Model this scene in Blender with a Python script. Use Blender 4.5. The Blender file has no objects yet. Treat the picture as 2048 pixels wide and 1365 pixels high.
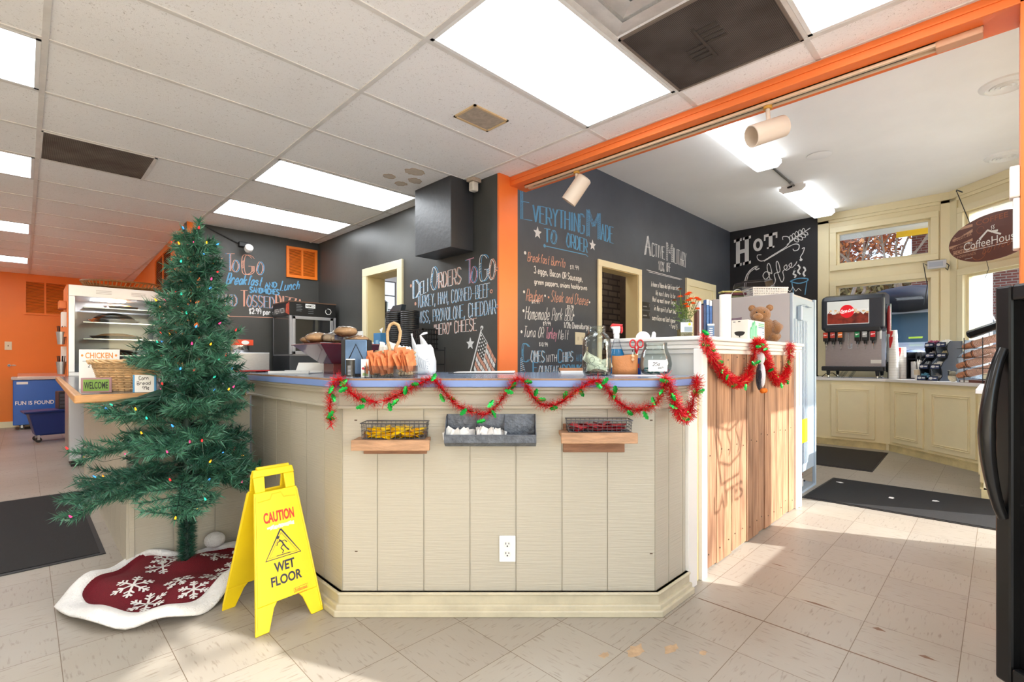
import bpy, math, random
from mathutils import Matrix, Vector

# ---------------------------------------------------------------- camera, sky, sun, exposure
S = math.sqrt(0.5)
scn = bpy.context.scene
C = scn.collection

cam_data = bpy.data.cameras.new('camera')
cam_data.sensor_width = 36.0
cam_data.lens = 17.17
cam_data.shift_y = 0.0188
cam_data.clip_start = 0.02
cam_data.clip_end = 300
camera = bpy.data.objects.new('camera', cam_data)
C.objects.link(camera)
camera.location = (0.0, 0.0, 1.115)
camera.rotation_euler = (math.radians(90), 0.0, math.radians(-45))
scn.camera = camera

world = bpy.data.worlds.new('world')
scn.world = world
world.use_nodes = True
wn = world.node_tree
wn.nodes.clear()
w_out = wn.nodes.new('ShaderNodeOutputWorld')
w_bg = wn.nodes.new('ShaderNodeBackground')
w_sky = wn.nodes.new('ShaderNodeTexSky')
w_sky.sky_type = 'NISHITA'
w_sky.sun_disc = False
w_sky.sun_elevation = math.radians(27.4)
w_sky.sun_rotation = math.radians(155)
w_bg.inputs['Strength'].default_value = 0.85
wn.links.new(w_sky.outputs[0], w_bg.inputs[0])
wn.links.new(w_bg.outputs[0], w_out.inputs[0])

sun_data = bpy.data.lights.new('sun', 'SUN')
sun_data.energy = 8.5
sun_data.angle = math.radians(0.55)
sun_data.color = (1.0, 0.97, 0.92)
sun = bpy.data.objects.new('sun', sun_data)
C.objects.link(sun)
SUN_DIR = Vector((-0.37, 0.81, -0.46)).normalized()          # the way the sunlight travels
sun.rotation_euler = SUN_DIR.to_track_quat('-Z', 'Y').to_euler()
sun.location = (3, -8, 8)

vs = scn.view_settings
vs.view_transform = 'Standard'
vs.look = 'None'
vs.exposure = 0.12
vs.gamma = 1.0
vs.use_curve_mapping = False
scn.cycles.max_bounces = 9
scn.cycles.diffuse_bounces = 5
scn.cycles.transparent_max_bounces = 24
scn.cycles.caustics_reflective = False
scn.cycles.caustics_refractive = False
PANEL = 10.0          # emission of the ceiling light panels

rnd = random.Random(7)
PI = math.pi

# ---------------------------------------------------------------- materials
def lin(c):
    return tuple(((x / 255) / 12.92) if x <= 10 else (((x / 255) + 0.055) / 1.055) ** 2.4 for x in c)

MATS = {}
def mat(name, col, rough=0.5, metal=0.0, noise=None, bump=None, spec=0.5, emit=0.0, island=0.0, coat=0.0, stretch=(1, 1, 1), sheen=0.0, trans=0.0):
    """Principled material; noise=(scale, amount), bump=(scale, strength), island = tone change from piece to piece."""
    if name in MATS:
        return MATS[name]
    m = bpy.data.materials.new(name)
    m.use_nodes = True
    t = m.node_tree
    b = t.nodes['Principled BSDF']
    c = lin(col) + (1,)
    b.inputs['Base Color'].default_value = c
    b.inputs['Roughness'].default_value = rough
    b.inputs['Metallic'].default_value = metal
    b.inputs['Specular IOR Level'].default_value = spec
    if coat: b.inputs['Coat Weight'].default_value = coat
    if sheen: b.inputs['Sheen Weight'].default_value = sheen
    if trans: b.inputs['Transmission Weight'].default_value = trans
    if emit:
        b.inputs['Emission Color'].default_value = c
        b.inputs['Emission Strength'].default_value = emit
    tc = mp = None
    if noise or bump:
        tc = t.nodes.new('ShaderNodeTexCoord')
        mp = t.nodes.new('ShaderNodeMapping')
        mp.inputs['Scale'].default_value = stretch
        t.links.new(tc.outputs['Object'], mp.inputs['Vector'])
    src = None
    if noise:
        n = t.nodes.new('ShaderNodeTexNoise')
        n.inputs['Scale'].default_value = noise[0]
        n.inputs['Detail'].default_value = 6
        n.inputs['Roughness'].default_value = 0.62
        t.links.new(mp.outputs[0], n.inputs['Vector'])
        r = t.nodes.new('ShaderNodeValToRGB')
        a = noise[1]
        r.color_ramp.elements[0].position = 0.3
        r.color_ramp.elements[1].position = 0.7
        r.color_ramp.elements[0].color = tuple(max(0, x * (1 - a)) for x in c[:3]) + (1,)
        r.color_ramp.elements[1].color = tuple(min(1, x * (1 + a)) for x in c[:3]) + (1,)
        t.links.new(n.outputs['Fac'], r.inputs['Fac'])
        src = r.outputs['Color']
    if island:
        g = t.nodes.new('ShaderNodeNewGeometry')
        mr = t.nodes.new('ShaderNodeMapRange')
        mr.inputs['To Min'].default_value = 1 - island
        mr.inputs['To Max'].default_value = 1 + island
        t.links.new(g.outputs['Random Per Island'], mr.inputs['Value'])
        h = t.nodes.new('ShaderNodeHueSaturation')
        if src: t.links.new(src, h.inputs['Color'])
        else: h.inputs['Color'].default_value = c
        t.links.new(mr.outputs[0], h.inputs['Value'])
        src = h.outputs['Color']
    if src:
        t.links.new(src, b.inputs['Base Color'])
    if bump:
        n2 = t.nodes.new('ShaderNodeTexNoise')
        n2.inputs['Scale'].default_value = bump[0]
        n2.inputs['Detail'].default_value = 4
        t.links.new(mp.outputs[0], n2.inputs['Vector'])
        bp = t.nodes.new('ShaderNodeBump')
        bp.inputs['Strength'].default_value = bump[1]
        bp.inputs['Distance'].default_value = 0.01
        t.links.new(n2.outputs['Fac'], bp.inputs['Height'])
        t.links.new(bp.outputs[0], b.inputs['Normal'])
    MATS[name] = m
    return m

def glass(name, tint=(255, 255, 255), refl=0.6, rough=0.02):
    """Clear thin glass: what lies behind shows, the surface reflects by fresnel."""
    if name in MATS: return MATS[name]
    m = bpy.data.materials.new(name); m.use_nodes = True
    t = m.node_tree; t.nodes.clear()
    o = t.nodes.new('ShaderNodeOutputMaterial'); mx = t.nodes.new('ShaderNodeMixShader')
    tr = t.nodes.new('ShaderNodeBsdfTransparent'); tr.inputs[0].default_value = lin(tint) + (1,)
    gl = t.nodes.new('ShaderNodeBsdfGlossy'); gl.inputs['Roughness'].default_value = rough
    lw = t.nodes.new('ShaderNodeLayerWeight'); lw.inputs['Blend'].default_value = 0.25
    mu = t.nodes.new('ShaderNodeMath'); mu.operation = 'MULTIPLY'; mu.inputs[1].default_value = refl
    t.links.new(lw.outputs['Fresnel'], mu.inputs[0]); t.links.new(mu.outputs[0], mx.inputs[0])
    t.links.new(tr.outputs[0], mx.inputs[1]); t.links.new(gl.outputs[0], mx.inputs[2]); t.links.new(mx.outputs[0], o.inputs[0])
    MATS[name] = m
    return m

def lamp_mat(name, col, strength):
    m = bpy.data.materials.new(name); m.use_nodes = True
    t = m.node_tree; t.nodes.clear()
    o = t.nodes.new('ShaderNodeOutputMaterial'); e = t.nodes.new('ShaderNodeEmission')
    e.inputs[0].default_value = lin(col) + (1,); e.inputs[1].default_value = strength
    t.links.new(e.outputs[0], o.inputs[0])
    MATS[name] = m
    return m

# ---------------------------------------------------------------- mesh builder
class MB:
    def __init__(self): self.v = []; self.f = []; self.mi = []; self.k = 0
    def add(self, vs, fs):
        n = len(self.v); self.v += [tuple(p) for p in vs]
        self.f += [tuple(i + n for i in f) for f in fs]; self.mi += [self.k] * len(fs)
        return self
    def box(self, x0, y0, z0, x1, y1, z1):
        x0, x1 = sorted((x0, x1)); y0, y1 = sorted((y0, y1)); z0, z1 = sorted((z0, z1))
        return self.add([(x0, y0, z0), (x1, y0, z0), (x1, y1, z0), (x0, y1, z0), (x0, y0, z1), (x1, y0, z1), (x1, y1, z1), (x0, y1, z1)],
                        [(3, 2, 1, 0), (4, 5, 6, 7), (0, 1, 5, 4), (1, 2, 6, 5), (2, 3, 7, 6), (3, 0, 4, 7)])
    def obox(self, T, sx, sy, sz):
        """box of full size sx, sy, sz centred on the matrix T"""
        b = MB().box(-sx / 2, -sy / 2, -sz / 2, sx / 2, sy / 2, sz / 2)
        return self.add([T @ Vector(p) for p in b.v], b.f)
    def hexa(self, bot, top):
        return self.add(list(bot) + list(top), [(3, 2, 1, 0), (4, 5, 6, 7), (0, 1, 5, 4), (1, 2, 6, 5), (2, 3, 7, 6), (3, 0, 4, 7)])
    def prism(self, poly, z0, z1):
        ar = sum(poly[i][0] * poly[(i + 1) % len(poly)][1] - poly[(i + 1) % len(poly)][0] * poly[i][1] for i in range(len(poly)))
        if ar < 0: poly = poly[::-1]
        n = len(poly)
        return self.add([(x, y, z0) for x, y in poly] + [(x, y, z1) for x, y in poly],
                        [tuple(range(n - 1, -1, -1)), tuple(range(n, 2 * n))] + [(i, (i + 1) % n, n + (i + 1) % n, n + i) for i in range(n)])
    def ext(self, poly, o, u, w, d):
        """polygon in the (u, w) plane at o, extruded along u x w by d"""
        u = Vector(u); w = Vector(w); o = Vector(o); nn = u.cross(w) * d
        ar = sum(poly[i][0] * poly[(i + 1) % len(poly)][1] - poly[(i + 1) % len(poly)][0] * poly[i][1] for i in range(len(poly)))
        if (ar < 0) != (d < 0): poly = poly[::-1]
        n = len(poly)
        A = [o + u * x + w * y for x, y in poly]
        return self.add(A + [p + nn for p in A], [tuple(range(n - 1, -1, -1)), tuple(range(n, 2 * n))] + [(i, (i + 1) % n, n + (i + 1) % n, n + i) for i in range(n)])
    def quad(self, *p): return self.add(p, [tuple(range(len(p)))])
    def tube(self, pts, r, n=8, closed=False, flat=1.0):
        pts = [Vector(p) for p in pts]; m = len(pts)
        rr = r if isinstance(r, (list, tuple)) else [r] * m
        vs = []; up = None
        for i, p in enumerate(pts):
            a = pts[i - 1] if (i or closed) else pts[i]; b = pts[(i + 1) % m] if (i < m - 1 or closed) else pts[i]
            d = (b - a).normalized() if (b - a).length > 1e-9 else Vector((0, 0, 1))
            if up is None: up = d.orthogonal().normalized()
            up = (up - d * up.dot(d))
            up = up.normalized() if up.length > 1e-6 else d.orthogonal().normalized()
            sd = d.cross(up)
            vs += [p + (up * math.cos(2 * PI * k / n) * flat + sd * math.sin(2 * PI * k / n)) * rr[i] for k in range(n)]
        fs = []
        for i in range(m if closed else m - 1):
            j = (i + 1) % m
            fs += [(i * n + k, i * n + (k + 1) % n, j * n + (k + 1) % n, j * n + k) for k in range(n)]
        if not closed: fs += [tuple(range(n - 1, -1, -1)), tuple((m - 1) * n + k for k in range(n))]
        return self.add(vs, fs)
    def lathe(self, prof, n=24, c=(0, 0, 0), T=None, sx=1.0, sy=1.0):
        """profile of (r, z) pairs turned about z"""
        vs = []; m = len(prof)
        for r, z in prof:
            vs += [Vector((c[0] + r * sx * math.cos(2 * PI * k / n), c[1] + r * sy * math.sin(2 * PI * k / n), c[2] + z)) for k in range(n)]
        if T is not None: vs = [T @ v for v in vs]
        fs = [(i * n + k, i * n + (k + 1) % n, (i + 1) * n + (k + 1) % n, (i + 1) * n + k) for i in range(m - 1) for k in range(n)]
        if prof[0][0] > 1e-6: fs.append(tuple(range(n - 1, -1, -1)))
        if prof[-1][0] > 1e-6: fs.append(tuple((m - 1) * n + k for k in range(n)))
        return self.add(vs, fs)
    def cyl(self, c, r, h, n=20, r2=None):
        return self.lathe([(r, 0), (r if r2 is None else r2, h)], n, c)
    def ball(self, c, r, n=14, m=8, T=None):
        rx, ry, rz = r if isinstance(r, (tuple, list)) else (r, r, r)
        vs = [Vector((0, 0, -rz))]
        for i in range(1, m):
            a = -PI / 2 + PI * i / m
            vs += [Vector((rx * math.cos(a) * math.cos(2 * PI * k / n), ry * math.cos(a) * math.sin(2 * PI * k / n), rz * math.sin(a))) for k in range(n)]
        vs.append(Vector((0, 0, rz)))
        fs = [(0, 1 + (k + 1) % n, 1 + k) for k in range(n)]
        for i in range(m - 2):
            fs += [(1 + i * n + k, 1 + i * n + (k + 1) % n, 1 + (i + 1) * n + (k + 1) % n, 1 + (i + 1) * n + k) for k in range(n)]
        L = len(vs) - 1
        fs += [(L, 1 + (m - 2) * n + k, 1 + (m - 2) * n + (k + 1) % n) for k in range(n)]
        cc = Vector(c)
        vs = [(T @ v if T is not None else v) + cc for v in vs]
        return self.add(vs, fs)
    def xf(self, T):
        self.v = [tuple(T @ Vector(p)) for p in self.v]; return self
    def build(self, name, mats, parent=None, smooth=False, bevel=0.0, seg=2, sub=0, solid=0.0):
        me = bpy.data.meshes.new(name)
        me.from_pydata(self.v, [], self.f)
        for m in (mats if isinstance(mats, (list, tuple)) else [mats]): me.materials.append(m)
        if any(self.mi): me.polygons.foreach_set('material_index', self.mi)
        if smooth:
            me.polygons.foreach_set('use_smooth', [True] * len(me.polygons))
            if smooth != 'all': me.set_sharp_from_angle(angle=math.radians(38))
        me.update()
        o = bpy.data.objects.new(name, me)
        C.objects.link(o)
        if parent is not None: o.parent = parent
        if solid:
            q = o.modifiers.new('solid', 'SOLIDIFY'); q.thickness = solid; q.offset = 0
        if bevel:
            q = o.modifiers.new('bevel', 'BEVEL'); q.width = bevel; q.segments = seg; q.limit_method = 'ANGLE'; q.angle_limit = math.radians(40)
            q.harden_normals = False
        if sub:
            q = o.modifiers.new('subsurf', 'SUBSURF'); q.levels = sub; q.render_levels = sub
        return o

def tag(o, label=None, cat=None, group=None, kind=None):
    if label: o['label'] = label
    if cat: o['category'] = cat
    if group: o['group'] = group
    if kind: o['kind'] = kind
    return o

def thing(name, label, cat, loc=(0, 0, 0), rotz=0.0, group=None):
    o = bpy.data.objects.new(name, None); C.objects.link(o)
    o.empty_display_size = 0.05
    o.location = loc; o.rotation_euler = (0, 0, rotz)
    return tag(o, label, cat, group)

def copy_tree(o, parent=None, loc=None, rot=None, label=None, group=None):
    c = o.copy(); C.objects.link(c)
    if parent is not None: c.parent = parent
    if loc is not None: c.location = loc
    if rot is not None: c.rotation_euler = rot
    if label: c['label'] = label
    if group: c['group'] = group
    for ch in list(o.children): copy_tree(ch, c)
    return c

VIEW = -PI / 4            # turn of a thing that stands square to the counter's front
def fr(X, Y, z=0.0):
    """point given square to the counter's front: X along it, Y away from the shop window"""
    return (S * (X + Y), S * (Y - X), z)

# ---------------------------------------------------------------- lettering
def txt(s, name, m, parent, o, u, w, W=None, H=None, bold=0.0, shear=0.0, th=0.0006, off=0.0006, spacing=1.0, bend=None):
    """printed lettering as a mesh: lower left corner at o, running along u, upright along w, fitted to W x H"""
    cu = bpy.data.curves.new(name, 'FONT'); cu.body = s; cu.size = 1.0; cu.offset = bold; cu.shear = shear; cu.space_character = spacing
    cu.resolution_u = 4
    tmp = bpy.data.objects.new('tmp', cu); C.objects.link(tmp)
    dg = bpy.context.evaluated_depsgraph_get(); dg.update()
    me = bpy.data.meshes.new_from_object(tmp.evaluated_get(dg))
    bpy.data.objects.remove(tmp); bpy.data.curves.remove(cu)
    xs = [v.co.x for v in me.vertices]; ys = [v.co.y for v in me.vertices]
    x0, x1, y0, y1 = min(xs), max(xs), min(ys), max(ys)
    kx = W / (x1 - x0) if W else (H / (y1 - y0)); ky = H / (y1 - y0) if H else kx
    u = Vector(u).normalized(); w = Vector(w).normalized(); n = u.cross(w)
    o = Vector(o)
    for v in me.vertices:
        a, b = (v.co.x - x0) * kx, (v.co.y - y0) * ky
        v.co = o + u * a + w * b + n * off if bend is None else bend(a, b)
    me.name = name
    me.materials.clear(); me.materials.append(m)
    ob = bpy.data.objects.new(name, me); C.objects.link(ob)
    if parent is not None: ob.parent = parent
    return ob

GLYPH = {
'A':"02 39 62|15 55",'B':"02 09 49 58 56 45 05|45 64 63 52 02",'C':"~68 49 19 07 04 12 42 63",'D':"02 09 39 67 64 32 02",'E':"69 09 02 62|06 46",
'F':"69 09 02|06 46",'G':"~68 49 19 07 04 12 42 63|63 65 45",'H':"09 02|69 62|06 66",'I':"39 32",'J':"~59 53 42 22 13",'K':"09 02|69 05|25 62",'L':"09 02 62",
'M':"02 09 35 69 62",'N':"02 09 62 69",'O':"~39 17 04 22 42 64 67 39",'P':"02 09 49 67 65 45 05",'Q':"~39 17 04 22 42 64 67 39|44 72",'R':"02 09 49 67 65 45 05|35 62",
'S':"~68 49 19 07 16 45 64 53 32 12 03",'T':"09 69|39 32",'U':"~09 04 22 42 64 69",'V':"09 32 69",'W':"09 12 36 52 69",'X':"09 62|02 69",'Y':"09 36 69|36 32",'Z':"09 69 02 62",
'a':"~56 26 04 22 43 55|56 53 62",'b':"09 02|~05 26 46 64 42 12 03",'c':"~55 36 16 04 13 22 52",'d':"~54 36 16 04 12 32 54|59 52",'e':"~04 54 46 26 04 12 32 53",
'f':"~58 49 38 32|16 56",'g':"~55 36 16 04 12 32 54|~56 51 30 10",'h':"09 02|~04 26 46 54 52",'i':"36 32|38 39",'j':"~46 41 20|48 49",'k':"09 02|56 04|24 52",'l':"~39 33 42",
'm':"06 02|~05 16 26 34 32|~35 46 56 64 62",'n':"06 02|~04 26 46 54 52",'o':"~26 04 12 42 54 46 26",'p':"06 00|~05 26 46 54 42 12 03",'q':"~54 36 16 04 12 32 54|56 50",
'r':"06 02|~04 26 46 55",'s':"~55 36 16 05 44 53 32 03",'t':"~39 33 42 52|16 56",'u':"~06 03 12 32 53|56 52",'v':"06 32 56",'w':"06 12 35 52 66",'x':"06 52|02 56",'y':"06 32|56 20",
'z':"06 56 02 52",'0':"~39 17 04 22 42 64 67 39",'1':"17 39 32",'2':"~07 19 49 67 55 02|02 62",'3':"~08 29 49 57 36|~36 55 63 42 12 03",'4':"49 04 64|49 42",'5':"59 09 06|~06 36 55 63 42 12 03",
'6':"~58 29 06 03 22 42 54 45 25 04",'7':"09 69 22",'8':"~36 18 29 49 58 36 04 12 42 64 36",'9':"~65 46 16 07 19 49 67 65 52",'$':"~57 38 17 25 44 53 32 13|39 31",
'%':"02 69|~19 07 27 19|~54 42 62 54",'.':"32 33",',':"33 21",'-':"15 55",'/':"02 69","'":"39 37",'"':"29 27|49 47",'c/':"~55 36 16 04 13 22 52|47 31",'*':"34 35 45 44 34",' ':""}
GLYPH['\u00a2'] = GLYPH['c/']
NARROW = {'I': 0.45, 'i': 0.45, 'l': 0.5, '.': 0.4, ',': 0.4, "'": 0.4, '1': 0.6, '*': 0.6, '"': 0.6, ' ': 0.55, 'f': 0.8, 't': 0.8, 'r': 0.85, 'j': 0.7}

def smooth_pts(p, n=5):
    if len(p) < 3: return p
    out = []
    for i in range(len(p) - 1):
        p0 = p[max(i - 1, 0)]; p1 = p[i]; p2 = p[i + 1]; p3 = p[min(i + 2, len(p) - 1)]
        if p[0] == p[-1]:
            p0 = p[i - 1] if i else p[-2]; p3 = p[i + 2] if i + 2 < len(p) else p[1]
        for k in range(n):
            t = k / n
            out.append(tuple(0.5 * ((2 * p1[j]) + (-p0[j] + p2[j]) * t + (2 * p0[j] - 5 * p1[j] + 4 * p2[j] - p3[j]) * t * t + (-p0[j] + 3 * p1[j] - 3 * p2[j] + p3[j]) * t ** 3) for j in (0, 1)))
    out.append(p[-1])
    return out

def ribbon(mb, pts, t, F, off=0.0):
    """a chalk or pen line of width t through 2-D points; F maps (x, y, lift) to space"""
    n = len(pts)
    if n < 2: return
    L = []; R = []
    for i in range(n):
        a = pts[max(i - 1, 0)]; b = pts[min(i + 1, n - 1)]
        dx, dy = b[0] - a[0], b[1] - a[1]; l = math.hypot(dx, dy) or 1
        q = t * 0.5 * (0.8 + 0.4 * rnd.random())
        L.append((pts[i][0] - dy / l * q, pts[i][1] + dx / l * q)); R.append((pts[i][0] + dy / l * q, pts[i][1] - dx / l * q))
    vs = [F(x, y, off) for x, y in L] + [F(x, y, off) for x, y in R]
    mb.add(vs, [(n + i, n + i + 1, i + 1, i) for i in range(n - 1)])

class Chalk:
    """strokes drawn on one flat face: (p, q) is a spot on it, F(p, q, lift) its place in space"""
    def __init__(self, F, flip=False): self.mb = MB(); self.F = F; self.sg = -1 if flip else 1; self.n = 0
    def line(self, pts, t=0.006, k=0, smooth=False):
        self.mb.k = k; self.n += 1
        ribbon(self.mb, smooth_pts([tuple(p) for p in pts]) if smooth else pts, t, self.F, 0.0012 + 0.0002 * (self.n % 5))
    def write(self, s, p0, p1, h0, h1=None, t=0.006, k=0, slant=0.0, double=0.0, hatch=0, k2=None, jit=0.03):
        """s from baseline spot p0 to p1, capital height h0 (h1 at the end)"""
        h1 = h0 if h1 is None else h1
        ws = [NARROW.get(c, 1.0) for c in s]; tot = sum(ws) + 0.32 * (len(s) - 1); x = 0.0
        def put(gx, gy):                                   # gx in 0..tot, gy in -0.3..1
            q = gx / tot; hh = h0 + (h1 - h0) * q
            return (p0[0] + (p1[0] - p0[0]) * q + self.sg * slant * hh * gy, p0[1] + (p1[1] - p0[1]) * q + hh * gy)
        for c, w in zip(s, ws):
            jy = (rnd.random() - 0.5) * jit
            for st in (GLYPH.get(c, '') or '').split('|'):
                if not st: continue
                sm = st[0] == '~'
                pp = [(int(q[0]) / 6, (int(q[1]) - 2) / 7 + jy) for q in st.strip('~').split()]
                if sm: pp = smooth_pts(pp, 4)
                if w < 0.9: pp = [((a - 0.5) * (1.0 if c in 'Iil1.,\'' else 0.9) + 0.5 * w, b) for a, b in pp]
                for dd, kk in (((-double, k), (double, k if k2 is None else k2)) if double else ((0, k),)):
                    self.line([put(x + a + dd, b) for a, b in pp], t, kk)
                if hatch and double:
                    for i in range(len(pp) - 1):
                        (a0, b0), (a1, b1) = pp[i], pp[i + 1]
                        m = max(1, int(abs(b1 - b0) * hatch))
                        if abs(b1 - b0) < 0.1: continue
                        for j in range(m):
                            f = (j + 0.5) / m
                            self.line([put(x + a0 + (a1 - a0) * f - double, b0 + (b1 - b0) * f - 0.03), put(x + a0 + (a1 - a0) * f + double, b0 + (b1 - b0) * f + 0.03)], t * 0.7, k if k2 is None else (k, k2)[j % 2])
            x += w + 0.32
    def star(self, c, r, k=0, fill=True):
        P = [(c[0] + (r if i % 2 == 0 else r * 0.42) * math.sin(PI * i / 5), c[1] + (r if i % 2 == 0 else r * 0.42) * math.cos(PI * i / 5)) for i in range(10)]
        self.mb.k = k
        if fill:
            vs = [self.F(c[0], c[1], 0.0012)] + [self.F(x, y, 0.0012) for x, y in P]
            self.mb.add(vs, [(0, 1 + (i + 1) % 10, 1 + i) for i in range(10)])
        self.line(P + [P[0]], r * 0.12, k)
    def dot(self, c, r, k=0):
        self.mb.k = k
        self.mb.add([self.F(c[0] + r * math.cos(PI * i / 4), c[1] + r * math.sin(PI * i / 4), 0.0012) for i in range(8)], [tuple(range(8))])
    def build(self, name, mats, parent, label=None):
        o = self.mb.build(name, mats, parent)
        if label: o['label'] = label
        return o

def packets(group, label, cat, name, mesh_obj, spots):
    """lays out copies of one small thing"""
    for i, (loc, rot) in enumerate(spots):
        o = mesh_obj if i == 0 else mesh_obj.copy()
        if i: C.objects.link(o)
        o.location = loc; o.rotation_euler = rot
        tag(o, label, cat, group)

# ---------------------------------------------------------------- surface materials of the shell
def floor_mat():
    m = bpy.data.materials.new('vinyl_floor_tiles'); m.use_nodes = True
    t = m.node_tree; b = t.nodes['Principled BSDF']; L = t.links
    tc = t.nodes.new('ShaderNodeTexCoord'); mp = t.nodes.new('ShaderNodeMapping')
    mp.inputs['Location'].default_value = (-1.317 + 30 * 0.3048, -1.325 + 30 * 0.3048, 0)
    L.new(tc.outputs['Object'], mp.inputs['Vector'])
    br = t.nodes.new('ShaderNodeTexBrick')
    br.offset = 0.0; br.squash = 1.0
    br.inputs['Scale'].default_value = 1.0; br.inputs['Brick Width'].default_value = 0.3048; br.inputs['Row Height'].default_value = 0.3048
    br.inputs['Mortar Size'].default_value = 0.0014; br.inputs['Mortar Smooth'].default_value = 0.2; br.inputs['Bias'].default_value = 0.0
    br.inputs['Color1'].default_value = lin((170, 165, 155)) + (1,); br.inputs['Color2'].default_value = lin((162, 156, 147)) + (1,)
    br.inputs['Mortar'].default_value = lin((112, 98, 82)) + (1,)
    L.new(mp.outputs[0], br.inputs['Vector'])
    # dark flecks that run one way on one tile and crosswise on the next
    ck = t.nodes.new('ShaderNodeTexChecker'); ck.inputs['Scale'].default_value = 1 / 0.3048
    L.new(mp.outputs[0], ck.inputs['Vector'])
    fl = []
    for st in ((14, 90, 1), (90, 14, 1)):
        m2 = t.nodes.new('ShaderNodeMapping'); m2.inputs['Scale'].default_value = st
        L.new(tc.outputs['Object'], m2.inputs['Vector'])
        n = t.nodes.new('ShaderNodeTexNoise'); n.inputs['Scale'].default_value = 1.0; n.inputs['Detail'].default_value = 3
        L.new(m2.outputs[0], n.inputs['Vector']); fl.append(n)
    mx = t.nodes.new('ShaderNodeMix'); mx.data_type = 'FLOAT'
    L.new(ck.outputs['Fac'], mx.inputs[0]); L.new(fl[0].outputs['Fac'], mx.inputs[2]); L.new(fl[1].outputs['Fac'], mx.inputs[3])
    rp = t.nodes.new('ShaderNodeValToRGB')
    rp.color_ramp.elements[0].position = 0.24; rp.color_ramp.elements[0].color = (0.62, 0.57, 0.52, 1)
    rp.color_ramp.elements[1].position = 0.42; rp.color_ramp.elements[1].color = (1, 1, 1, 1)
    L.new(mx.outputs[0], rp.inputs['Fac'])
    dn = t.nodes.new('ShaderNodeTexNoise'); dn.inputs['Scale'].default_value = 0.9; dn.inputs['Detail'].default_value = 8
    L.new(tc.outputs['Object'], dn.inputs['Vector'])
    dr = t.nodes.new('ShaderNodeValToRGB')
    dr.color_ramp.elements[0].position = 0.3; dr.color_ramp.elements[0].color = (0.86, 0.80, 0.74, 1)
    dr.color_ramp.elements[1].position = 0.6; dr.color_ramp.elements[1].color = (1, 1, 1, 1)
    L.new(dn.outputs['Fac'], dr.inputs['Fac'])
    a = t.nodes.new('ShaderNodeMix'); a.data_type = 'RGBA'; a.blend_type = 'MULTIPLY'; a.inputs[0].default_value = 1
    L.new(br.outputs['Color'], a.inputs[6]); L.new(rp.outputs['Color'], a.inputs[7])
    c = t.nodes.new('ShaderNodeMix'); c.data_type = 'RGBA'; c.blend_type = 'MULTIPLY'; c.inputs[0].default_value = 1
    L.new(a.outputs[2], c.inputs[6]); L.new(dr.outputs['Color'], c.inputs[7])
    L.new(c.outputs[2], b.inputs['Base Color'])
    b.inputs['Roughness'].default_value = 0.42; b.inputs['Specular IOR Level'].default_value = 0.35
    return m

def ceiling_mat():
    m = bpy.data.materials.new('fissured_ceiling_tiles'); m.use_nodes = True
    t = m.node_tree; b = t.nodes['Principled BSDF']; L = t.links
    tc = t.nodes.new('ShaderNodeTexCoord')
    v = t.nodes.new('ShaderNodeTexNoise'); v.inputs['Scale'].default_value = 95; v.inputs['Detail'].default_value = 2; v.inputs['Distortion'].default_value = 1.5
    L.new(tc.outputs['Object'], v.inputs['Vector'])
    r = t.nodes.new('ShaderNodeValToRGB')
    r.color_ramp.elements[0].position = 0.27; r.color_ramp.elements[0].color = lin((205, 200, 196)) + (1,)
    r.color_ramp.elements[1].position = 0.38; r.color_ramp.elements[1].color = lin((252, 251, 250)) + (1,)
    L.new(v.outputs['Fac'], r.inputs['Fac'])
    n = t.nodes.new('ShaderNodeTexNoise'); n.inputs['Scale'].default_value = 1.3; n.inputs['Detail'].default_value = 5
    L.new(tc.outputs['Object'], n.inputs['Vector'])
    r2 = t.nodes.new('ShaderNodeValToRGB')
    r2.color_ramp.elements[0].position = 0.25; r2.color_ramp.elements[0].color = (0.95, 0.94, 0.93, 1)
    r2.color_ramp.elements[1].position = 0.55; r2.color_ramp.elements[1].color = (1, 1, 1, 1)
    L.new(n.outputs['Fac'], r2.inputs['Fac'])
    a = t.nodes.new('ShaderNodeMix'); a.data_type = 'RGBA'; a.blend_type = 'MULTIPLY'; a.inputs[0].default_value = 1
    L.new(r.outputs['Color'], a.inputs[6]); L.new(r2.outputs['Color'], a.inputs[7]); L.new(a.outputs[2], b.inputs['Base Color'])
    b.inputs['Roughness'].default_value = 0.9; b.inputs['Specular IOR Level'].default_value = 0.1
    bp = t.nodes.new('ShaderNodeBump'); bp.inputs['Strength'].default_value = 0.35; bp.inputs['Distance'].default_value = 0.004
    L.new(v.outputs['Fac'], bp.inputs['Height']); L.new(bp.outputs[0], b.inputs['Normal'])
    return m

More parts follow.
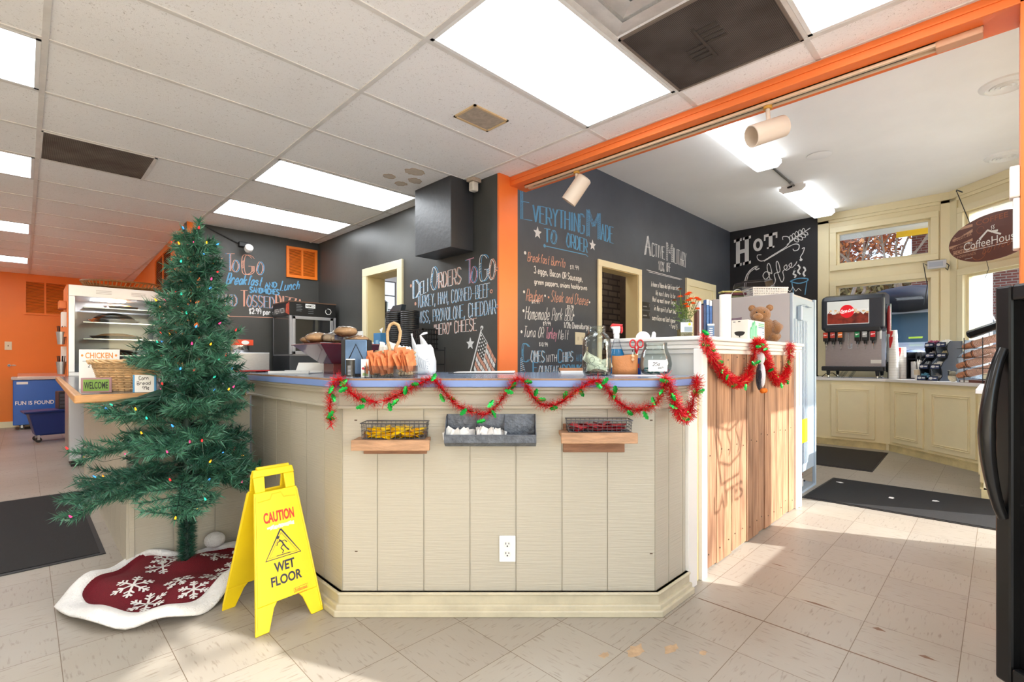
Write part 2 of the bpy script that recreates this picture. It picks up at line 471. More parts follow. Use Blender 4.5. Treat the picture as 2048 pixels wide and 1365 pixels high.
def brick_mat(name, c1, c2, mortar, w=0.2, h=0.067, ms=0.009):
    m = bpy.data.materials.new(name); m.use_nodes = True
    t = m.node_tree; b = t.nodes['Principled BSDF']; L = t.links
    tc = t.nodes.new('ShaderNodeTexCoord'); sx = t.nodes.new('ShaderNodeSeparateXYZ'); cb = t.nodes.new('ShaderNodeCombineXYZ')
    ad = t.nodes.new('ShaderNodeMath')
    L.new(tc.outputs['Object'], sx.inputs[0]); L.new(sx.outputs[0], ad.inputs[0]); L.new(sx.outputs[1], ad.inputs[1])
    L.new(ad.outputs[0], cb.inputs[0]); L.new(sx.outputs[2], cb.inputs[1])
    br = t.nodes.new('ShaderNodeTexBrick'); br.inputs['Scale'].default_value = 1
    br.inputs['Brick Width'].default_value = w; br.inputs['Row Height'].default_value = h; br.inputs['Mortar Size'].default_value = ms
    br.inputs['Color1'].default_value = lin(c1) + (1,); br.inputs['Color2'].default_value = lin(c2) + (1,); br.inputs['Mortar'].default_value = lin(mortar) + (1,)
    L.new(cb.outputs[0], br.inputs['Vector']); L.new(br.outputs['Color'], b.inputs['Base Color'])
    bp = t.nodes.new('ShaderNodeBump'); bp.inputs['Strength'].default_value = 0.6; bp.inputs['Distance'].default_value = 0.01; bp.invert = True
    L.new(br.outputs['Fac'], bp.inputs['Height']); L.new(bp.outputs[0], b.inputs['Normal'])
    b.inputs['Roughness'].default_value = 0.85
    return m

def grille_mat(name, base, hole, scale):
    m = bpy.data.materials.new(name); m.use_nodes = True
    t = m.node_tree; b = t.nodes['Principled BSDF']; L = t.links
    tc = t.nodes.new('ShaderNodeTexCoord'); v = t.nodes.new('ShaderNodeTexVoronoi'); v.inputs['Scale'].default_value = scale; v.inputs['Randomness'].default_value = 0.0
    L.new(tc.outputs['Object'], v.inputs['Vector'])
    r = t.nodes.new('ShaderNodeValToRGB'); r.color_ramp.elements[0].position = 0.42; r.color_ramp.elements[1].position = 0.5
    r.color_ramp.elements[0].color = lin(hole) + (1,); r.color_ramp.elements[1].color = lin(base) + (1,)
    L.new(v.outputs['Distance'], r.inputs['Fac'])
    n = t.nodes.new('ShaderNodeTexNoise'); n.inputs['Scale'].default_value = 5; n.inputs['Detail'].default_value = 5
    L.new(tc.outputs['Object'], n.inputs['Vector'])
    r2 = t.nodes.new('ShaderNodeValToRGB'); r2.color_ramp.elements[0].position = 0.35; r2.color_ramp.elements[0].color = (0.55, 0.5, 0.47, 1); r2.color_ramp.elements[1].position = 0.65
    r2.color_ramp.elements[1].color = (1, 1, 1, 1)
    L.new(n.outputs['Fac'], r2.inputs['Fac'])
    a = t.nodes.new('ShaderNodeMix'); a.data_type = 'RGBA'; a.blend_type = 'MULTIPLY'; a.inputs[0].default_value = 1
    L.new(r.outputs['Color'], a.inputs[6]); L.new(r2.outputs['Color'], a.inputs[7]); L.new(a.outputs[2], b.inputs['Base Color'])
    b.inputs['Roughness'].default_value = 0.7
    return m

M_FLOOR = floor_mat(); M_CEIL = ceiling_mat()
M_WHITECEIL = mat('white_painted_plaster', (246, 245, 243), 0.75, noise=(0.8, 0.05))
M_TEE = mat('ceiling_grid_metal', (226, 223, 218), 0.5, noise=(6, 0.12))
M_ORANGE = mat('orange_wall_paint', (240, 124, 28), 0.45, bump=(260, 0.12), noise=(2, 0.03))
M_OFFW = mat('offwhite_wall_paint', (236, 230, 218), 0.6)
M_ORANGE_TRIM = mat('orange_trim_paint', (238, 120, 52), 0.4, noise=(4, 0.04))
M_CHALK = mat('black_chalkboard_paint', (68, 68, 66), 0.42, noise=(1.6, 0.18), bump=(160, 0.08), spec=0.4)
M_CHALKB = mat('slate_chalkboard_paint', (70, 74, 82), 0.45, noise=(1.5, 0.18), bump=(160, 0.08), spec=0.4)
M_CHALKD = mat('dark_chalkboard_paint', (42, 42, 45), 0.5, noise=(1.5, 0.15), spec=0.35)
M_CREAM = mat('cream_gloss_paint', (232, 221, 184), 0.38, noise=(3, 0.03))
M_CREAMY = mat('yellow_cream_paint', (230, 213, 160), 0.36, noise=(3, 0.03))
M_PANEL = mat('cream_panel_paint', (184, 177, 161), 0.42, noise=(30, 0.03), bump=(1.0, 0.25), stretch=(6, 6, 160))
M_WHITE = mat('white_gloss_paint', (236, 233, 228), 0.4)
M_JAMB = mat('opening_jamb_paint', (222, 202, 150), 0.45, noise=(2, 0.05))
M_STEEL = mat('brushed_steel', (176, 176, 178), 0.32, 0.9, noise=(40, 0.1), stretch=(1, 1, 12))
M_CHROME = mat('chrome', (210, 210, 212), 0.12, 1.0)
M_BLACK = mat('black_plastic', (18, 18, 20), 0.4)
M_BLACKM = mat('matt_black_metal', (26, 26, 28), 0.55)
M_GREY = mat('grey_plastic', (120, 122, 126), 0.5)
M_WHITEP = mat('white_plastic', (238, 238, 236), 0.4)
M_PAPER = mat('white_paper', (240, 239, 235), 0.8)
M_IVORY = mat('ivory_plastic', (226, 214, 184), 0.4)
M_RED = mat('red_plastic', (200, 24, 30), 0.38)
M_GLASS = glass('clear_glass', (248, 251, 250), 0.7)
M_PANE = glass('window_pane', (244, 248, 250), 0.5)
M_CLEAR = glass('clear_plastic', (240, 242, 244), 0.75, 0.08)
C_WHITE = mat('white_chalk', (222, 222, 222), 0.95, spec=0.05)
C_BLUE = mat('blue_chalk', (104, 158, 196), 0.95, spec=0.05)
C_CORAL = mat('coral_chalk', (214, 160, 140), 0.95, spec=0.05)
C_PINK = mat('pink_chalk', (214, 150, 170), 0.95, spec=0.05)
CH = [C_WHITE, C_BLUE, C_CORAL, C_PINK]

# ---------------------------------------------------------------- floor, ceilings, walls
PLAN = [(-1.6, -2.44), (1.025, -2.44), (2.758, -0.707), (2.758, -0.55), (7.115, -0.55), (8.1, 0.435), (8.1, 11.6), (-1.6, 11.6)]
tag(MB().prism(PLAN, -0.1, 0.0).build('floor', M_FLOOR), kind='structure')

def wall(name, p0, p1, z0, z1, th, m, holes=(), side=1):
    """wall from p0 to p1 (inner face on that line), th thick on the side given; holes are (s0, s1, z0, z1)"""
    p0 = Vector(p0); p1 = Vector(p1); L = (p1 - p0).length; u = (p1 - p0) / L; n = Vector((u.y, -u.x)) * side * th
    cuts = sorted({0.0, L} | {h[0] for h in holes} | {h[1] for h in holes})
    mb = MB()
    for a, b in zip(cuts, cuts[1:]):
        zs = [z0]
        for h in sorted([h for h in holes if h[0] <= a + 1e-6 and h[1] >= b - 1e-6], key=lambda h: h[2]): zs += [h[2], h[3]]
        zs.append(z1)
        for k in range(0, len(zs), 2):
            if zs[k + 1] - zs[k] > 1e-4:
                A = p0 + u * a; B = p0 + u * b
                mb.prism([tuple(A), tuple(B), tuple(B + n), tuple(A + n)], zs[k], zs[k + 1])
    return tag(mb.build(name, m), kind='structure')

ZC = 2.573; ZW = 3.195
wall('wall_far', (-1.6, 11.6), (8.1, 11.6), 0, ZW, 0.15, M_ORANGE, side=-1)
wall('wall_alcove', (1.21, 6.03), (1.44, 11.6), 0, ZC, 0.12, M_ORANGE, side=1)
w_back = wall('wall_back', (1.21, 6.03), (2.61, 6.03), 0, ZC, 0.12, M_CHALK, side=-1)
w_deli = wall('wall_deli', (2.61, 2.772), (2.61, 6.15), 0, ZC, 0.2, M_CHALK, [(4.181 - 2.772, 4.792 - 2.772, 1.0, 2.012)], side=1)
w_jamb = tag(MB().box(2.611, 2.752, 0, 2.816, 2.772, ZC).box(2.81, 2.772, 0, 2.816, 2.95, ZC).build('pillar_orange', M_ORANGE_TRIM), kind='structure')
w_menu = wall('wall_menu', (2.812, 3.1), (8.1, 3.1), 0, ZW, 0.16, M_CHALKB, [(4.472 - 2.812, 5.244 - 2.812, 0.95, 2.145)], side=-1)
tag(MB().box(2.812, 2.95, 0, 2.87, 3.1, ZW).build('wall_return', M_CHALKB), kind='structure')
tag(MB().box(2.73, 2.9, ZC, 2.812, 11.6, ZW).build('wall_upper', M_CHALKB), kind='structure')
w_coffee = wall('wall_coffee', (8.1, 3.26), (8.1, 1.855), 0, ZW, 0.15, M_CHALKD, side=-1)
# window bay: two faces seen, two more out of the picture that let the sun in
BAYZ = [(2.45, 2.912), (0.96, 2.158)]
w_win = wall('wall_window', (8.1, 1.855), (8.1, 0.435), 0, ZW, 0.15, M_CREAM, [(1.855 - 1.634, 1.855 - 0.62, a, b) for a, b in BAYZ], side=-1)
w_bay = wall('wall_bay', (8.1, 0.435), (7.115, -0.55), 0, ZW, 0.15, M_CREAM, [(0.19, 1.2, a, b) for a, b in ((2.42, 2.89), (0.96, 2.14))], side=-1)
w_front = wall('wall_front', (7.115, -0.55), (2.758, -0.55), 0, ZW, 0.1, M_CREAM, [(7.115 - 6.9, 7.115 - 5.45, 0.9, 2.3), (7.115 - 5.2, 7.115 - 4.32, 0.06, 2.3), (7.115 - 3.93, 7.115 - 3.15, 0.83, 2.3)], side=-1)
w_entr = wall('wall_entrance', (2.758, -0.707), (1.025, -2.44), 0, ZC, 0.1, M_CREAM, [(0.80, 1.85, 0.05, 2.15)], side=-1)
tag(MB().box(2.758, -0.707, 0, 2.9, -0.55, ZW).build('wall_entrance_corner', M_CREAM), kind='structure')
wall('wall_rear', (1.025, -2.44), (-1.6, -2.44), 0, ZC, 0.12, M_OFFW, [(0.08, 2.54, 0.12, 2.46)], side=-1)  # unseen wall; its wide opening is added so daylight brightens counter and ceiling
wall('wall_left', (-1.6, -2.44), (-1.6, 11.6), 0, ZC, 0.12, M_OFFW, side=-1)
tag(MB().prism([(-1.7, -2.5), (1.03, -2.5), (2.73, -0.72), (2.73, 11.7), (-1.7, 11.7)], ZC, 2.66).build('ceiling', M_CEIL), kind='structure')
tag(MB().prism([(2.73, -0.75), (7.2, -0.75), (8.25, 0.3), (8.25, 11.7), (2.73, 11.7)], ZW, ZW + 0.1).build('ceiling_plaster', M_WHITECEIL), kind='structure')
beam = tag(MB().box(2.73, -0.07, 2.5, 2.93, 2.77, ZW).build('beam_orange', M_ORANGE_TRIM, bevel=0.004), kind='structure')
tag(MB().box(2.73, -0.707, ZC, 2.93, -0.07, ZW).build('beam_orange_end', M_ORANGE_TRIM), kind='structure')
MB().box(2.724, -0.05, 2.535, 2.73, 2.76, 2.542).build('moulding', M_ORANGE_TRIM, beam)
post = tag(MB().box(2.73, -0.7, 0, 2.93, -0.055, ZC).build('pillar_entrance', M_ORANGE_TRIM), kind='structure')

# suspended grid of the tiled ceiling
gr = MB()
GA, GB = 1.2886, 1.8419
for i in range(-2, 2):
    gr.box(GA + 1.2192 * i - 0.012, -2.4, ZC - 0.006, GA + 1.2192 * i + 0.012, 11.55, ZC + 0.002)
for j in range(-7, 16):
    bb = GB + 0.6096 * j
    gr.box(-1.55, bb - 0.012, ZC - 0.004, 2.6 if bb > 2.75 else 2.72, bb + 0.012, ZC + 0.002)
gr.box(2.715, -0.04, ZC - 0.004, 2.73, 2.77, ZC + 0.002)
tag(gr.build('ceiling_grid', M_TEE), kind='structure')
# water stains on the tiles
st = MB()
M_STAIN = mat('brown_water_stain', (176, 150, 122), 0.9, noise=(14, 0.35))
M_STAIN2 = mat('faint_water_stain', (206, 194, 178), 0.9, noise=(14, 0.1))
for k, (ca, cb, r) in enumerate(((2.14, 3.2, 0.075), (2.05, 3.42, 0.05), (2.25, 3.36, 0.06), (2.2, 3.5, 0.05))):
    ring = []
    for q in range(22):
        an = 2 * PI * q / 22; ring.append((ca + r * (0.8 + 0.35 * rnd.random()) * math.cos(an), cb + r * 0.9 * (0.8 + 0.35 * rnd.random()) * math.sin(an), ZC - 0.0012))
    st.k = 1; st.quad(*ring[::-1])
    st.k = 0; st.tube([(x, y, ZC - 0.001) for x, y, z in ring], 0.0022, 4, closed=True)
st.build('stain', [M_STAIN, M_STAIN2], bpy.data.objects['ceiling'])

# baseboards
tag(MB().box(-1.6, 11.575, 0, 1.42, 11.6, 0.1).build('baseboard_far', M_CREAM, bevel=0.004), kind='structure')

# ------------------------------------------------ chalk lettering on the menu wall
def F_menu(a, z, l): return (a, 3.1 - l, z)
def F_deli(b, z, l): return (2.61 - l, b, z)
def F_back(a, z, l): return (a, 6.03 - l, z)
def F_coffee(b, z, l): return (8.1 - l, b, z)
c = Chalk(F_menu)
# title: outlined blue letters
def big(ch, s, p0, p1, h0, h1=None, t=0.007, d=0.13, k=1, k2=1, hatch=26): ch.write(s, p0, p1, h0, h1, t, k, 0, d, hatch, k2, jit=0.0)
big(c, 'E', (3.223,2.41), (3.351,2.422), 0.283)
big(c, 'VERYTHING', (3.379,2.418), (4.172,2.447), 0.155, 0.20)
big(c, 'M', (4.242,2.433), (4.443,2.436), 0.285)
big(c, 'ADE', (4.481,2.437), (4.716,2.439), 0.18)
big(c, 'TO', (3.542,2.254), (3.714,2.264), 0.13)
big(c, 'ORDER', (3.879,2.267), (4.225,2.255), 0.14)
c.line([(3.542,2.216), (4.207,2.231)], 0.009, 1); c.dot((3.542,2.216), 0.018, 1)
c.line([(4.207,2.231), (4.242,2.215)], 0.008, 1)
c.star((3.441,2.322), 0.058); c.star((4.323,2.351), 0.058)
o1 = c.build('chalk_title', CH, w_menu, 'blue and white chalk title on slate wall')
c = Chalk(F_menu)
def ital(s, p0, p1, h, k=0, h1=None, t=0.0065, sl=0.18): c.write(s, p0, p1, h, h1, t, k, sl)
ital('Breakfast Burrito', (3.303,2.037), (3.855,2.051), 0.085, 2); c.dot((3.27,2.106), 0.016)
c.write('$11.99', (3.935,2.047), (4.077,2.05), 0.042)
c.write('3 eggs, Bacon OR Sausage,', (3.392,1.937), (4.146,1.938), 0.062, t=0.008)
c.write('green peppers, onions hashbrowns', (3.399,1.835), (4.225,1.857), 0.05, t=0.007)
ital('Reuben', (3.283,1.665), (3.513,1.675), 0.11, 2); c.dot((3.256,1.745), 0.014); c.dot((3.549,1.736), 0.012)
c.write('$11.99', (3.358,1.648), (3.463,1.652), 0.035)
ital('Steak and Cheese', (3.638,1.69), (4.242,1.7), 0.105, 2); c.dot((3.601,1.726), 0.012, 2); c.dot((4.269,1.734), 0.012)
c.write('$11.99', (3.887,1.641), (3.993,1.639), 0.036)
ital('Homemade Pork BBQ', (3.27,1.493), (3.968,1.519), 0.12, 0); c.dot((3.249,1.57), 0.014); c.dot((3.993,1.577), 0.014)
c.write('$9.99', (3.52,1.45), (3.63,1.451), 0.036)
c.write('1/2lb Cheeseburger', (3.839,1.441), (4.278,1.446), 0.06, t=0.008)
ital('Tuna OR', (3.249,1.331), (3.52,1.331), 0.10, 0); c.dot((3.223,1.376), 0.014)
ital('Turkey', (3.556,1.327), (3.721,1.327), 0.105, 3); ital('Melt', (3.745,1.323), (3.903,1.328), 0.095, 0)
c.write('$10.99', (3.463,1.253), (3.586,1.246), 0.036)
o2 = c.build('chalk_menu', CH, w_menu, 'handwritten chalk menu with prices')
c = Chalk(F_menu)
big(c, 'C', (3.236,1.106), (3.324,1.101), 0.16, d=0.1); big(c, 'OMES', (3.351,1.101), (3.542,1.096), 0.105, k=0)
c.write('WITH', (3.571,1.096), (3.721,1.1), 0.07, t=0.008)
big(c, 'C', (3.745,1.095), (3.807,1.095), 0.125, d=0.1); big(c, 'HIPS', (3.823,1.095), (3.985,1.105), 0.1, k=0)
c.write('AND', (4.035,1.105), (4.137,1.105), 0.07, k=1)
big(c, 'F', (3.379,0.984), (3.441,0.982), 0.11); big(c, 'OUNTAIN', (3.463,0.982), (3.783,0.98), 0.08, k=0)
big(c, 'DRINK', (3.815,0.98), (4.12,0.979), 0.09, k=1)
for q in range(3): c.line([(3.21,1.138), (3.27,1.009), (3.21,1.01), (3.21,1.138)], 0.006, 1)
for q in range(7):
    z = 1.02 + q * 0.018; c.line([(3.205, z), (3.205 + (1.2 - z) * 0.35, z + 0.012)], 0.005, 0)
o3 = c.build('chalk_footer', CH, w_menu, 'blue and white chalk footer line')
c = Chalk(F_menu)
big(c, 'A', (5.42,2.416), (5.553,2.424), 0.24, k=0, k2=0); big(c, 'CTIVE', (5.591,2.43), (5.914,2.433), 0.16, k=0, k2=0, hatch=0)
big(c, 'M', (5.982,2.423), (6.12,2.423), 0.245, k=0, k2=0, hatch=10); big(c, 'ILITARY', (6.148,2.427), (6.53,2.404), 0.2, k=0, k2=0, hatch=0)
c.write('10%', (5.756,2.269), (5.901,2.275), 0.12, t=0.009); c.write('OFF', (5.968,2.283), (6.078,2.284), 0.115, t=0.009)
c.line([(5.456,2.236), (6.409,2.23)], 0.006); c.line([(5.504,2.217), (6.365,2.218)], 0.005)
for s, p0, p1 in (('In honor of those who fight in our stead', (5.566,2.043), (6.321,2.07)), ('We must dare to be', (5.679,1.947), (6.205,1.95)), ('that we must never forget', (5.591,1.857), (6.233,1.858)), ('in the spirit of our land', (5.641,1.748), (6.233,1.743)), ('sacrifices not lost cause', (5.591,1.624), (6.205,1.62)), ('- Ford', (6.036,1.551), (6.205,1.539))):
    c.write(s, p0, p1, 0.062, t=0.0065, slant=0.2)
o4 = c.build('chalk_notice', CH, w_menu, 'white chalk discount notice with a poem below')

# ------------------------------------------------ deli wall
c = Chalk(F_deli, flip=True)
big(c, 'D', (3.928,1.702), (3.829,1.707), 0.165, k=0, k2=1); big(c, 'ELI', (3.813,1.719), (3.686,1.744), 0.12, k=0, k2=1)
big(c, 'O', (3.64,1.753), (3.549,1.757), 0.2, k=0, k2=1); big(c, 'RDERS', (3.527,1.755), (3.219,1.765), 0.135, k=2, k2=0)
big(c, 'T', (3.153,1.749), (3.057,1.755), 0.2, k=1, k2=3, d=0.08); big(c, 'O', (3.082,1.754), (3.013,1.754), 0.13, k=3, k2=1)
big(c, 'G', (2.97,1.757), (2.88,1.755), 0.2, k=0, k2=1); big(c, 'O', (2.862,1.753), (2.798,1.761), 0.155, k=0, k2=2)
big(c, 'TURKEY, HAM, CORNED-BEEF', (3.862,1.607), (2.856,1.617), 0.105, 0.11, k=0, k2=1, t=0.006, d=0.1, hatch=16)
big(c, 'SWISS, PROVOLONE, CHEDDAR', (3.895,1.459), (2.787,1.478), 0.105, 0.115, k=0, k2=1, t=0.006, d=0.1, hatch=16)
big(c, '"HERO" CHEESE', (3.602,1.34), (3.019,1.359), 0.095, 0.1, k=2, k2=0, t=0.006, d=0.1, hatch=16)
for p, k in (((3.971,1.825), 2), ((2.775,1.828), 2), ((3.895,1.647), 2), ((2.839,1.659), 2), ((2.775,1.536), 2)): c.dot(p, 0.017, k); c.dot(p, 0.008, 0)
c.star((3.095,1.251), 0.05)
# chalk flag on a pole
pb, pt = (3.095,1.02), (2.952,1.377)
c.line([pb, pt], 0.013, 0); c.dot(pt, 0.018, 0)
FO = (2.964,1.345); FXd = (-0.062, -0.075); FYd = (0.0335, -0.112)      # along a stripe, down the hoist
def fp(i, j): return (FO[0] + FXd[0] * i * 0.42 + FYd[0] * j * 0.34, FO[1] + FXd[1] * i * 0.42 + FYd[1] * j * 0.34 - 0.006 * math.sin(i * 1.3))
for j in range(8):
    for i in range(8):
        if j < 4 and i < 3: continue
        if fp(i + 1, j)[0] < 2.775: continue
        c.mb.k = 0 if j % 2 else 2
        q = [fp(i + 0.06, j + 0.08), fp(i + 0.94, j + 0.08), fp(i + 0.94, j + 0.9), fp(i + 0.06, j + 0.9)]
        c.mb.add([F_deli(x, y, 0.0012) for x, y in q], [(0, 1, 2, 3)])
for j in range(5):
    for i in range(4): c.dot(fp(i * 0.72 + 0.35, j * 0.78 + 0.45), 0.008, 0)
c.line([fp(0, 0), fp(3, 0), fp(3, 4)], 0.006, 0)
c.build('chalk_deli_board', CH, w_deli, 'chalk deli lettering with a flag drawing')

# ------------------------------------------------ back wall
c = Chalk(F_back)
big(c, 'R', (1.261,2.065), (1.343,2.07), 0.2, k=2, k2=1); big(c, 'EADY', (1.362,2.073), (1.542,2.101), 0.135, k=2, k2=1)
big(c, 'T', (1.577,2.1), (1.656,2.111), 0.19, k=1, k2=2, d=0.08); big(c, 'O', (1.641,2.103), (1.701,2.105), 0.13, k=2, k2=1)
big(c, 'G', (1.747,2.089), (1.851,2.096), 0.21, k=2, k2=2); big(c, 'O', (1.894,2.101), (1.958,2.109), 0.145, k=2, k2=1)
c.write('Breakfast', (1.577,1.957), (1.937,1.974), 0.125, 0.1, t=0.014, k=1, slant=0.25); c.write('AND', (1.98,1.956), (2.107,1.975), 0.06, t=0.016, k=1); c.write('Lunch', (2.147,1.938), (2.368,1.984), 0.12, 0.1, t=0.013, k=1, slant=0.25)
c.write('SANDWICHES', (1.82,1.888), (2.135,1.889), 0.06, t=0.015, k=1)
big(c, 'H', (1.437,1.736), (1.499,1.736), 0.18, k=2, k2=1); big(c, 'AND', (1.513,1.721), (1.681,1.718), 0.125, k=2, k2=1)
big(c, 'T', (1.727,1.721), (1.789,1.726), 0.18, k=2, k2=2, d=0.08); big(c, 'OSSED', (1.789,1.726), (2.079,1.725), 0.13, k=2, k2=1)
big(c, 'PIZZA', (2.102,1.727), (2.404,1.725), 0.16, 0.13, k=2, k2=2)
c.write('$2.99 per slice', (1.809,1.648), (2.181,1.644), 0.06, t=0.01)
c.line([(1.596,1.601), (2.147,1.618)], 0.006, 2); c.dot((1.596,1.601), 0.018, 2)
c.build('chalk_pizza_board', CH, w_back, 'coral and blue chalk lettering')

# ------------------------------------------------ coffee wall
c = Chalk(F_coffee, flip=True)
def slab(k, pts):
    c.mb.k = k
    c.mb.add([F_coffee(x, y, 0.0012) for x, y in pts], [tuple(range(len(pts)))])
def serif_box(p, q, s0, s1):   # filled letter strokes
    slab(0, [p, q, s1, s0])
H0 = (3.038,2.614); H1 = (2.778,2.642)
hu = ((H1[0] - H0[0]), (H1[1] - H0[1]))
def hp(x, y, o=H0, u=hu, hh=0.44): return (o[0] + u[0] * x, o[1] + u[1] * x + hh * y)
for rects, o, u, hh in (((((0.12, 0, 0.36, 1), (0.64, 0, 0.88, 1), (0.36, 0.44, 0.64, 0.58), (0, 0, 0.46, 0.1), (0.54, 0, 1, 0.1), (0, 0.9, 0.46, 1), (0.54, 0.9, 1, 1))), H0, hu, 0.44),
                        (((0.36, 0, 0.64, 1), (0, 0.82, 1, 1), (0, 0.6, 0.12, 0.84), (0.88, 0.6, 1, 0.84), (0.22, 0, 0.78, 0.12)), (2.587,2.824), tuple(a - b for a, b in zip((2.396,2.839), (2.587,2.824))), 0.23)):
    for x0, y0, x1, y1 in rects:
        slab(0, [hp(x0, y0, o, u, hh), hp(x1, y0, o, u, hh), hp(x1, y1, o, u, hh), hp(x0, y1, o, u, hh)])
oc = (2.674,2.916)
for i in range(24):
    a0, a1 = 2 * PI * i / 24, 2 * PI * (i + 1) / 24
    slab(0, [(oc[0] + rx * math.cos(t), oc[1] + rz * math.sin(t)) for rx, rz, t in ((0.07, 0.1, a0), (0.07, 0.1, a1), (0.03, 0.055, a1), (0.03, 0.055, a0))])
def ln(*p, t=0.012, k=0): c.line(list(p), t, k, smooth=True)
ln((2.623,2.753), (2.682,2.754), (2.674,2.69), (2.601,2.656), (2.445,2.733), (2.279,2.82), (2.224,2.901), (2.251,2.966), (2.32,2.978), (2.32,2.932))
ln((2.587,2.646), (2.466,2.706), (2.292,2.792), (2.171,2.84), (2.105,2.821), (2.111,2.756), (2.164,2.742), (2.184,2.775))
ln((2.265,2.848), (2.144,2.939), (2.013,3.011), (1.956,3.044))
for p, q in (((2.211,2.899), (2.211,2.981)), ((2.171,2.921), (2.178,3.004)), ((2.131,2.944), (2.138,3.027)), ((2.092,2.966), (2.092,3.04)), ((2.046,2.987), (2.046,3.054)), ((2.164,2.92), (2.111,2.867)), ((2.118,2.949), (2.059,2.887)), ((2.078,2.971), (2.02,2.917)), ((2.039,2.994), (1.988,2.948))):
    mx_, mz_ = (p[0] + q[0]) / 2, (p[1] + q[1]) / 2; dx_, dz_ = (q[1] - p[1]) * 0.28, -(q[0] - p[0]) * 0.28
    ln(p, (mx_ + dx_, mz_ + dz_), q, (mx_ - dx_, mz_ - dz_), p, t=0.01)
ln((2.065,2.756), (2.033,2.765), (2.052,2.695), (2.085,2.634), (2.059,2.593)); c.dot((2.078,2.596), 0.02)
ln((2.652,2.547), (2.704,2.53), (2.696,2.576), (2.66,2.587), (2.733,2.573), (2.815,2.505), (2.861,2.408), (2.876,2.275), t=0.016)
ln((2.674,2.573), (2.793,2.503), (2.838,2.39), (2.853,2.272), t=0.01)
# offee: loops
ln((2.501,2.458), (2.565,2.481), (2.601,2.424), (2.565,2.365), (2.515,2.406), (2.501,2.458), (2.473,2.446), (2.501,2.58), (2.53,2.6), (2.537,2.508), (2.466,2.277), (2.424,2.326), (2.438,2.434), (2.361,2.463), (2.382,2.594), (2.41,2.613), (2.403,2.491), (2.34,2.301), (2.306,2.358), (2.32,2.457), (2.265,2.495), (2.272,2.549), (2.306,2.516), (2.272,2.466), (2.211,2.511), (2.204,2.569), (2.238,2.537), (2.204,2.495), (2.151,2.539), (2.131,2.581), t=0.011)
ln((2.158,2.444), (2.144,2.479), (2.178,2.402), (2.144,2.375), (2.164,2.341), t=0.022); ln((2.118,2.527), (2.092,2.48), (2.118,2.431), (2.085,2.383), t=0.022); ln((2.046,2.488), (2.02,2.441), (2.046,2.393), (2.026,2.346), t=0.022)
ln((2.204,2.301), (2.105,2.326), (1.994,2.306), (2.007,2.271), (2.105,2.252), (2.204,2.286), (2.204,2.301), t=0.016, k=1)
ln((2.198,2.27), (2.171,2.089), t=0.012, k=1); ln((2.0,2.27), (2.026,2.075), t=0.012, k=1)
for p in ((2.32,2.141), (2.361,2.16), (2.403,2.149), (2.573,2.158), (2.501,2.158)): c.dot(p, 0.016)
for i in range(6):
    b0 = 2.52 - i * 0.075
    c.line([(b0, 2.14), (b0 - 0.035, 2.21 - 0.03 * (i % 2)), (b0 - 0.07, 2.14)], 0.009, 0)
c.build('chalk_coffee_board', CH, w_coffee, 'white chalk lettering with a steaming cup drawing')

# ------------------------------------------------ frames of openings
def casing(name, parent, pts_fn, u0, u1, z0, z1, w, d, m, bottom=True, lift=0.0):
    """flat picture-frame trim round an opening; pts_fn(u, z, lift) -> point"""
    mb = MB()
    def bar(a0, a1, b0, b1):
        q = [(a0, b0), (a1, b0), (a1, b1), (a0, b1)]
        mb.hexa([pts_fn(u, z, lift) for u, z in q], [pts_fn(u, z, lift + d) for u, z in q])
    bar(u0 - w, u1 + w, z1, z1 + w)
    bar(u0 - w, u0, z0, z1); bar(u1, u1 + w, z0, z1)
    if bottom: bar(u0 - w, u1 + w, z0 - w, z0)
    return mb.build(name, m, parent, bevel=0.003)
win_deli = tag(MB().box(2.605, 4.181, 1.0, 2.81, 4.187, 2.012).box(2.605, 4.786, 1.0, 2.81, 4.792, 2.012).box(2.605, 4.187, 2.006, 2.81, 4.786, 2.012).build('window_1', M_JAMB), kind='structure')
casing('window_frame', win_deli, F_deli, 4.181, 4.792, 1.0, 2.012, 0.085, 0.025, M_CREAM)
MB().box(2.607, 4.80, 1.32, 2.605, 4.86, 1.42).build('tape', mat('brown_tape', (190, 160, 120), 0.6), win_deli)
win_menu = tag(MB().box(4.472, 3.095, 0.95, 4.478, 3.26, 2.145).box(5.238, 3.095, 0.95, 5.244, 3.26, 2.145).box(4.478, 3.095, 2.139, 5.238, 3.26, 2.145).build('window_2', M_JAMB), kind='structure')
casing('window_frame', win_menu, F_menu, 4.472, 5.244, 0.95, 2.145, 0.07, 0.022, M_CREAM)
door2 = tag(MB().box(6.6, 3.085, 0, 7.39, 3.1, 2.16).build('door_1', M_CREAM), kind='structure')
casing('door_frame', door2, F_menu, 6.6, 7.38, 0.0, 2.16, 0.1, 0.03, M_CREAM, bottom=False)
pn = MB()
for z0, z1 in ((1.2, 2.03), (0.3, 1.05)): pn.box(6.72, 3.075, z0, 7.26, 3.086, z1)
pn.build('door_panel', M_CREAM, door2, bevel=0.006)

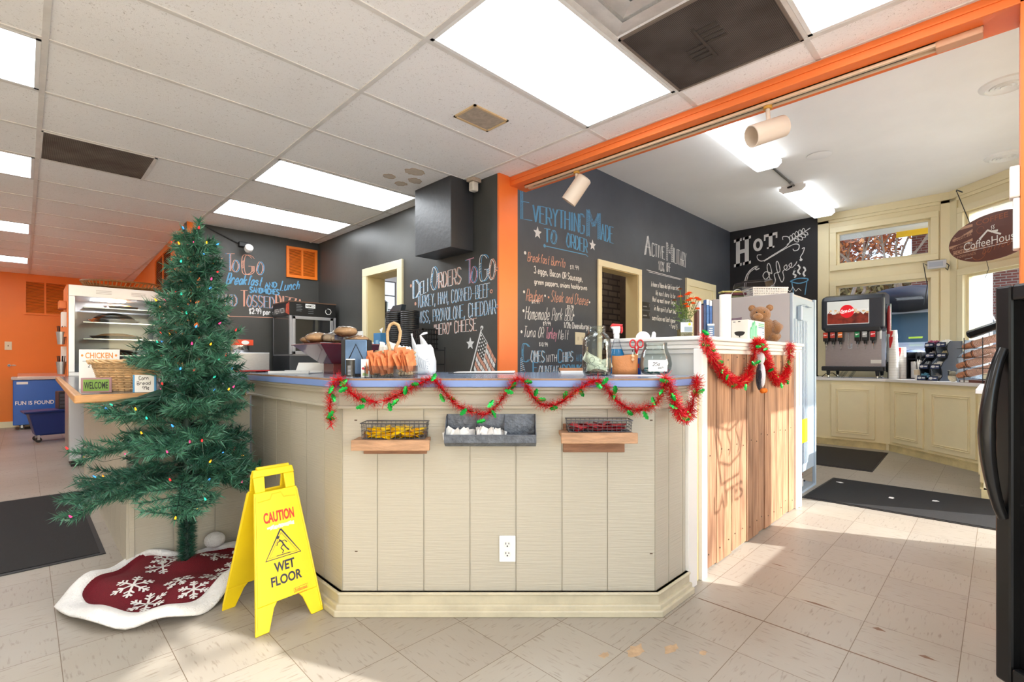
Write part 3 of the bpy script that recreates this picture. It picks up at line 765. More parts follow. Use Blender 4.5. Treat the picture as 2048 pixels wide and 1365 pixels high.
# windows of the bay
def F_win(b, z, l): return (8.1 - l, b, z)
def F_bay(s, z, l):   # s runs from the corner towards the street corner
    return (8.1 - S * s - S * l, 0.435 - S * s + S * l, z)
for n, (Fn, u0, u1, z0, z1) in enumerate(((F_win, 0.62, 1.634, 2.45, 2.912), (F_win, 0.62, 1.634, 0.96, 2.158), (F_bay, 0.19, 1.2, 2.42, 2.89), (F_bay, 0.19, 1.2, 0.96, 2.14))):
    pane = MB(); pane.hexa([Fn(u0, z0, -0.07), Fn(u1, z0, -0.07), Fn(u1, z0, -0.075), Fn(u0, z0, -0.075)], [Fn(u0, z1, -0.07), Fn(u1, z1, -0.07), Fn(u1, z1, -0.075), Fn(u0, z1, -0.075)])
    w = tag(pane.build('window_%d' % (n + 3), M_PANE), kind='structure')
    casing('window_frame', w, Fn, u0, u1, z0, z1, 0.075, 0.03, M_CREAM)
    casing('window_sash', w, Fn, u0 + 0.03, u1 - 0.03, z0 + 0.03, z1 - 0.03, 0.03, 0.04, M_CREAM, lift=-0.06)
tr = MB()
def slabF(Fn, u0, u1, z0, z1, d0, d1): tr.hexa([Fn(u0, z0, d0), Fn(u1, z0, d0), Fn(u1, z0, d1), Fn(u0, z0, d1)], [Fn(u0, z1, d0), Fn(u1, z1, d0), Fn(u1, z1, d1), Fn(u0, z1, d1)])
slabF(F_win, 0.435, 1.86, 3.1, 3.195, 0, 0.03); slabF(F_win, 0.435, 0.53, 0.9, 3.1, 0, 0.018); slabF(F_win, 1.72, 1.86, 0.9, 3.1, 0, 0.018)
slabF(F_bay, 0.0, 1.39, 3.1, 3.195, 0, 0.03); slabF(F_bay, 0, 0.1, 0.9, 3.1, 0, 0.018)
slabF(F_win, 0.435, 1.86, 3.06, 3.1, 0, 0.018); slabF(F_bay, 0, 1.39, 3.06, 3.1, 0, 0.018)
tag(tr.build('trim_bay', M_CREAM, bevel=0.004), kind='structure')

# boxed duct on the deli wall
du = tag(MB().box(2.373, 3.05, 2.006, 2.604, 3.55, ZC).build('wall_duct_box', mat('black_duct_paint', (52, 53, 56), 0.4, bump=(30, 0.15)), bevel=0.004), kind='structure')

# ---------------------------------------------------------------- ceiling fixtures
M_PANEL_LIGHT = lamp_mat('lit_diffuser', (246, 251, 255), PANEL)
M_WRAP_LIGHT = lamp_mat('lit_wrap_lens', (246, 251, 255), PANEL * 0.6)
def cell(i, j): return (GA + 1.2192 * i, GB + 0.6096 * j)
def troffer(i, j, label):
    a, b = cell(i, j)
    t = thing('ceiling_light', label, 'light', (a + 0.6096, b + 0.3048, ZC), group='lit panels in the tiled ceiling')
    f = MB(); x, y = 0.597, 0.292
    for q in ((-x, -y, x, -y + 0.018), (-x, y - 0.018, x, y), (-x, -y, -x + 0.018, y), (x - 0.018, -y, x, y)): f.box(q[0], q[1], -0.005, q[2], q[3], 0.0)
    f.build('frame', M_WHITEP, t)
    MB().box(-x + 0.018, -y + 0.018, -0.003, x - 0.018, y - 0.018, -0.001).build('diffuser', M_PANEL_LIGHT, t)
for i, j, lb in ((0, -1, 'largest lit ceiling panel, just left of the dirty return grille'),
                 (0, 3, 'lit ceiling panel nearest the black duct box'),
                 (0, 5, 'lit ceiling panel over the pizza lettering at the back wall'),
                 (-2, 2, 'lit panel at the left edge of the ceiling, nearest the front'),
                 (-2, 5, 'second lit panel from the front along the left edge of the ceiling'),
                 (-2, 9, 'third lit panel from the front along the left edge of the ceiling'),
                 (-2, 13, 'farthest lit ceiling panel, just before the orange far wall'),
                 (0, -6, 'lit ceiling panel added behind the camera, off the picture, to brighten the room'), (-2, -2, 'lit ceiling panel added over the left front, off the picture, to brighten the room'),  # these two unseen panels are added to brighten the room
                 (0, -3, 'lit ceiling panel right of the dirty return grille')):
    troffer(i, j, lb)

M_GRILLE = grille_mat('dirty_perforated_grille', (112, 104, 99), (52, 47, 44), 150)
M_GRILLE2 = grille_mat('grey_perforated_grille', (120, 112, 103), (62, 56, 50), 110)
a, b = cell(0.5, -2)
t = thing('return_air_grille', 'dirty dark perforated return grille beside the large light panel', 'vent', (a + 0.3048, b + 0.3048, ZC))
MB().box(-0.29, -0.29, -0.006, 0.29, 0.29, -0.001).build('grille', M_GRILLE, t)
f = MB()
for q in ((-0.298, -0.298, 0.298, -0.286), (-0.298, 0.286, 0.298, 0.298), (-0.298, -0.298, -0.286, 0.298), (0.286, -0.298, 0.298, 0.298)): f.box(q[0], q[1], -0.009, q[2], q[3], 0)
f.build('frame', mat('dusty_frame', (120, 108, 98), 0.6), t)
f = MB()
f.box(-0.13, 0.02, -0.013, 0.13, 0.034, -0.006)
for k in range(4): f.box(-0.11 + k * 0.035, -0.07, -0.01, -0.095 + k * 0.035, 0.02, -0.006)
for k in range(4): f.box(0.0 + k * 0.035, 0.034, -0.01, 0.015 + k * 0.035, 0.12, -0.006)
f.build('dust_ridge', mat('thick_dust', (70, 63, 58), 0.95), t)
a, b = cell(0, -2)
t = thing('air_diffuser', 'white stepped square supply diffuser with grey dust, behind the dark grille', 'vent', (a + 0.3048, b + 0.3048, ZC))
for k, (r, z) in enumerate(((0.298, 0.0), (0.2, -0.012), (0.11, -0.02))):
    q = MB(); r2 = r - (0.1 if k < 2 else 0.11); z2 = z - 0.014
    ri = max(r2 + 0.012, 0.0)
    q.add([(-r, -r, z), (r, -r, z), (r, r, z), (-r, r, z), (-ri, -ri, z2 - 0.006), (ri, -ri, z2 - 0.006), (ri, ri, z2 - 0.006), (-ri, ri, z2 - 0.006)],
          [(0, 4, 5, 1), (1, 5, 6, 2), (2, 6, 7, 3), (3, 7, 4, 0), (7, 6, 5, 4)] if k == 2 else [(0, 4, 5, 1), (1, 5, 6, 2), (2, 6, 7, 3), (3, 7, 4, 0)])
    q.build('vane', mat('dusty_white_metal', (206, 203, 199), 0.5, noise=(9, 0.14)), t)
a, b = cell(-1, 4)
t = thing('return_air_grille', 'long grey perforated grille in the left part of the tiled ceiling', 'vent', (a + 0.32, b + 0.3048, ZC))
MB().box(-0.3, -0.286, -0.006, 0.275, 0.286, -0.001).build('grille', M_GRILLE2, t)
f = MB()
for q in ((-0.31, -0.297, 0.295, -0.286), (-0.31, 0.286, 0.295, 0.297), (-0.31, -0.297, -0.3, 0.297), (0.275, -0.297, 0.295, 0.297)): f.box(q[0], q[1], -0.008, q[2], q[3], 0)
f.build('frame', M_TEE, t)
t = thing('ceiling_speaker_grille', 'small square ceiling grille with yellowed frame over the deli board', 'vent', (1.947, 2.208, ZC))
f = MB(); x = 0.135; y = 0.097
for q in ((-x, -y, x, -y + 0.014), (-x, y - 0.014, x, y), (-x, -y, -x + 0.014, y), (x - 0.014, -y, x, y)): f.box(q[0], q[1], -0.008, q[2], q[3], 0)
f.build('frame', mat('yellowed_frame', (214, 186, 142), 0.6, noise=(20, 0.1)), t)
MB().box(-x + 0.014, -y + 0.014, -0.004, x - 0.014, y - 0.014, -0.001).build('grille', mat('stained_grille', (178, 165, 148), 0.7, noise=(26, 0.2)), t)
t = thing('motion_sensor', 'small stained white sensor box where the deli wall meets the tiles', 'sensor', (2.55, 2.985, ZC))
MB().box(-0.03, -0.028, -0.105, 0.03, 0.028, -0.03).build('body', mat('stained_plastic', (224, 216, 204), 0.5, noise=(20, 0.12)), t, bevel=0.01)
MB().box(-0.045, -0.035, -0.03, 0.05, 0.035, -0.001).build('bracket', mat('rusty_bracket', (190, 170, 150), 0.6, noise=(30, 0.2)), t)

# fluorescent wraps on the white ceiling, joined by a conduit
def wrap_light(a0, a1, b0, b1, label):
    t = thing('fluorescent_light', label, 'light', ((a0 + a1) / 2, (b0 + b1) / 2, ZW), group='fluorescent lights on the white ceiling')
    L = (a1 - a0) / 2; w = (b1 - b0) / 2
    MB().box(-L, -w * 0.85, -0.02, L, w * 0.85, 0).build('housing', M_WHITEP, t)
    prof = [(-w, -0.02), (-w, -0.055), (-w * 0.72, -0.09), (w * 0.72, -0.09), (w, -0.055), (w, -0.02)]
    MB().ext(prof, (-L + 0.012, 0, 0), (0, 1, 0), (0, 0, 1), 2 * L - 0.024).build('lens', M_WRAP_LIGHT, t)
    for x in (-L, L - 0.012): MB().ext(prof, (x, 0, 0), (0, 1, 0), (0, 0, 1), 0.012).build('end_cap', M_WHITEP, t)
wrap_light(3.0, 5.5, 1.585, 1.855, 'long fluorescent light nearest the orange beam')
wrap_light(6.42, 7.85, 1.60, 1.88, 'shorter fluorescent light at the coffee lettering end of the ceiling')
pc = thing('electrical_conduit', 'grey metal conduit joining the two fluorescent lights', 'pipe', (5.96, 1.72, ZW))
MB().tube([(-0.47, 0, -0.022), (0.45, 0, -0.022)], 0.012, 10).build('pipe', mat('galvanised_pipe', (120, 118, 116), 0.35, 0.8), pc, smooth=True)
MB().tube([(0.30, 0, -0.022), (0.36, 0, -0.022)], 0.018, 10).build('coupling', M_STEEL, pc, smooth=True)
MB().tube([(0.44, 0.02, -0.03), (0.5, 0.12, -0.025), (0.53, 0.16, -0.012)], 0.012, 8).build('cable', M_BLACK, pc, smooth=True)

def ceiling_register(a, b, label):
    t = thing('round_ceiling_vent', label, 'vent', (a, b, ZW), group='round vents in the white ceiling')
    MB().lathe([(0.155, 0), (0.15, -0.012), (0.118, -0.03), (0.112, -0.02)], 36).build('rim', M_WHITEP, t, smooth=True)
    for r in (0.095, 0.065, 0.035):
        MB().lathe([(r, -0.012), (r - 0.004, -0.03), (r - 0.02, -0.018), (r - 0.016, -0.01)], 32).build('cone', M_WHITEP, t, smooth=True)
    MB().lathe([(0.0, -0.004), (0.112, -0.004), (0.112, -0.0005), (0.0, -0.0005)], 32).build('throat', M_BLACKM, t)
ceiling_register(5.22, -0.03, 'round white ceiling vent nearer the orange beam')
ceiling_register(7.05, -0.03, 'round white ceiling vent farther off, near the bay window')
t = tag(MB().lathe([(0.11, -0.006), (0.105, -0.008), (0.0, -0.008)], 30, (5.70, 1.30, ZW)).build('ceiling_cover_plate', M_WHITECEIL, smooth=True), 'faint round painted cover plate beside the fluorescent light', 'plate')

# lighting track under the beam
trk = thing('lighting_track', 'pale lighting track running under the orange beam', 'track', (2.83, 1.3, 2.5))
f = MB(); f.box(-0.028, -1.25, -0.02, -0.012, 1.36, 0); f.box(0.012, -1.25, -0.02, 0.028, 1.36, 0); f.box(-0.028, -1.25, -0.006, 0.028, 1.36, 0)
f.build('rail', mat('track_plastic', (216, 190, 160), 0.5), trk)
MB().box(-0.012, -1.0, -0.012, 0.012, 1.3, -0.006).build('slot', M_BLACKM, trk)
MB().box(-0.03, -1.25, -0.03, 0.03, -1.1, 0).build('feed_box', mat('track_box', (206, 160, 126), 0.5), trk, bevel=0.004)
def spot(b, aim, label, tilt):
    t = thing('track_spotlight', label, 'spotlight', (2.83, b, 2.478), group='beige spotlights on the track')
    bz = mat('beige_metal', (214, 198, 180), 0.45)
    MB().cyl((0, 0, -0.012), 0.022, 0.026, 16).build('mount', mat('amber_plastic', (202, 150, 60), 0.4), t, smooth=True)
    MB().tube([(0, 0, -0.012), (0.0, -0.004, -0.075)], 0.011, 10).build('stem', bz, t, smooth=True)
    d = Vector(aim).normalized()
    T = Matrix.Translation((0, 0, -0.13)) @ d.to_track_quat('Z', 'Y').to_matrix().to_4x4()
    MB().lathe([(0.0, -0.105), (0.045, -0.104), (0.056, -0.095), (0.058, 0.1), (0.053, 0.1), (0.052, 0.02), (0.0, 0.02)], 30, T=T).build('shade', bz, t, smooth=True)
spot(2.17, (-0.25, 0.55, -0.8), 'beige cylinder spotlight before the chalk menu title', 0)
spot(0.885, (-0.9, 0.72, -0.42), 'beige cylinder spotlight before the long fluorescent light', 0)

# white boxes on the entrance post
t = thing('wall_sensor_box', 'white plastic box on the orange entrance post, right picture edge', 'box', (2.76, -0.055, 1.75))
MB().box(-0.03, 0, 0, 0.04, 0.03, 0.125).build('body', mat('offwhite_plastic', (232, 220, 208), 0.45), t, bevel=0.006)
MB().box(-0.025, 0, -0.2, 0.035, 0.02, 0.0).build('cover', M_WHITEP, t, bevel=0.004)

# ---------------------------------------------------------------- the service counter
def offs(path, d):
    """path moved d to its right-hand side"""
    out = []
    n = len(path)
    for i in range(n):
        ds = []
        for a, b in ((i - 1, i), (i, i + 1)):
            if a >= 0 and b < n:
                v = Vector((path[b][0] - path[a][0], path[b][1] - path[a][1])).normalized(); ds.append(Vector((v.y, -v.x)))
        m = ds[0] if len(ds) == 1 else (ds[0] + ds[1]) / (1 + ds[0].dot(ds[1]))
        out.append((path[i][0] + m.x * d, path[i][1] + m.y * d))
    return out
def band(mb, path, d0, d1, z0, z1):
    mb.prism(offs(path, d1) + offs(path, d0)[::-1], z0, z1); return mb
def boards(mb, p0, p1, cuts, z0, z1, gap=0.005, th=0.012):
    """upright boards between the cuts (metres from p0), facing the right-hand side of p0 -> p1"""
    p0 = Vector(p0); p1 = Vector(p1); u = (p1 - p0).normalized(); n = Vector((u.y, -u.x))
    for a, b in zip(cuts, cuts[1:]):
        A = p0 + u * (a + gap / 2); B = p0 + u * (b - gap / 2)
        mb.prism([tuple(A), tuple(B), tuple(B - n * th), tuple(A - n * th)], z0, z1)
    A = p0 - n * th * 0.4; B = p1 - n * th * 0.4
    mb.prism([tuple(A), tuple(B), tuple(B - n * 0.02), tuple(A - n * 0.02)], z0, z1)
    return mb

# footprint from the far left end round the front to the post; right-hand side is the public side
FP = [(0.996, 3.275), (0.996, 2.056), (1.973, 1.079), (2.268, 1.079)]
ctr = thing('service_counter', 'cream panelled service counter with slanted front and blue top edge', 'counter', (1.5, 1.6, 0))
def local(o, t):
    o.parent = t; o.matrix_parent_inverse = Matrix.Translation(-Vector(t.location)); return o
M_PANELY = M_PANEL
k = 0.2
local(boards(MB(), FP[0], FP[1], [0, 0.02, 0.223, 0.426, 0.63, 0.833, 1.036, 1.219], 0.08, 0.93).build('panel', M_PANEL), ctr)
fl = math.hypot(FP[2][0] - FP[1][0], FP[2][1] - FP[1][1])
local(boards(MB(), FP[1], FP[2], [0, 0.155, 0.36, 0.5635, 0.7667, 0.97, 1.171, fl], 0.08, 0.93).build('panel', M_PANEL), ctr)
local(boards(MB(), FP[2], FP[3], [0, 0.125, 0.265, 0.295], 0.08, 0.93).build('panel', M_PANEL), ctr)
fz = MB()
band(fz, FP, 0.0, 0.016, 0.905, 1.0); band(fz, FP, 0.0, 0.027, 0.902, 0.916); band(fz, FP, 0.0, 0.034, 0.968, 0.985); band(fz, FP, 0.0, 0.05, 0.985, 0.999)
local(fz.build('frieze', M_PANEL, bevel=0.004), ctr)
bs = MB()
band(bs, FP, 0.0, 0.022, 0.0, 0.098); band(bs, FP, 0.0, 0.028, 0.086, 0.098); band(bs, FP, 0.0, 0.036, 0.0, 0.05); band(bs, FP, 0.0, 0.048, 0.0, 0.03)
local(bs.build('base_moulding', mat('worn_cream_paint', (194, 185, 160), 0.45, noise=(9, 0.12)), bevel=0.005), ctr)
kb = MB().prism([(1.33, 3.27), (1.03, 3.27), (1.03, 2.1), (2.0, 1.12), (2.42, 1.12), (2.42, 1.98), (1.33, 3.05)], 0.05, 0.985)
local(kb.build('carcass', mat('plain_board', (200, 190, 168), 0.6)), ctr)
# nail holes in the front
for X, z in ((-0.69, 0.85), (0.615, 0.85), (-0.688, 0.27), (0.615, 0.26)):
    local(MB().obox(Matrix.Translation(fr(X, 2.1575, z)) @ Matrix.Rotation(VIEW, 4, 'Z'), 0.012, 0.002, 0.005).build('nail_hole', mat('rusty_nail', (84, 66, 52), 0.8), ctr), ctr)

top = thing('countertop', 'blue laminate countertop with thin wood strip along its edge', 'countertop', (1.7, 2.0, 1.0))
TP = [(0.93, 3.27), (0.93, 2.026), (1.941, 1.015), (2.268, 1.015), (2.268, 1.1), (2.445, 1.1), (2.445, 2.045), (1.34, 3.15), (1.34, 3.27)]
ins = [(x, y) for x, y in offs([(0.93, 3.27), (0.93, 2.026), (1.941, 1.015), (2.268, 1.015)], -0.012)]
local(MB().prism(TP, 1.0, 1.029).build('edge_band', mat('blue_laminate_edge', (118, 143, 198), 0.35), bevel=0.002), top)
local(MB().prism(TP, 1.029, 1.0366).build('wood_strip', mat('wood_edge_strip', (150, 118, 92), 0.5, noise=(40, 0.2))), top)
local(MB().prism([ins[0], ins[1], ins[2], ins[3]] + TP[4:], 1.0366, 1.038).build('laminate', mat('grey_blue_laminate', (112, 128, 152), 0.16, noise=(5, 0.06))), top)

# outlet on the front
ol = thing('power_outlet', 'white duplex power outlet low on the counter front', 'outlet', fr(-0.0205, 2.1575, 0.283), VIEW)
MB().box(-0.036, -0.006, -0.058, 0.036, 0, 0.058).build('cover_plate', M_WHITEP, ol, bevel=0.004)
for z in (0.021, -0.021):
    r = MB().ext([(0.0165 * math.cos(q * PI / 8) if abs(math.sin(q * PI / 8)) < 0.85 else 0.0165 * math.cos(q * PI / 8), max(-0.0135, min(0.0135, 0.0175 * math.sin(q * PI / 8)))) for q in range(16)], (0, -0.006, z), (1, 0, 0), (0, 0, 1), 0.002).build('receptacle', mat('receptacle_plastic', (226, 225, 222), 0.4), ol)
    h = MB(); h.box(-0.008, -0.0086, z - 0.001, -0.005, -0.0079, z + 0.008); h.box(0.005, -0.0086, z + 0.0, 0.008, -0.0079, z + 0.007); h.box(-0.003, -0.0086, z - 0.0105, 0.003, -0.0079, z - 0.005)
    h.build('slots', M_BLACK, r)

# ---------------------------------------------------------------- knee wall with boards from old pallets, white cap and post
M_KNEE = mat('grey_white_paint', (208, 206, 200), 0.5)
hw = tag(MB().box(2.47, 1.11, 0, 4.2, 1.25, 1.18).box(2.47, 1.25, 0, 2.6, 1.66, 1.18).build('wall_knee', M_KNEE), kind='structure')
def plank_mat():
    m = mat('weathered_plank', (176, 136, 104), 0.62, island=0.22)
    t = m.node_tree; b = t.nodes['Principled BSDF']; L = t.links
    src = b.inputs['Base Color'].links[0].from_socket
    tc = t.nodes.new('ShaderNodeTexCoord'); out = src
    for st, lo, hi, dark in (((34, 34, 1.6), 0.34, 0.62, (0.62, 0.52, 0.45, 1)), ((5, 5, 1.1), 0.33, 0.56, (0.56, 0.5, 0.47, 1))):
        mp = t.nodes.new('ShaderNodeMapping'); mp.inputs['Scale'].default_value = st
        L.new(tc.outputs['Object'], mp.inputs['Vector'])
        n = t.nodes.new('ShaderNodeTexNoise'); n.inputs['Scale'].default_value = 2.2; n.inputs['Detail'].default_value = 7
        L.new(mp.outputs[0], n.inputs['Vector'])
        r = t.nodes.new('ShaderNodeValToRGB'); r.color_ramp.elements[0].position = lo; r.color_ramp.elements[1].position = hi
        r.color_ramp.elements[0].color = dark; r.color_ramp.elements[1].color = (1, 1, 1, 1)
        L.new(n.outputs['Fac'], r.inputs['Fac'])
        a = t.nodes.new('ShaderNodeMix'); a.data_type = 'RGBA'; a.blend_type = 'MULTIPLY'; a.inputs[0].default_value = 1
        L.new(out, a.inputs[6]); L.new(r.outputs['Color'], a.inputs[7]); out = a.outputs[2]
    L.new(out, b.inputs['Base Color'])
    return m
M_PLANK = plank_mat()
xs = [2.50, 2.672, 2.775, 2.887, 3.006, 3.121, 3.226, 3.329, 3.436, 3.560, 3.685, 3.82, 3.95, 4.085]
pk = MB()
for a, b in zip(xs, xs[1:]):
    pk.box(a + 0.0025, 1.092 + rnd.random() * 0.006, 0.004 + rnd.random() * 0.01, b - 0.0025, 1.109, 1.178)
pk.build('plank_cladding', M_PLANK, hw, bevel=0.002)
nl = MB()
for a, b in zip(xs, xs[1:]):
    for z in (1.12, 0.62, 0.09):
        nl.cyl((0, 0, 0), 0.004, 0.002, 8)
        T = Matrix.Translation(((a + b) / 2 + rnd.uniform(-.02, .02), 1.0925, z + rnd.uniform(-.02, .02))) @ Matrix.Rotation(PI / 2, 4, 'X')
        nl.v[-16:] = [tuple(T @ Vector(p)) for p in nl.v[-16:]]
nl.build('nail', mat('dark_nail', (70, 56, 46), 0.7), hw)
ct = MB()
KP = [(2.47, 1.66), (2.47, 1.10), (4.2, 1.10)]
ct.prism(offs(KP, 0.012) + offs(KP, -0.14)[::-1], 1.15, 1.175); ct.prism(offs(KP, 0.026) + offs(KP, -0.14)[::-1], 1.175, 1.196)
ct.prism(offs(KP, 0.045) + offs(KP, -0.17)[::-1], 1.218, 1.24); ct.prism(offs(KP, 0.03) + offs(KP, -0.15)[::-1], 1.196, 1.218)
ct.build('ledge_cap', M_WHITE, hw, bevel=0.005)
pt = MB()
pt.box(2.268, 1.062, 0, 2.362, 1.11, 1.0); pt.box(2.42, 1.062, 0, 2.482, 1.11, 1.175)
pt.build('corner_post', M_WHITE, hw, bevel=0.004)
MB().box(2.36, 1.082, 0, 2.42, 1.11, 1.0).build('corner_filler', M_CREAMY, hw)
tr2 = MB().box(4.085, 1.078, 0, 4.15, 1.11, 1.178).box(4.15, 1.07, 0, 4.2, 1.11, 1.178)
tr2.build('end_trim', M_WHITE, hw, bevel=0.006)

# ---------------------------------------------------------------- left counter with the wood-edged top
lc = thing('side_counter', 'cream side counter behind the Christmas tree', 'counter', (0.6, 4.0, 0))
local(boards(MB(), (0.395, 3.28), (0.99, 3.28), [0, 0.2, 0.403, 0.595], 0.0, 0.905).build('panel', M_PANEL), lc)
local(boards(MB(), (0.395, 6.0), (0.395, 3.28), [0.2 * q for q in range(14)] + [2.72], 0.0, 0.905).build('panel', M_PANEL), lc)
local(MB().box(0.395, 3.268, 0, 0.42, 3.282, 0.905).box(0.383, 3.268, 0, 0.397, 3.3, 0.905).build('corner_strip', M_PANEL, bevel=0.003), lc)
local(MB().box(0.42, 3.31, 0.02, 0.85, 5.98, 0.9).build('carcass', mat('plain_board', (200, 190, 168), 0.6)), lc)
wt = thing('side_worktop', 'dark worktop with thick honey wood edge, under the welcome sign', 'countertop', (0.6, 4.5, 0.907))
WPOLY = [(0.17, 3.126), (0.925, 3.126), (0.925, 3.29), (0.925, 6.02), (0.925, 6.8), (0.23, 6.8)]
M_HONEY = mat('honey_wood_edge', (190, 138, 84), 0.4, noise=(18, 0.2), stretch=(1, 1, 6))
local(MB().prism(WPOLY, 0.907, 0.946).build('wood_edge', M_HONEY, bevel=0.006), wt)
local(MB().prism([(0.20, 3.155), (0.92, 3.155), (0.92, 6.79), (0.26, 6.79)], 0.946, 0.948).build('laminate', mat('charcoal_laminate', (92, 94, 100), 0.2, noise=(5, 0.08))), wt)
# worn marks on the floor tiles
fm_ = MB(); fl_o = bpy.data.objects['floor']
for k, (x, y, r) in enumerate(((1.66, 0.99, 0.06), (1.77, 0.90, 0.045), (1.55, 1.06, 0.03), (1.83, 0.80, 0.025))):
    fm_.quad(*[(x + r * (0.5 + 0.7 * rnd.random()) * math.cos(a * PI / 7), y + r * 0.55 * (0.5 + 0.7 * rnd.random()) * math.sin(a * PI / 7), 0.0006) for a in range(14)])
fm_.build('rust_stain', mat('rust_stain', (178, 150, 118), 0.6, noise=(30, 0.2)), fl_o)
fm_ = MB()
fm_.box(2.2335, -0.5, 0.0, 2.2375, 1.0, 0.0006)
for x, y, l, w in ((2.56, 0.60, 0.1, 0.012), (2.5, 0.36, 0.03, 0.02), (2.39, 0.2, 0.035, 0.016), (2.9, 0.86, 0.05, 0.008), (2.2, 0.12, 0.04, 0.012)): fm_.quad((x, y - l, 0.0006), (x + w, y, 0.0006), (x, y + l * 0.6, 0.0006), (x - w * 0.4, y, 0.0006))
fm_.build('scratch', mat('dark_scratch', (116, 88, 70), 0.7), fl_o)

# ---------------------------------------------------------------- floor mats
M_MAT = mat('black_rubber_mat', (24, 24, 27), 0.85, noise=(60, 0.25), bump=(400, 0.5))
M_MATB = mat('brown_black_mat', (42, 38, 37), 0.85, noise=(60, 0.2), bump=(400, 0.5))
def floor_mat_thing(label, poly, m, z=0.008):
    t = thing('floor_mat', label, 'mat', (sum(p[0] for p in poly) / len(poly), sum(p[1] for p in poly) / len(poly), 0))
    local(MB().prism(poly, 0.0005, z * 0.6).build('border', M_BLACKM, t), t)
    cx_, cy_ = t.location.x, t.location.y
    q = [(cx_ + (x - cx_) * 0.955, cy_ + (y - cy_) * 0.97) for x, y in poly]
    local(MB().prism(q, 0.001, z).build('pile', m), t)
    return t
floor_mat_thing('black floor mat left of the Christmas tree', [(-0.75, 3.64), (0.335, 3.64), (0.335, 5.54), (-0.75, 5.54)], M_MAT)
floor_mat_thing('brown-black floor mat before the soda machine cabinet', [(5.97, 0.9), (7.33, 0.95), (7.32, 1.78), (5.97, 1.78)], M_MATB)
floor_mat_thing('long dark floor mat running from the fridge back to the right', [(4.5, 0.0), (5.45, 0.0), (5.42, 1.12), (4.46, 1.14)], M_MAT)
scraps = []
for i, (x, y) in enumerate(((4.93, 0.62), (5.22, 1.03), (5.06, 0.36))): scraps.append(((x, y, 0.0092), (0, 0, i * 1.3)))
sc_ = MB().add([(-0.03, -0.012, 0), (0.0, -0.02, 0.002), (0.03, -0.006, 0.0), (0.022, 0.014, 0.002), (-0.018, 0.016, 0.0)], [(0, 1, 2, 3, 4)]).build('paper_scrap', M_PAPER, solid=0.0008)
packets('paper scraps on the mat', 'small white paper scrap lying on the long dark mat', 'scrap', 'paper_scrap', sc_, scraps)

# ---------------------------------------------------------------- Christmas tree
TX, TY = 0.612, 3.045
tree = thing('christmas_tree', 'artificial green Christmas tree with a bare lower trunk, standing on its red skirt', 'Christmas tree', (TX, TY, 0))
M_NEEDLE = mat('green_needles', (66, 118, 94), 0.42, island=0.4)
M_NEEDLE2 = mat('dark_green_needles', (44, 90, 72), 0.42, island=0.4)
M_TRUNK = mat('green_wire_trunk', (30, 52, 44), 0.7)
def clampt(p):
    """keeps the branches off the counter faces and the worktop"""
    x, y, z = p[0] + TX, p[1] + TY, p[2]
    if z < 1.05 and y > 2.0: x = min(x, (0.915 if z > 0.88 else 0.965) - rnd.random() * 0.015)
    if 0.92 < z < 1.06 and y > 2.4: x = max(x, y * 0.163 + rnd.random() * 0.01)
    if z < 0.9: y = min(y, 3.262 - rnd.random() * 0.015)
    elif z < 1.05: y = min(y, 3.118 - rnd.random() * 0.01)
    elif z < 1.13: y = min(y, 3.28)
    return (x - TX, y - TY, z)
rt = random.Random(11)
def needle(mb, p, d, L, w):
    d = d.normalized(); s_ = d.orthogonal().normalized()
    s_ = (Matrix.Rotation(rt.random() * 2 * PI, 3, d) @ s_) * w * 0.5
    q = p + d * L
    a, b, c_ = clampt(p - s_), clampt(p + s_), clampt(q)
    mb.add([a, b, c_], [(0, 1, 2)])
def sprig(mb, p0, p1, dens, L, spread=0.95):
    """needles set all round the twig p0 -> p1, leaning outwards along it"""
    ax = p1 - p0; ln_ = ax.length; ax = ax.normalized(); o1 = ax.orthogonal().normalized(); o2 = ax.cross(o1)
    n = max(4, int(ln_ * dens))
    for i in range(n):
        q = p0 + (p1 - p0) * ((i + rt.random()) / n)
        an = rt.random() * 2 * PI
        d = ax * (0.75 + 0.35 * rt.random()) + (o1 * math.cos(an) + o2 * math.sin(an)) * spread
        needle(mb, q, d, L * (0.75 + 0.55 * rt.random()), 0.0056)
TOPZ = 1.86
def radius(z): return (0.01 + 0.36 * max(0.0, (TOPZ - z) / 1.36)) * (0.82 if z > 1.05 else 0.92)
tips = []
tk = MB(); tk.tube([(0, 0, 0.03), (0.0, 0, 0.9), (0.04, -0.04, TOPZ - 0.02)], [0.019, 0.015, 0.006], 10)
tk.build('trunk', M_TRUNK, tree, smooth=True)
tn = MB()
for i in range(2600):
    z = 0.05 + 0.45 * rt.random(); an = rt.random() * 2 * PI
    needle(tn, Vector((0.018 * math.cos(an), 0.018 * math.sin(an), z)), Vector((math.cos(an), math.sin(an), 0.9 * rt.random() - 0.1)), 0.036, 0.0042)
tn.build('trunk_needles', M_NEEDLE2, tree)
leg = MB()
for k in range(4):
    an = k * PI / 2 + 0.4; leg.tube([(0, 0, 0.05), (0.13 * math.cos(an), 0.13 * math.sin(an), 0.02)], 0.008, 6)
leg.build('tree_stand', M_BLACKM, tree)
NB = 92
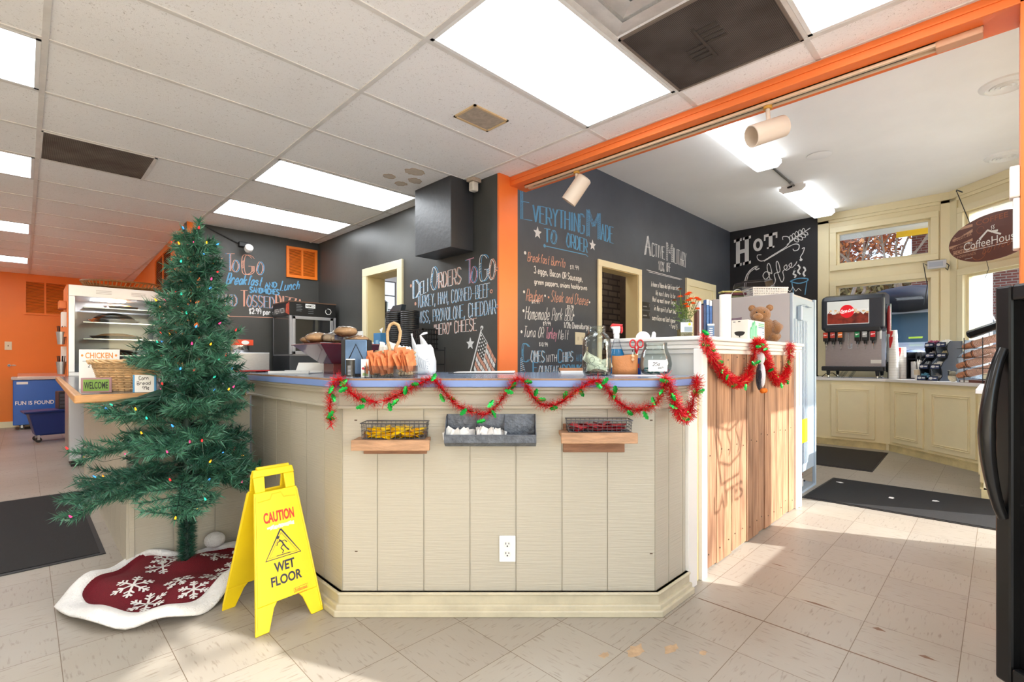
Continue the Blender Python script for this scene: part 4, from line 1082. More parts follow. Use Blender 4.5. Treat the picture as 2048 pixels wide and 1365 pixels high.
for i in range(NB):
    f = i / (NB - 1)
    z = 0.46 + (TOPZ - 0.12 - 0.46) * (f ** 1.12)
    an = i * 2.39996 + rt.uniform(-0.25, 0.25)
    if i >= NB - 2: an = i * 1.7
    R_ = radius(z) * rt.uniform(0.8, 1.14)
    dirv = Vector((math.cos(an), math.sin(an), 0))
    if dirv.y > 0.45 and z < 1.0: R_ = min(R_, 0.2 / dirv.y)          # towards the side counter
    if dirv.x > 0.3 and z < 1.05: R_ = min(R_, 0.36 / dirv.x)
    if i < 30 and dirv.x < -0.2 and dirv.y < 0.6: R_ *= 1.5 - i * 0.011
    rise = 0.30 * R_ + 0.02 if z > 0.75 else (0.12 * R_ - 0.05 if i > 12 else -0.2 * R_ - 0.02)
    ln0 = Vector((0.045, -0.045, 0)) * max(0, (z - 0.8) / 1.06)
    root = ln0 + Vector((0, 0, z)); tip = root + dirv * R_ + Vector((0, 0, rise))
    mid = root + dirv * R_ * 0.5 + Vector((0, 0, rise * 0.35 + 0.02))
    mb = MB()
    pts = [root, mid, tip]
    mb.k = 1; mb.tube([clampt(p) for p in pts], [0.005, 0.004, 0.002], 5); mb.k = 0
    sprig(mb, root.lerp(mid, 0.15), mid, 520, 0.042); sprig(mb, mid, tip, 560, 0.042)
    side = Vector((-dirv.y, dirv.x, 0))
    nt = 6 if R_ > 0.3 else 5 if R_ > 0.16 else 3
    for k in range(nt):
        t_ = 0.28 + 0.66 * k / max(1, nt - 1)
        base = root.lerp(mid, t_ * 2) if t_ < 0.5 else mid.lerp(tip, t_ * 2 - 1)
        for sg in (-1, 1):
            L_ = (0.10 + 0.06 * rt.random()) * (0.55 + 0.6 * min(1, R_ / 0.4)) * (1.0 if t_ < 0.9 else 0.75)
            dd = (dirv * 0.75 + side * sg * rt.uniform(0.5, 0.9) + Vector((0, 0, rt.uniform(-0.25, 0.4)))).normalized()
            e = base + dd * L_
            mb.k = 1; mb.tube([clampt(base), clampt(e)], [0.003, 0.0015], 4); mb.k = 0
            sprig(mb, base, e, 560, 0.042)
            if rt.random() < 0.34: tips.append(Vector(clampt(e + Vector((rt.uniform(-.01, .01), rt.uniform(-.01, .01), rt.uniform(0, .02))))))
    tips.append(Vector(clampt(tip)))
    mb.build('branch', [M_NEEDLE if i % 3 else M_NEEDLE2, M_TRUNK], tree)
mb = MB()
sprig(mb, Vector((0.037, -0.037, TOPZ - 0.2)), Vector((0.045, -0.045, TOPZ)), 1300, 0.04, 1.3)
mb.build('branch', [M_NEEDLE, M_TRUNK], tree)
# string of coloured lights
sl = thing('string_lights', 'string of small coloured lights wound through the Christmas tree', 'lights', (TX, TY, 0))
BULB = [lamp_mat('bulb_red', (255, 50, 50), 2.2), lamp_mat('bulb_amber', (255, 170, 40), 2.4), lamp_mat('bulb_green', (60, 240, 190), 1.6), lamp_mat('bulb_blue', (70, 160, 255), 2.0), lamp_mat('bulb_pink', (255, 70, 130), 2.0)]
rt.shuffle(tips)
front = [p for p in tips if (p.x + p.y) < 0.16][:96]
front.sort(key=lambda p: (round(p.z / 0.16), math.atan2(p.y, p.x)))
wire = []
for i, p in enumerate(front):
    d = (Vector((p.x, p.y, 0)).normalized() * 0.6 + Vector((rt.uniform(-.4, .4), rt.uniform(-.4, .4), 0.9))).normalized()
    T = Matrix.Translation(p) @ d.to_track_quat('Z', 'Y').to_matrix().to_4x4()
    b = MB(); b.lathe([(0.0, 0.016), (0.0028, 0.012), (0.0042, 0.004), (0.004, 0.0)], 7, T=T)
    b.k = 1; b.lathe([(0.004, 0.0), (0.0042, -0.010), (0.0, -0.010)], 7, T=T)
    b.build('bulb', [BULB[i % 5], M_TRUNK], sl, smooth=True)
    wire.append(p - d * 0.01)
wm = MB()
for a, b in zip(wire, wire[1:]):
    if (a - b).length < 0.3:
        m = (a + b) / 2 * 0.96; m.z -= 0.015
        wm.tube([clampt(a), clampt(m), clampt(b)], 0.0013, 4)
wm.build('wire', mat('green_wire', (24, 60, 44), 0.5), sl)

# ---------------------------------------------------------------- tree skirt
sk = thing('tree_skirt', 'dark red knitted tree skirt with snowflakes and white fur border', 'tree skirt', (TX, TY, 0))
OUT = [(-0.205, 0.285), (-0.36, 0.15), (-0.5, -0.03), (-0.505, -0.16), (-0.46, -0.30), (-0.40, -0.44), (-0.22, -0.60), (-0.10, -0.60), (0.02, -0.53), (0.12, -0.45), (0.22, -0.36), (0.28, -0.22), (0.30, -0.08), (0.27, 0.02), (0.33, 0.07), (0.29, 0.17), (0.17, 0.20), (0.02, 0.21), (-0.1, 0.22)]
# the outline follows the cloth as it lies: long towards the front, folded at the counter
def outline(t):
    n = len(OUT); x = (t % 1.0) * n; i = int(x) % n; f = x - int(x)
    p0, p1, p2, p3 = OUT[i - 1], OUT[i], OUT[(i + 1) % n], OUT[(i + 2) % n]
    return tuple(0.5 * ((2 * p1[j]) + (-p0[j] + p2[j]) * f + (2 * p0[j] - 5 * p1[j] + 4 * p2[j] - p3[j]) * f * f + (-p0[j] + 3 * p1[j] - 3 * p2[j] + p3[j]) * f ** 3) for j in (0, 1))
NA, NR = 132, 26
def skz(x, y, r):
    fold = 0.016 * math.sin(9 * x + 4) * math.sin(7 * y + 1) + 0.012 * math.sin(14 * (x + y)) + 0.008 * math.sin(23 * x - 11 * y)
    d = math.hypot(x, y)
    return max(0.004, 0.03 + 0.05 * math.exp(-(d / 0.10) ** 2) + fold * (0.5 + r) + (0.022 if r > 0.805 else 0) - 0.024 * max(0, r - 0.93) / 0.07)
def skp(ti, r):
    ox, oy = outline(ti); k0 = 0.06
    x, y = ox * (k0 + (1 - k0) * r), oy * (k0 + (1 - k0) * r)
    return (x, y, skz(x, y, r))
def sheet(r0, r1, n):
    mb = MB(); vs = [skp(a / NA, r0 + (r1 - r0) * k / n) for k in range(n + 1) for a in range(NA)]
    mb.add(vs, [(k * NA + a, k * NA + (a + 1) % NA, (k + 1) * NA + (a + 1) % NA, (k + 1) * NA + a) for k in range(n) for a in range(NA)])
    return mb
M_KNIT = mat('dark_red_knit', (116, 16, 32), 0.95, noise=(240, 0.25), bump=(240, 0.6))
M_FUR = mat('white_fur', (240, 238, 236), 0.95, noise=(40, 0.06), bump=(130, 0.9), sheen=0.5)
sheet(0.0, 0.81, 18).build('knit_cloth', M_KNIT, sk, smooth='all')
fur = sheet(0.80, 1.0, 9)
fur.build('fur_border', M_FUR, sk, smooth='all', solid=0.012)
MB().ball((0.17, 0.17, 0.075), (0.055, 0.05, 0.045), 14, 9).build('fur_trim_ball', M_FUR, sk, smooth='all')
M_FLAKE = mat('white_yarn', (238, 232, 230), 0.9)
def skin_at(x, y):
    return skz(x, y, 0.4) + 0.0045
for cx0, cy0, r, rot in ((-0.245, -0.14, 0.085, 0.1), (-0.10, 0.035, 0.085, 0.4), (-0.215, -0.31, 0.078, 0.2), (-0.08, -0.24, 0.065, 0.6), (-0.05, -0.38, 0.07, 0.3), (0.07, -0.28, 0.08, 0.0), (0.155, -0.205, 0.08, 0.5), (0.13, 0.0, 0.075, 0.2), (0.235, -0.09, 0.06, 0.7), (-0.07, 0.13, 0.07, 0.1)):
    s_ = MB()
    def F_sk(x, y, l): return (x, y, skin_at(x, y) + l)
    for k in range(6):
        an = rot + k * PI / 3; dx, dy = math.cos(an), math.sin(an)
        ribbon(s_, [(cx0 + dx * r * q / 6, cy0 + dy * r * q / 6) for q in range(7)], 0.009, F_sk, 0.001)
        for f, L_ in ((0.45, 0.3), (0.7, 0.26)):
            bx, by = cx0 + dx * r * f, cy0 + dy * r * f
            for sg in (-1, 1):
                a2 = an + sg * 0.9; ribbon(s_, [(bx, by), (bx + math.cos(a2) * r * L_, by + math.sin(a2) * r * L_)], 0.009, F_sk, 0.0012)
    s_.build('snowflake', M_FLAKE, sk)

# ---------------------------------------------------------------- wet floor sign
M_YEL = mat('yellow_plastic', (236, 206, 20), 0.42, noise=(6, 0.04))
M_YEL2 = mat('yellow_plastic_scuffed', (228, 198, 30), 0.5, noise=(9, 0.07))
wf = thing('wet_floor_sign', 'yellow folding wet floor caution sign in front of the counter corner', 'sign', (0.785, 2.295, 0), 0.10)
def sheet_panel(sgn):
    """one leaf: a board with handle hole and two feet, leaning to the ridge; local x along the board"""
    H = 0.635; lean = math.atan2(0.165, H); Ls = math.hypot(0.165, H)
    T = Matrix.Translation((0, -0.168 * sgn, 0)) @ Matrix.Rotation(-lean * sgn, 4, 'X')
    def wd(v): return 0.146 - 0.062 * (v / Ls)
    mb = MB()
    th = 0.010
    def slab_(poly): 
        q = MB().ext(poly, (0, th / 2, 0), (1, 0, 0), (0, 0, 1), th); mb.add([T @ Vector(p) for p in q.v], q.f)
    # legs, body, uprights and top bar
    slab_([(-wd(0), 0), (-wd(0) + 0.055, 0), (-wd(0.1) + 0.075, 0.085), (-wd(0.1) + 0.09, 0.105), (-wd(0.105), 0.105)])
    slab_([(wd(0), 0), (wd(0) - 0.055, 0), (wd(0.1) - 0.075, 0.085), (wd(0.1) - 0.09, 0.105), (wd(0.105), 0.105)])
    slab_([(-wd(0.105), 0.105), (wd(0.105), 0.105), (wd(0.56), 0.56), (-wd(0.56), 0.56)])
    slab_([(-wd(0.56) + 0.006, 0.56), (-0.045, 0.56), (-0.042, 0.625), (-wd(0.56) + 0.004, 0.625)])
    slab_([(wd(0.56) - 0.006, 0.56), (0.045, 0.56), (0.042, 0.625), (wd(0.56) - 0.004, 0.625)])
    slab_([(-wd(0.6) - 0.002, 0.625), (wd(0.6) + 0.002, 0.625), (wd(0.6) - 0.004, Ls), (-wd(0.6) + 0.004, Ls)])
    o = mb.build('panel', M_YEL, wf, bevel=0.003)
    rim = MB()
    for a, b in (((-wd(0.02), 0.02), (-wd(0.55), 0.55)), ((wd(0.02), 0.02), (wd(0.55), 0.55))):
        pts = [T @ Vector((a[0] * 0.97, -th * 0.5 * sgn, a[1])), T @ Vector((b[0] * 0.97, -th * 0.5 * sgn, b[1]))]
        rim.tube(pts, 0.0045, 6)
    rim.tube([T @ Vector((-wd(0.52) * 0.84, -th * 0.5 * sgn, 0.52)), T @ Vector((-0.03, -th * .5 * sgn, 0.525)), T @ Vector((-0.02, -th * .5 * sgn, 0.545)), T @ Vector((0.02, -th * .5 * sgn, 0.545)), T @ Vector((0.03, -th * .5 * sgn, 0.525)), T @ Vector((wd(0.52) * 0.84, -th * .5 * sgn, 0.52))], 0.003, 6)
    rim.build('rim', M_YEL2, o, smooth=True)
    return o, T, th
pf, TF, th = sheet_panel(1)
sheet_panel(-1)
MB().tube([(-0.07, 0, 0.64), (0.07, 0, 0.64)], 0.008, 8).build('hinge', M_YEL2, wf, smooth=True)
M_RINK = mat('red_print', (204, 44, 34), 0.5); M_KINK = mat('black_print', (34, 38, 60), 0.5)
uF = (TF.to_3x3() @ Vector((1, 0, 0))); wF = (TF.to_3x3() @ Vector((0, 0, 1))); nF = uF.cross(wF)
def PF(x, z, l=0.0): return TF @ Vector((x, -th / 2 - 0.0006 - l, z))
txt('CAUTION', 'lettering_caution', M_RINK, pf, PF(-0.066, 0.425), uF, wF, 0.132, 0.046, bold=0.035)
txt('WET', 'lettering_wet', M_KINK, pf, PF(-0.045, 0.218), uF, wF, 0.088, 0.04, bold=0.03)
txt('FLOOR', 'lettering_floor', M_KINK, pf, PF(-0.064, 0.165), uF, wF, 0.132, 0.04, bold=0.03)
txt('Rubbermaid', 'maker_name', M_RINK, pf, PF(0.03, 0.118), uF, wF, 0.055, 0.011, shear=0.2)
txt('Commercial Products', 'maker_line', M_RINK, pf, PF(0.032, 0.104), uF, wF, 0.05, 0.006)
mk = MB()
def F_pf(x, z, l): return PF(x, z, l)
def tri(r, c=(0.0, 0.325)): return [(c[0] + r * 1.12 * math.sin(a), c[1] - 0.012 + r * math.cos(a)) for a in (0, 2 * PI / 3, 4 * PI / 3, 2 * PI)]
ribbon(mk, tri(0.078), 0.007, F_pf, 0.0); ribbon(mk, tri(0.062), 0.002, F_pf, 0.0002)
ribbon(mk, smooth_pts([(-0.012, 0.348), (0.0, 0.335), (0.006, 0.322), (0.016, 0.306), (0.026, 0.294)]), 0.006, F_pf, 0.0004)
ribbon(mk, [(0.004, 0.324), (-0.008, 0.312), (0.002, 0.298), (-0.004, 0.288)], 0.005, F_pf, 0.0004)
ribbon(mk, [(-0.008, 0.342), (-0.02, 0.336), (-0.024, 0.324)], 0.004, F_pf, 0.0004); ribbon(mk, [(-0.002, 0.338), (0.012, 0.34), (0.02, 0.33)], 0.004, F_pf, 0.0004)
mk.add([PF(-0.016 + 0.007 * math.cos(a * PI / 5), 0.358 + 0.007 * math.sin(a * PI / 5), 0.0004) for a in range(10)], [tuple(range(10))])
ribbon(mk, [(-0.03, 0.284), (0.03, 0.284)], 0.002, F_pf, 0.0003)
mk.build('slipping_figure_print', M_KINK, pf)
wp = MB()
for i in range(9):
    x = -0.056 + i * 0.0125; wp.add([PF(x, 0.398 + rnd.uniform(-.004, .004)), PF(x + 0.018, 0.398 + rnd.uniform(-.004, .004)), PF(x + 0.018, 0.412 + rnd.uniform(-.004, .004)), PF(x, 0.412 + rnd.uniform(-.004, .004))], [(0, 1, 2, 3)])
wp.build('worn_off_line', mat('worn_white_print', (242, 234, 214), 0.6), pf)
rr = MB(); ribbon(rr, [(0.026, 0.115), (0.026, 0.131), (0.089, 0.133), (0.089, 0.117), (0.026, 0.115)], 0.0015, F_pf, 0.0); rr.build('maker_frame', M_RINK, pf)

# ---------------------------------------------------------------- condiment shelves on the counter front (square to it: local x along, y away from the shop window)
M_PALLET = mat('pallet_wood', (178, 138, 106), 0.65, noise=(7, 0.3), stretch=(1.2, 9, 9), bump=(30, 0.3))
M_PALLET2 = mat('dark_pallet_wood', (146, 104, 78), 0.7, noise=(7, 0.3), stretch=(1.2, 9, 9), bump=(30, 0.3))
M_WIRE = mat('dark_grey_wire', (88, 88, 92), 0.4, 0.7)
YF = 2.1578
def wood_shelf(X0, X1, zt, label, droop):
    t = thing('wood_shelf', label, 'shelf', fr((X0 + X1) / 2, YF, zt - 0.1), VIEW, group='pallet wood shelves on the counter front')
    w = (X1 - X0) / 2
    b = MB().box(-w + 0.02, -0.014, -0.012 if droop else -0.035, w - 0.03, 0, 0.09)
    b.build('back_board', M_PALLET2, t, bevel=0.002)
    s_ = MB().box(-w, -0.105, 0.046, w - 0.012, -0.012, 0.064); s_.build('shelf_board', M_PALLET, t, bevel=0.002)
    MB().box(-w, -0.123, 0.022, w, -0.105, 0.066).build('front_board', M_PALLET, t, bevel=0.002)
    return t
Zs = 0.78
wood_shelf(-0.672, -0.345, 0.815, 'pallet wood shelf holding the basket of yellow packets', True)
wood_shelf(0.205, 0.525, 0.845, 'pallet wood shelf holding the basket of red packets', False)
def wire_basket(X, z, W, Dp, H, label):
    t = thing('wire_basket', label, 'basket', fr(X, YF - 0.062, z), VIEW, group='wire baskets of packets on the counter front')
    m = MB(); w, d = W / 2, Dp / 2; r = 0.0012
    def ring(zz, e, rr): m.tube([(-w - e, -d - e, zz), (w + e, -d - e, zz), (w + e, d + e, zz), (-w - e, d + e, zz)], rr, 6, closed=True)
    ring(H, 0.006, 0.0024)
    for k in range(4): ring(0.002 + H * k / 4, 0.006 * k / 4, r)
    n = 13
    for i in range(n + 1):
        x = -w + W * i / n
        m.tube([(x, -d - 0.006, H), (x, -d, 0.002), (x, d, 0.002), (x, d + 0.006, H)], r, 5)
    for i in range(1, 5):
        y = -d + Dp * i / 5
        m.tube([(-w - 0.006, y, H), (-w, y, 0.002), (w, y, 0.002), (w + 0.006, y, H)], r, 5)
    m.build('wire_frame', M_WIRE, t)
    return t
ZB1, ZB2 = 0.7812, 0.8112
bk1 = wire_basket(-0.5, ZB1, 0.262, 0.084, 0.068, 'dark wire basket of yellow packets on the left pallet wood shelf')
bk2 = wire_basket(0.37, ZB2, 0.262, 0.084, 0.05, 'dark wire basket of red packets on the right pallet wood shelf')
def packet_mesh(name, m, sx, sy, k=0.004):
    mb = MB()
    nx, ny = 4, 3
    vs = []; 
    for sgn in (1, -1):
        for j in range(ny + 1):
            for i in range(nx + 1):
                u, v = i / nx * 2 - 1, j / ny * 2 - 1
                vs.append((u * sx / 2, v * sy / 2, sgn * k * (1 - u * u) * (1 - v * v) + 0.0004 * sgn))
    n = (nx + 1) * (ny + 1)
    fs = []
    for j in range(ny):
        for i in range(nx):
            a = j * (nx + 1) + i; fs.append((a, a + 1, a + nx + 2, a + nx + 1)); fs.append((n + a + nx + 1, n + a + nx + 2, n + a + 1, n + a))
    mb.add(vs, fs)
    return mb.build(name, m, smooth='all')
def local_spots(n, X, z0, w, d, hh, rs, tilt=0.5, layers=2):
    out = []
    for i in range(n):
        x = X + (-w + 2 * w * ((i * 0.618) % 1.0)); y = YF - 0.062 + rs.uniform(-d, d)
        out.append((fr(x, y, z0 + 0.008 + hh * (i % layers) / layers + rs.uniform(0, hh / layers * 0.7)), (rs.uniform(-tilt, tilt), rs.uniform(-tilt, tilt), VIEW + rs.uniform(-0.7, 0.7))))
    return out
rp = random.Random(5)
pk1 = packet_mesh('mustard_packet', [mat('yellow_foil', (252, 208, 14), 0.35, noise=(40, 0.1))], 0.062, 0.032)
packets('yellow packets in the wire basket', 'small yellow condiment packet lying in the wire basket', 'packet', 'mustard_packet', pk1, local_spots(60, -0.5, ZB1, 0.1, 0.024, 0.036, rp, 0.45, 4))
pk2 = packet_mesh('ketchup_packet', [mat('dark_red_foil', (176, 40, 52), 0.35, noise=(30, 0.5))], 0.062, 0.032)
packets('red packets in the wire basket', 'small red condiment packet lying in the wire basket', 'packet', 'ketchup_packet', pk2, local_spots(44, 0.37, ZB2, 0.1, 0.024, 0.024, rp, 0.35, 2))

# galvanised three-part bin
M_GALV = mat('galvanised_sheet', (104, 110, 120), 0.45, 0.55, noise=(38, 0.35), bump=(70, 0.35))
gb = thing('metal_bin', 'dark galvanised three-compartment bin on the counter front, holding white packets', 'bin', fr(-0.092, YF, 0.745), VIEW)
W2 = 0.192
prof = [(0, 0.0), (-0.06, 0.0), (-0.095, 0.02), (-0.1, 0.052), (-0.097, 0.052), (-0.092, 0.023), (-0.058, 0.003), (-0.003, 0.003), (-0.003, 0.133), (0, 0.133)]
MB().ext([(y, z) for y, z in prof], (-W2, 0, 0), (0, 1, 0), (0, 0, 1), 2 * W2).build('trough', M_GALV, gb, bevel=0.001)
sidep = [(0, 0.0), (-0.06, 0.0), (-0.095, 0.02), (-0.1, 0.052), (-0.07, 0.075), (-0.03, 0.128), (0, 0.133)]
for x in (-W2 - 0.003, W2): MB().ext(sidep, (x, 0, 0), (0, 1, 0), (0, 0, 1), 0.003).build('side_plate', M_GALV, gb)
for x in (-0.066, 0.058): MB().ext([(-0.003, 0.004), (-0.06, 0.004), (-0.09, 0.024), (-0.094, 0.05), (-0.05, 0.075), (-0.003, 0.13)], (x, 0, 0), (0, 1, 0), (0, 0, 1), 0.002).build('divider', M_GALV, gb)
rim = MB().tube([(-W2, -0.099, 0.053), (W2, -0.099, 0.053)], 0.003, 8); rim.build('rim', M_GALV, gb, smooth=True)
pk3 = packet_mesh('sugar_packet', [mat('white_paper_packet', (232, 232, 230), 0.7, noise=(60, 0.06))], 0.056, 0.034, 0.003)
sp = []
for i in range(40):
    left = i < 18
    x = -0.092 + ((-0.135 + rp.uniform(-0.045, 0.05)) if left else (-0.004 + rp.uniform(-0.045, 0.048)))
    sp.append((fr(x, YF - 0.05 + rp.uniform(-0.022, 0.016), 0.778 + rp.uniform(0, 0.028)), (1.1 + rp.uniform(-0.35, 0.25), rp.uniform(-0.7, 0.7), VIEW + rp.uniform(-0.5, 0.5))))
packets('white packets in the metal bin', 'small white paper packet standing in the galvanised bin', 'packet', 'sugar_packet', pk3, sp)

# ---------------------------------------------------------------- tinsel garlands
M_TINSEL = mat('red_tinsel', (226, 34, 46), 0.25, 0.2, island=0.4)
M_TINSEL2 = mat('pale_tinsel', (236, 190, 120), 0.22, 0.6)
M_HOLLY = mat('green_foil', (20, 160, 60), 0.2, 0.6, island=0.3)
def garland(label, pts, seed, leaves):
    """pts in space; tinsel blades all round the line, foil leaves here and there"""
    r = random.Random(seed)
    L2 = []
    P = [Vector(p) for p in pts]
    for i in range(len(P) - 1):
        p0 = P[max(i - 1, 0)]; p1 = P[i]; p2 = P[i + 1]; p3 = P[min(i + 2, len(P) - 1)]
        for k in range(6):
            t = k / 6; L2.append(0.5 * ((2 * p1) + (p2 - p0) * t + (2 * p0 - 5 * p1 + 4 * p2 - p3) * t * t + (3 * p1 - p0 - 3 * p2 + p3) * t ** 3))
    L2.append(P[-1])
    t = thing('tinsel_garland', label, 'garland', tuple(P[0]), group='red tinsel garlands on the counter')
    m = MB(); leafpos = []
    tot = sum((b - a).length for a, b in zip(L2, L2[1:])); acc = 0
    for a, b in zip(L2, L2[1:]):
        d = (b - a); l = d.length
        if l < 1e-6: continue
        d = d / l; o1 = d.orthogonal().normalized(); o2 = d.cross(o1)
        for i in range(int(l * 4600)):
            q = a + (b - a) * r.random(); an = r.random() * 2 * PI
            v = (o1 * math.cos(an) + o2 * math.sin(an) + d * r.uniform(-0.7, 0.7)).normalized()
            e = q + v * r.uniform(0.02, 0.044)
            s_ = v.cross(d if abs(v.dot(d)) < 0.9 else o1).normalized() * 0.0011
            m.k = 1 if r.random() < 0.07 else 0
            m.add([q - s_, q + s_, e + s_ * 0.7, e - s_ * 0.7], [(0, 1, 2, 3)])
        acc += l
    local(m.build('tinsel', [M_TINSEL, M_TINSEL2], t), t)
    for i in range(leaves):
        q = L2[int((i + r.random() * 0.8) / leaves * (len(L2) - 1))]
        c_ = q + Vector((r.uniform(-.018, .018), r.uniform(-.018, .018), r.uniform(-0.03, 0.018))) + Vector((-S, -S, 0)) * 0.016
        T = Matrix.Translation(c_) @ Matrix.Rotation(VIEW + r.uniform(-0.6, 0.6), 4, 'Z') @ Matrix.Rotation(r.uniform(-0.5, 0.5), 4, 'X') @ Matrix.Rotation(r.uniform(0, 6.28), 4, 'Y')
        pr = [(0, -0.02), (0.008, -0.013), (0.006, -0.007), (0.012, 0.0), (0.007, 0.006), (0.009, 0.013), (0, 0.022), (-0.009, 0.013), (-0.007, 0.006), (-0.012, 0.0), (-0.006, -0.007), (-0.008, -0.013)]
        lf = MB(); vs = [T @ Vector((x, -0.004 * (1 - abs(x) / 0.012), z)) for x, z in pr]; cv = T @ Vector((0, -0.006, 0))
        lf.add([cv] + vs, [(0, 1 + k, 1 + (k + 1) % 12) for k in range(12)])
        local(lf.build('holly_leaf', M_HOLLY, t, solid=0.0006), t)
    return t
def fp_(lst, Y): return [fr(X, Y, z) for X, z in lst]
YG = 2.065
garland('red tinsel garland at the left end of the counter front', fp_([(-0.765,0.838), (-0.769,0.893), (-0.769,0.959), (-0.755,1.016), (-0.73,1.035), (-0.707,1.008), (-0.672,0.969), (-0.626,0.948), (-0.569,0.937)], YG), 3, 9)
rt_pts = fp_([(-0.541,0.942), (-0.505,0.956), (-0.457,0.98), (-0.381,1.022), (-0.332,1.031), (-0.283,0.978), (-0.235,0.927), (-0.167,0.897), (-0.11,0.887), (-0.07,0.918), (-0.027,0.97), (0.015,1.029), (0.046,1.029), (0.08,0.974), (0.12,0.931), (0.18,0.925), (0.237,0.959), (0.293,0.999), (0.35,1.029), (0.39,1.012), (0.426,0.961), (0.476,0.918), (0.541,0.904), (0.609,0.935), (0.639,0.995), (0.648,1.042)], YG)
rt_pts += [((1.959,0.968)[0], 0.99, (1.959,0.968)[1]), ((2.009,0.898)[0], 0.99, (2.009,0.898)[1]), ((2.076,0.862)[0], 0.99, (2.076,0.862)[1]), ((2.135,0.896)[0], 0.99, (2.135,0.896)[1]), ((2.176,0.968)[0], 0.99, (2.176,0.968)[1]), ((2.223,1.031)[0], 1.0, (2.223,1.031)[1])]
garland('long red tinsel garland swagged across the counter front and its right corner', rt_pts, 4, 34)
kp = [(2.364,1.245), (2.387,1.207), (2.475,1.161), (2.574,1.11), (2.665,1.053), (2.783,1.007), (2.908,0.983), (3.025,1.009), (3.091,1.07), (3.112,1.142), (3.086,1.213), (3.146,1.221), (3.306,1.147), (3.414,1.079), (3.512,1.009), (3.626,0.966), (3.746,1.004), (3.825,1.069), (3.823,1.15), (3.751,1.226)]
ky = [1.03, 1.03, 1.05] + [1.062] * 6 + [1.05, 1.03, 1.03, 1.05] + [1.062] * 5 + [1.05, 1.03]
garland('red tinsel garland hanging on the wooden plank wall', [(p[0], y, p[1]) for p, y in zip(kp, ky)], 6, 22)
# little plush penguin hung in the middle of the plank-wall garland
pg = thing('plush_penguin', 'small plush penguin with orange feet hanging from the plank-wall garland', 'plush toy', ((3.228,1.072)[0], 1.045, (3.228,1.072)[1]))
M_PLW = mat('white_plush', (226, 226, 236), 0.95, bump=(200, 0.8), sheen=0.4); M_PLN = mat('navy_plush', (34, 40, 58), 0.95, bump=(200, 0.8), sheen=0.4); M_PLO = mat('orange_plush', (236, 124, 30), 0.9, bump=(200, 0.8))
MB().ball((0, 0.01, -0.06), (0.036, 0.022, 0.085), 16, 10).build('body', M_PLN, pg, smooth='all')
MB().ball((0, -0.004, -0.05), (0.026, 0.018, 0.075), 16, 10).build('belly', M_PLW, pg, smooth='all')
MB().ball((0, 0.006, 0.055), (0.034, 0.024, 0.04), 16, 10).build('head', M_PLW, pg, smooth='all')
for x in (-0.02, 0.022): MB().ball((x, -0.012, -0.145), (0.018, 0.016, 0.016), 10, 7).build('foot', M_PLO, pg, smooth='all')
for x in (-0.036, 0.036): MB().ball((x, 0.0, -0.05), (0.009, 0.014, 0.04), 10, 7).build('wing', M_PLN, pg, smooth='all')
MB().tube([(0, 0, 0.09), (0, 0.004, 0.13)], 0.002, 5).build('loop', M_RED, pg)

# ---------------------------------------------------------------- things standing on the blue counter (top at z = 1.038)
ZT = 1.0382
def at(X, Y, z=ZT): return fr(X, Y, z)
M_MAROON = mat('dark_red_lacquer', (92, 22, 30), 0.2, noise=(5, 0.15), coat=0.4)
M_BREAD = mat('bread_crust', (226, 178, 128), 0.5, noise=(16, 0.3), bump=(30, 0.3))
M_BAGBLUE = mat('blue_printed_wrap', (78, 84, 120), 0.3, noise=(22, 0.6))
M_FILM = glass('wrinkled_film', (235, 236, 238), 0.9, 0.12)
# paper tray and folded card
t = thing('paper_tray', 'flat white tray of papers at the left end of the blue counter', 'tray', at(-1.245, 2.86), VIEW)
MB().box(-0.13, -0.11, 0, 0.1, 0.1, 0.006).build('base', M_WHITEP, t, bevel=0.002)
q = MB()
for i, y in enumerate((-0.108, 0.092)): q.box(-0.13, y, 0.006, 0.1, y + 0.008, 0.016)
q.build('rim', M_WHITEP, t)
MB().box(-0.12, -0.09, 0.0062, 0.04, 0.06, 0.010).build('paper_sheets', M_PAPER, t)
MB().tube([(-0.1, -0.06, 0.0125), (0.05, -0.085, 0.0125)], 0.004, 8).build('pen', M_BLACK, t, smooth=True)
t = thing('folded_card', 'white folded card standing behind the paper tray', 'card', at(-1.225, 3.0), VIEW)
MB().hexa([(-0.095, -0.03, 0), (0.08, -0.03, 0), (0.08, 0.03, 0), (-0.095, 0.03, 0)], [(-0.085, -0.002, 0.062), (0.07, -0.002, 0.062), (0.07, 0.002, 0.062), (-0.085, 0.002, 0.062)]).build('card', M_PAPER, t)
t = thing('purple_carton', 'small purple and lime carton beside the white folded card', 'carton', at(-1.10, 3.03), VIEW)
MB().box(-0.04, -0.03, 0, 0.05, 0.03, 0.072).build('carton', mat('purple_print', (112, 62, 160), 0.5), t, bevel=0.002)
MB().box(0.012, -0.0315, 0.0, 0.051, -0.03, 0.045).build('lime_label', mat('lime_print', (196, 204, 40), 0.5), t)

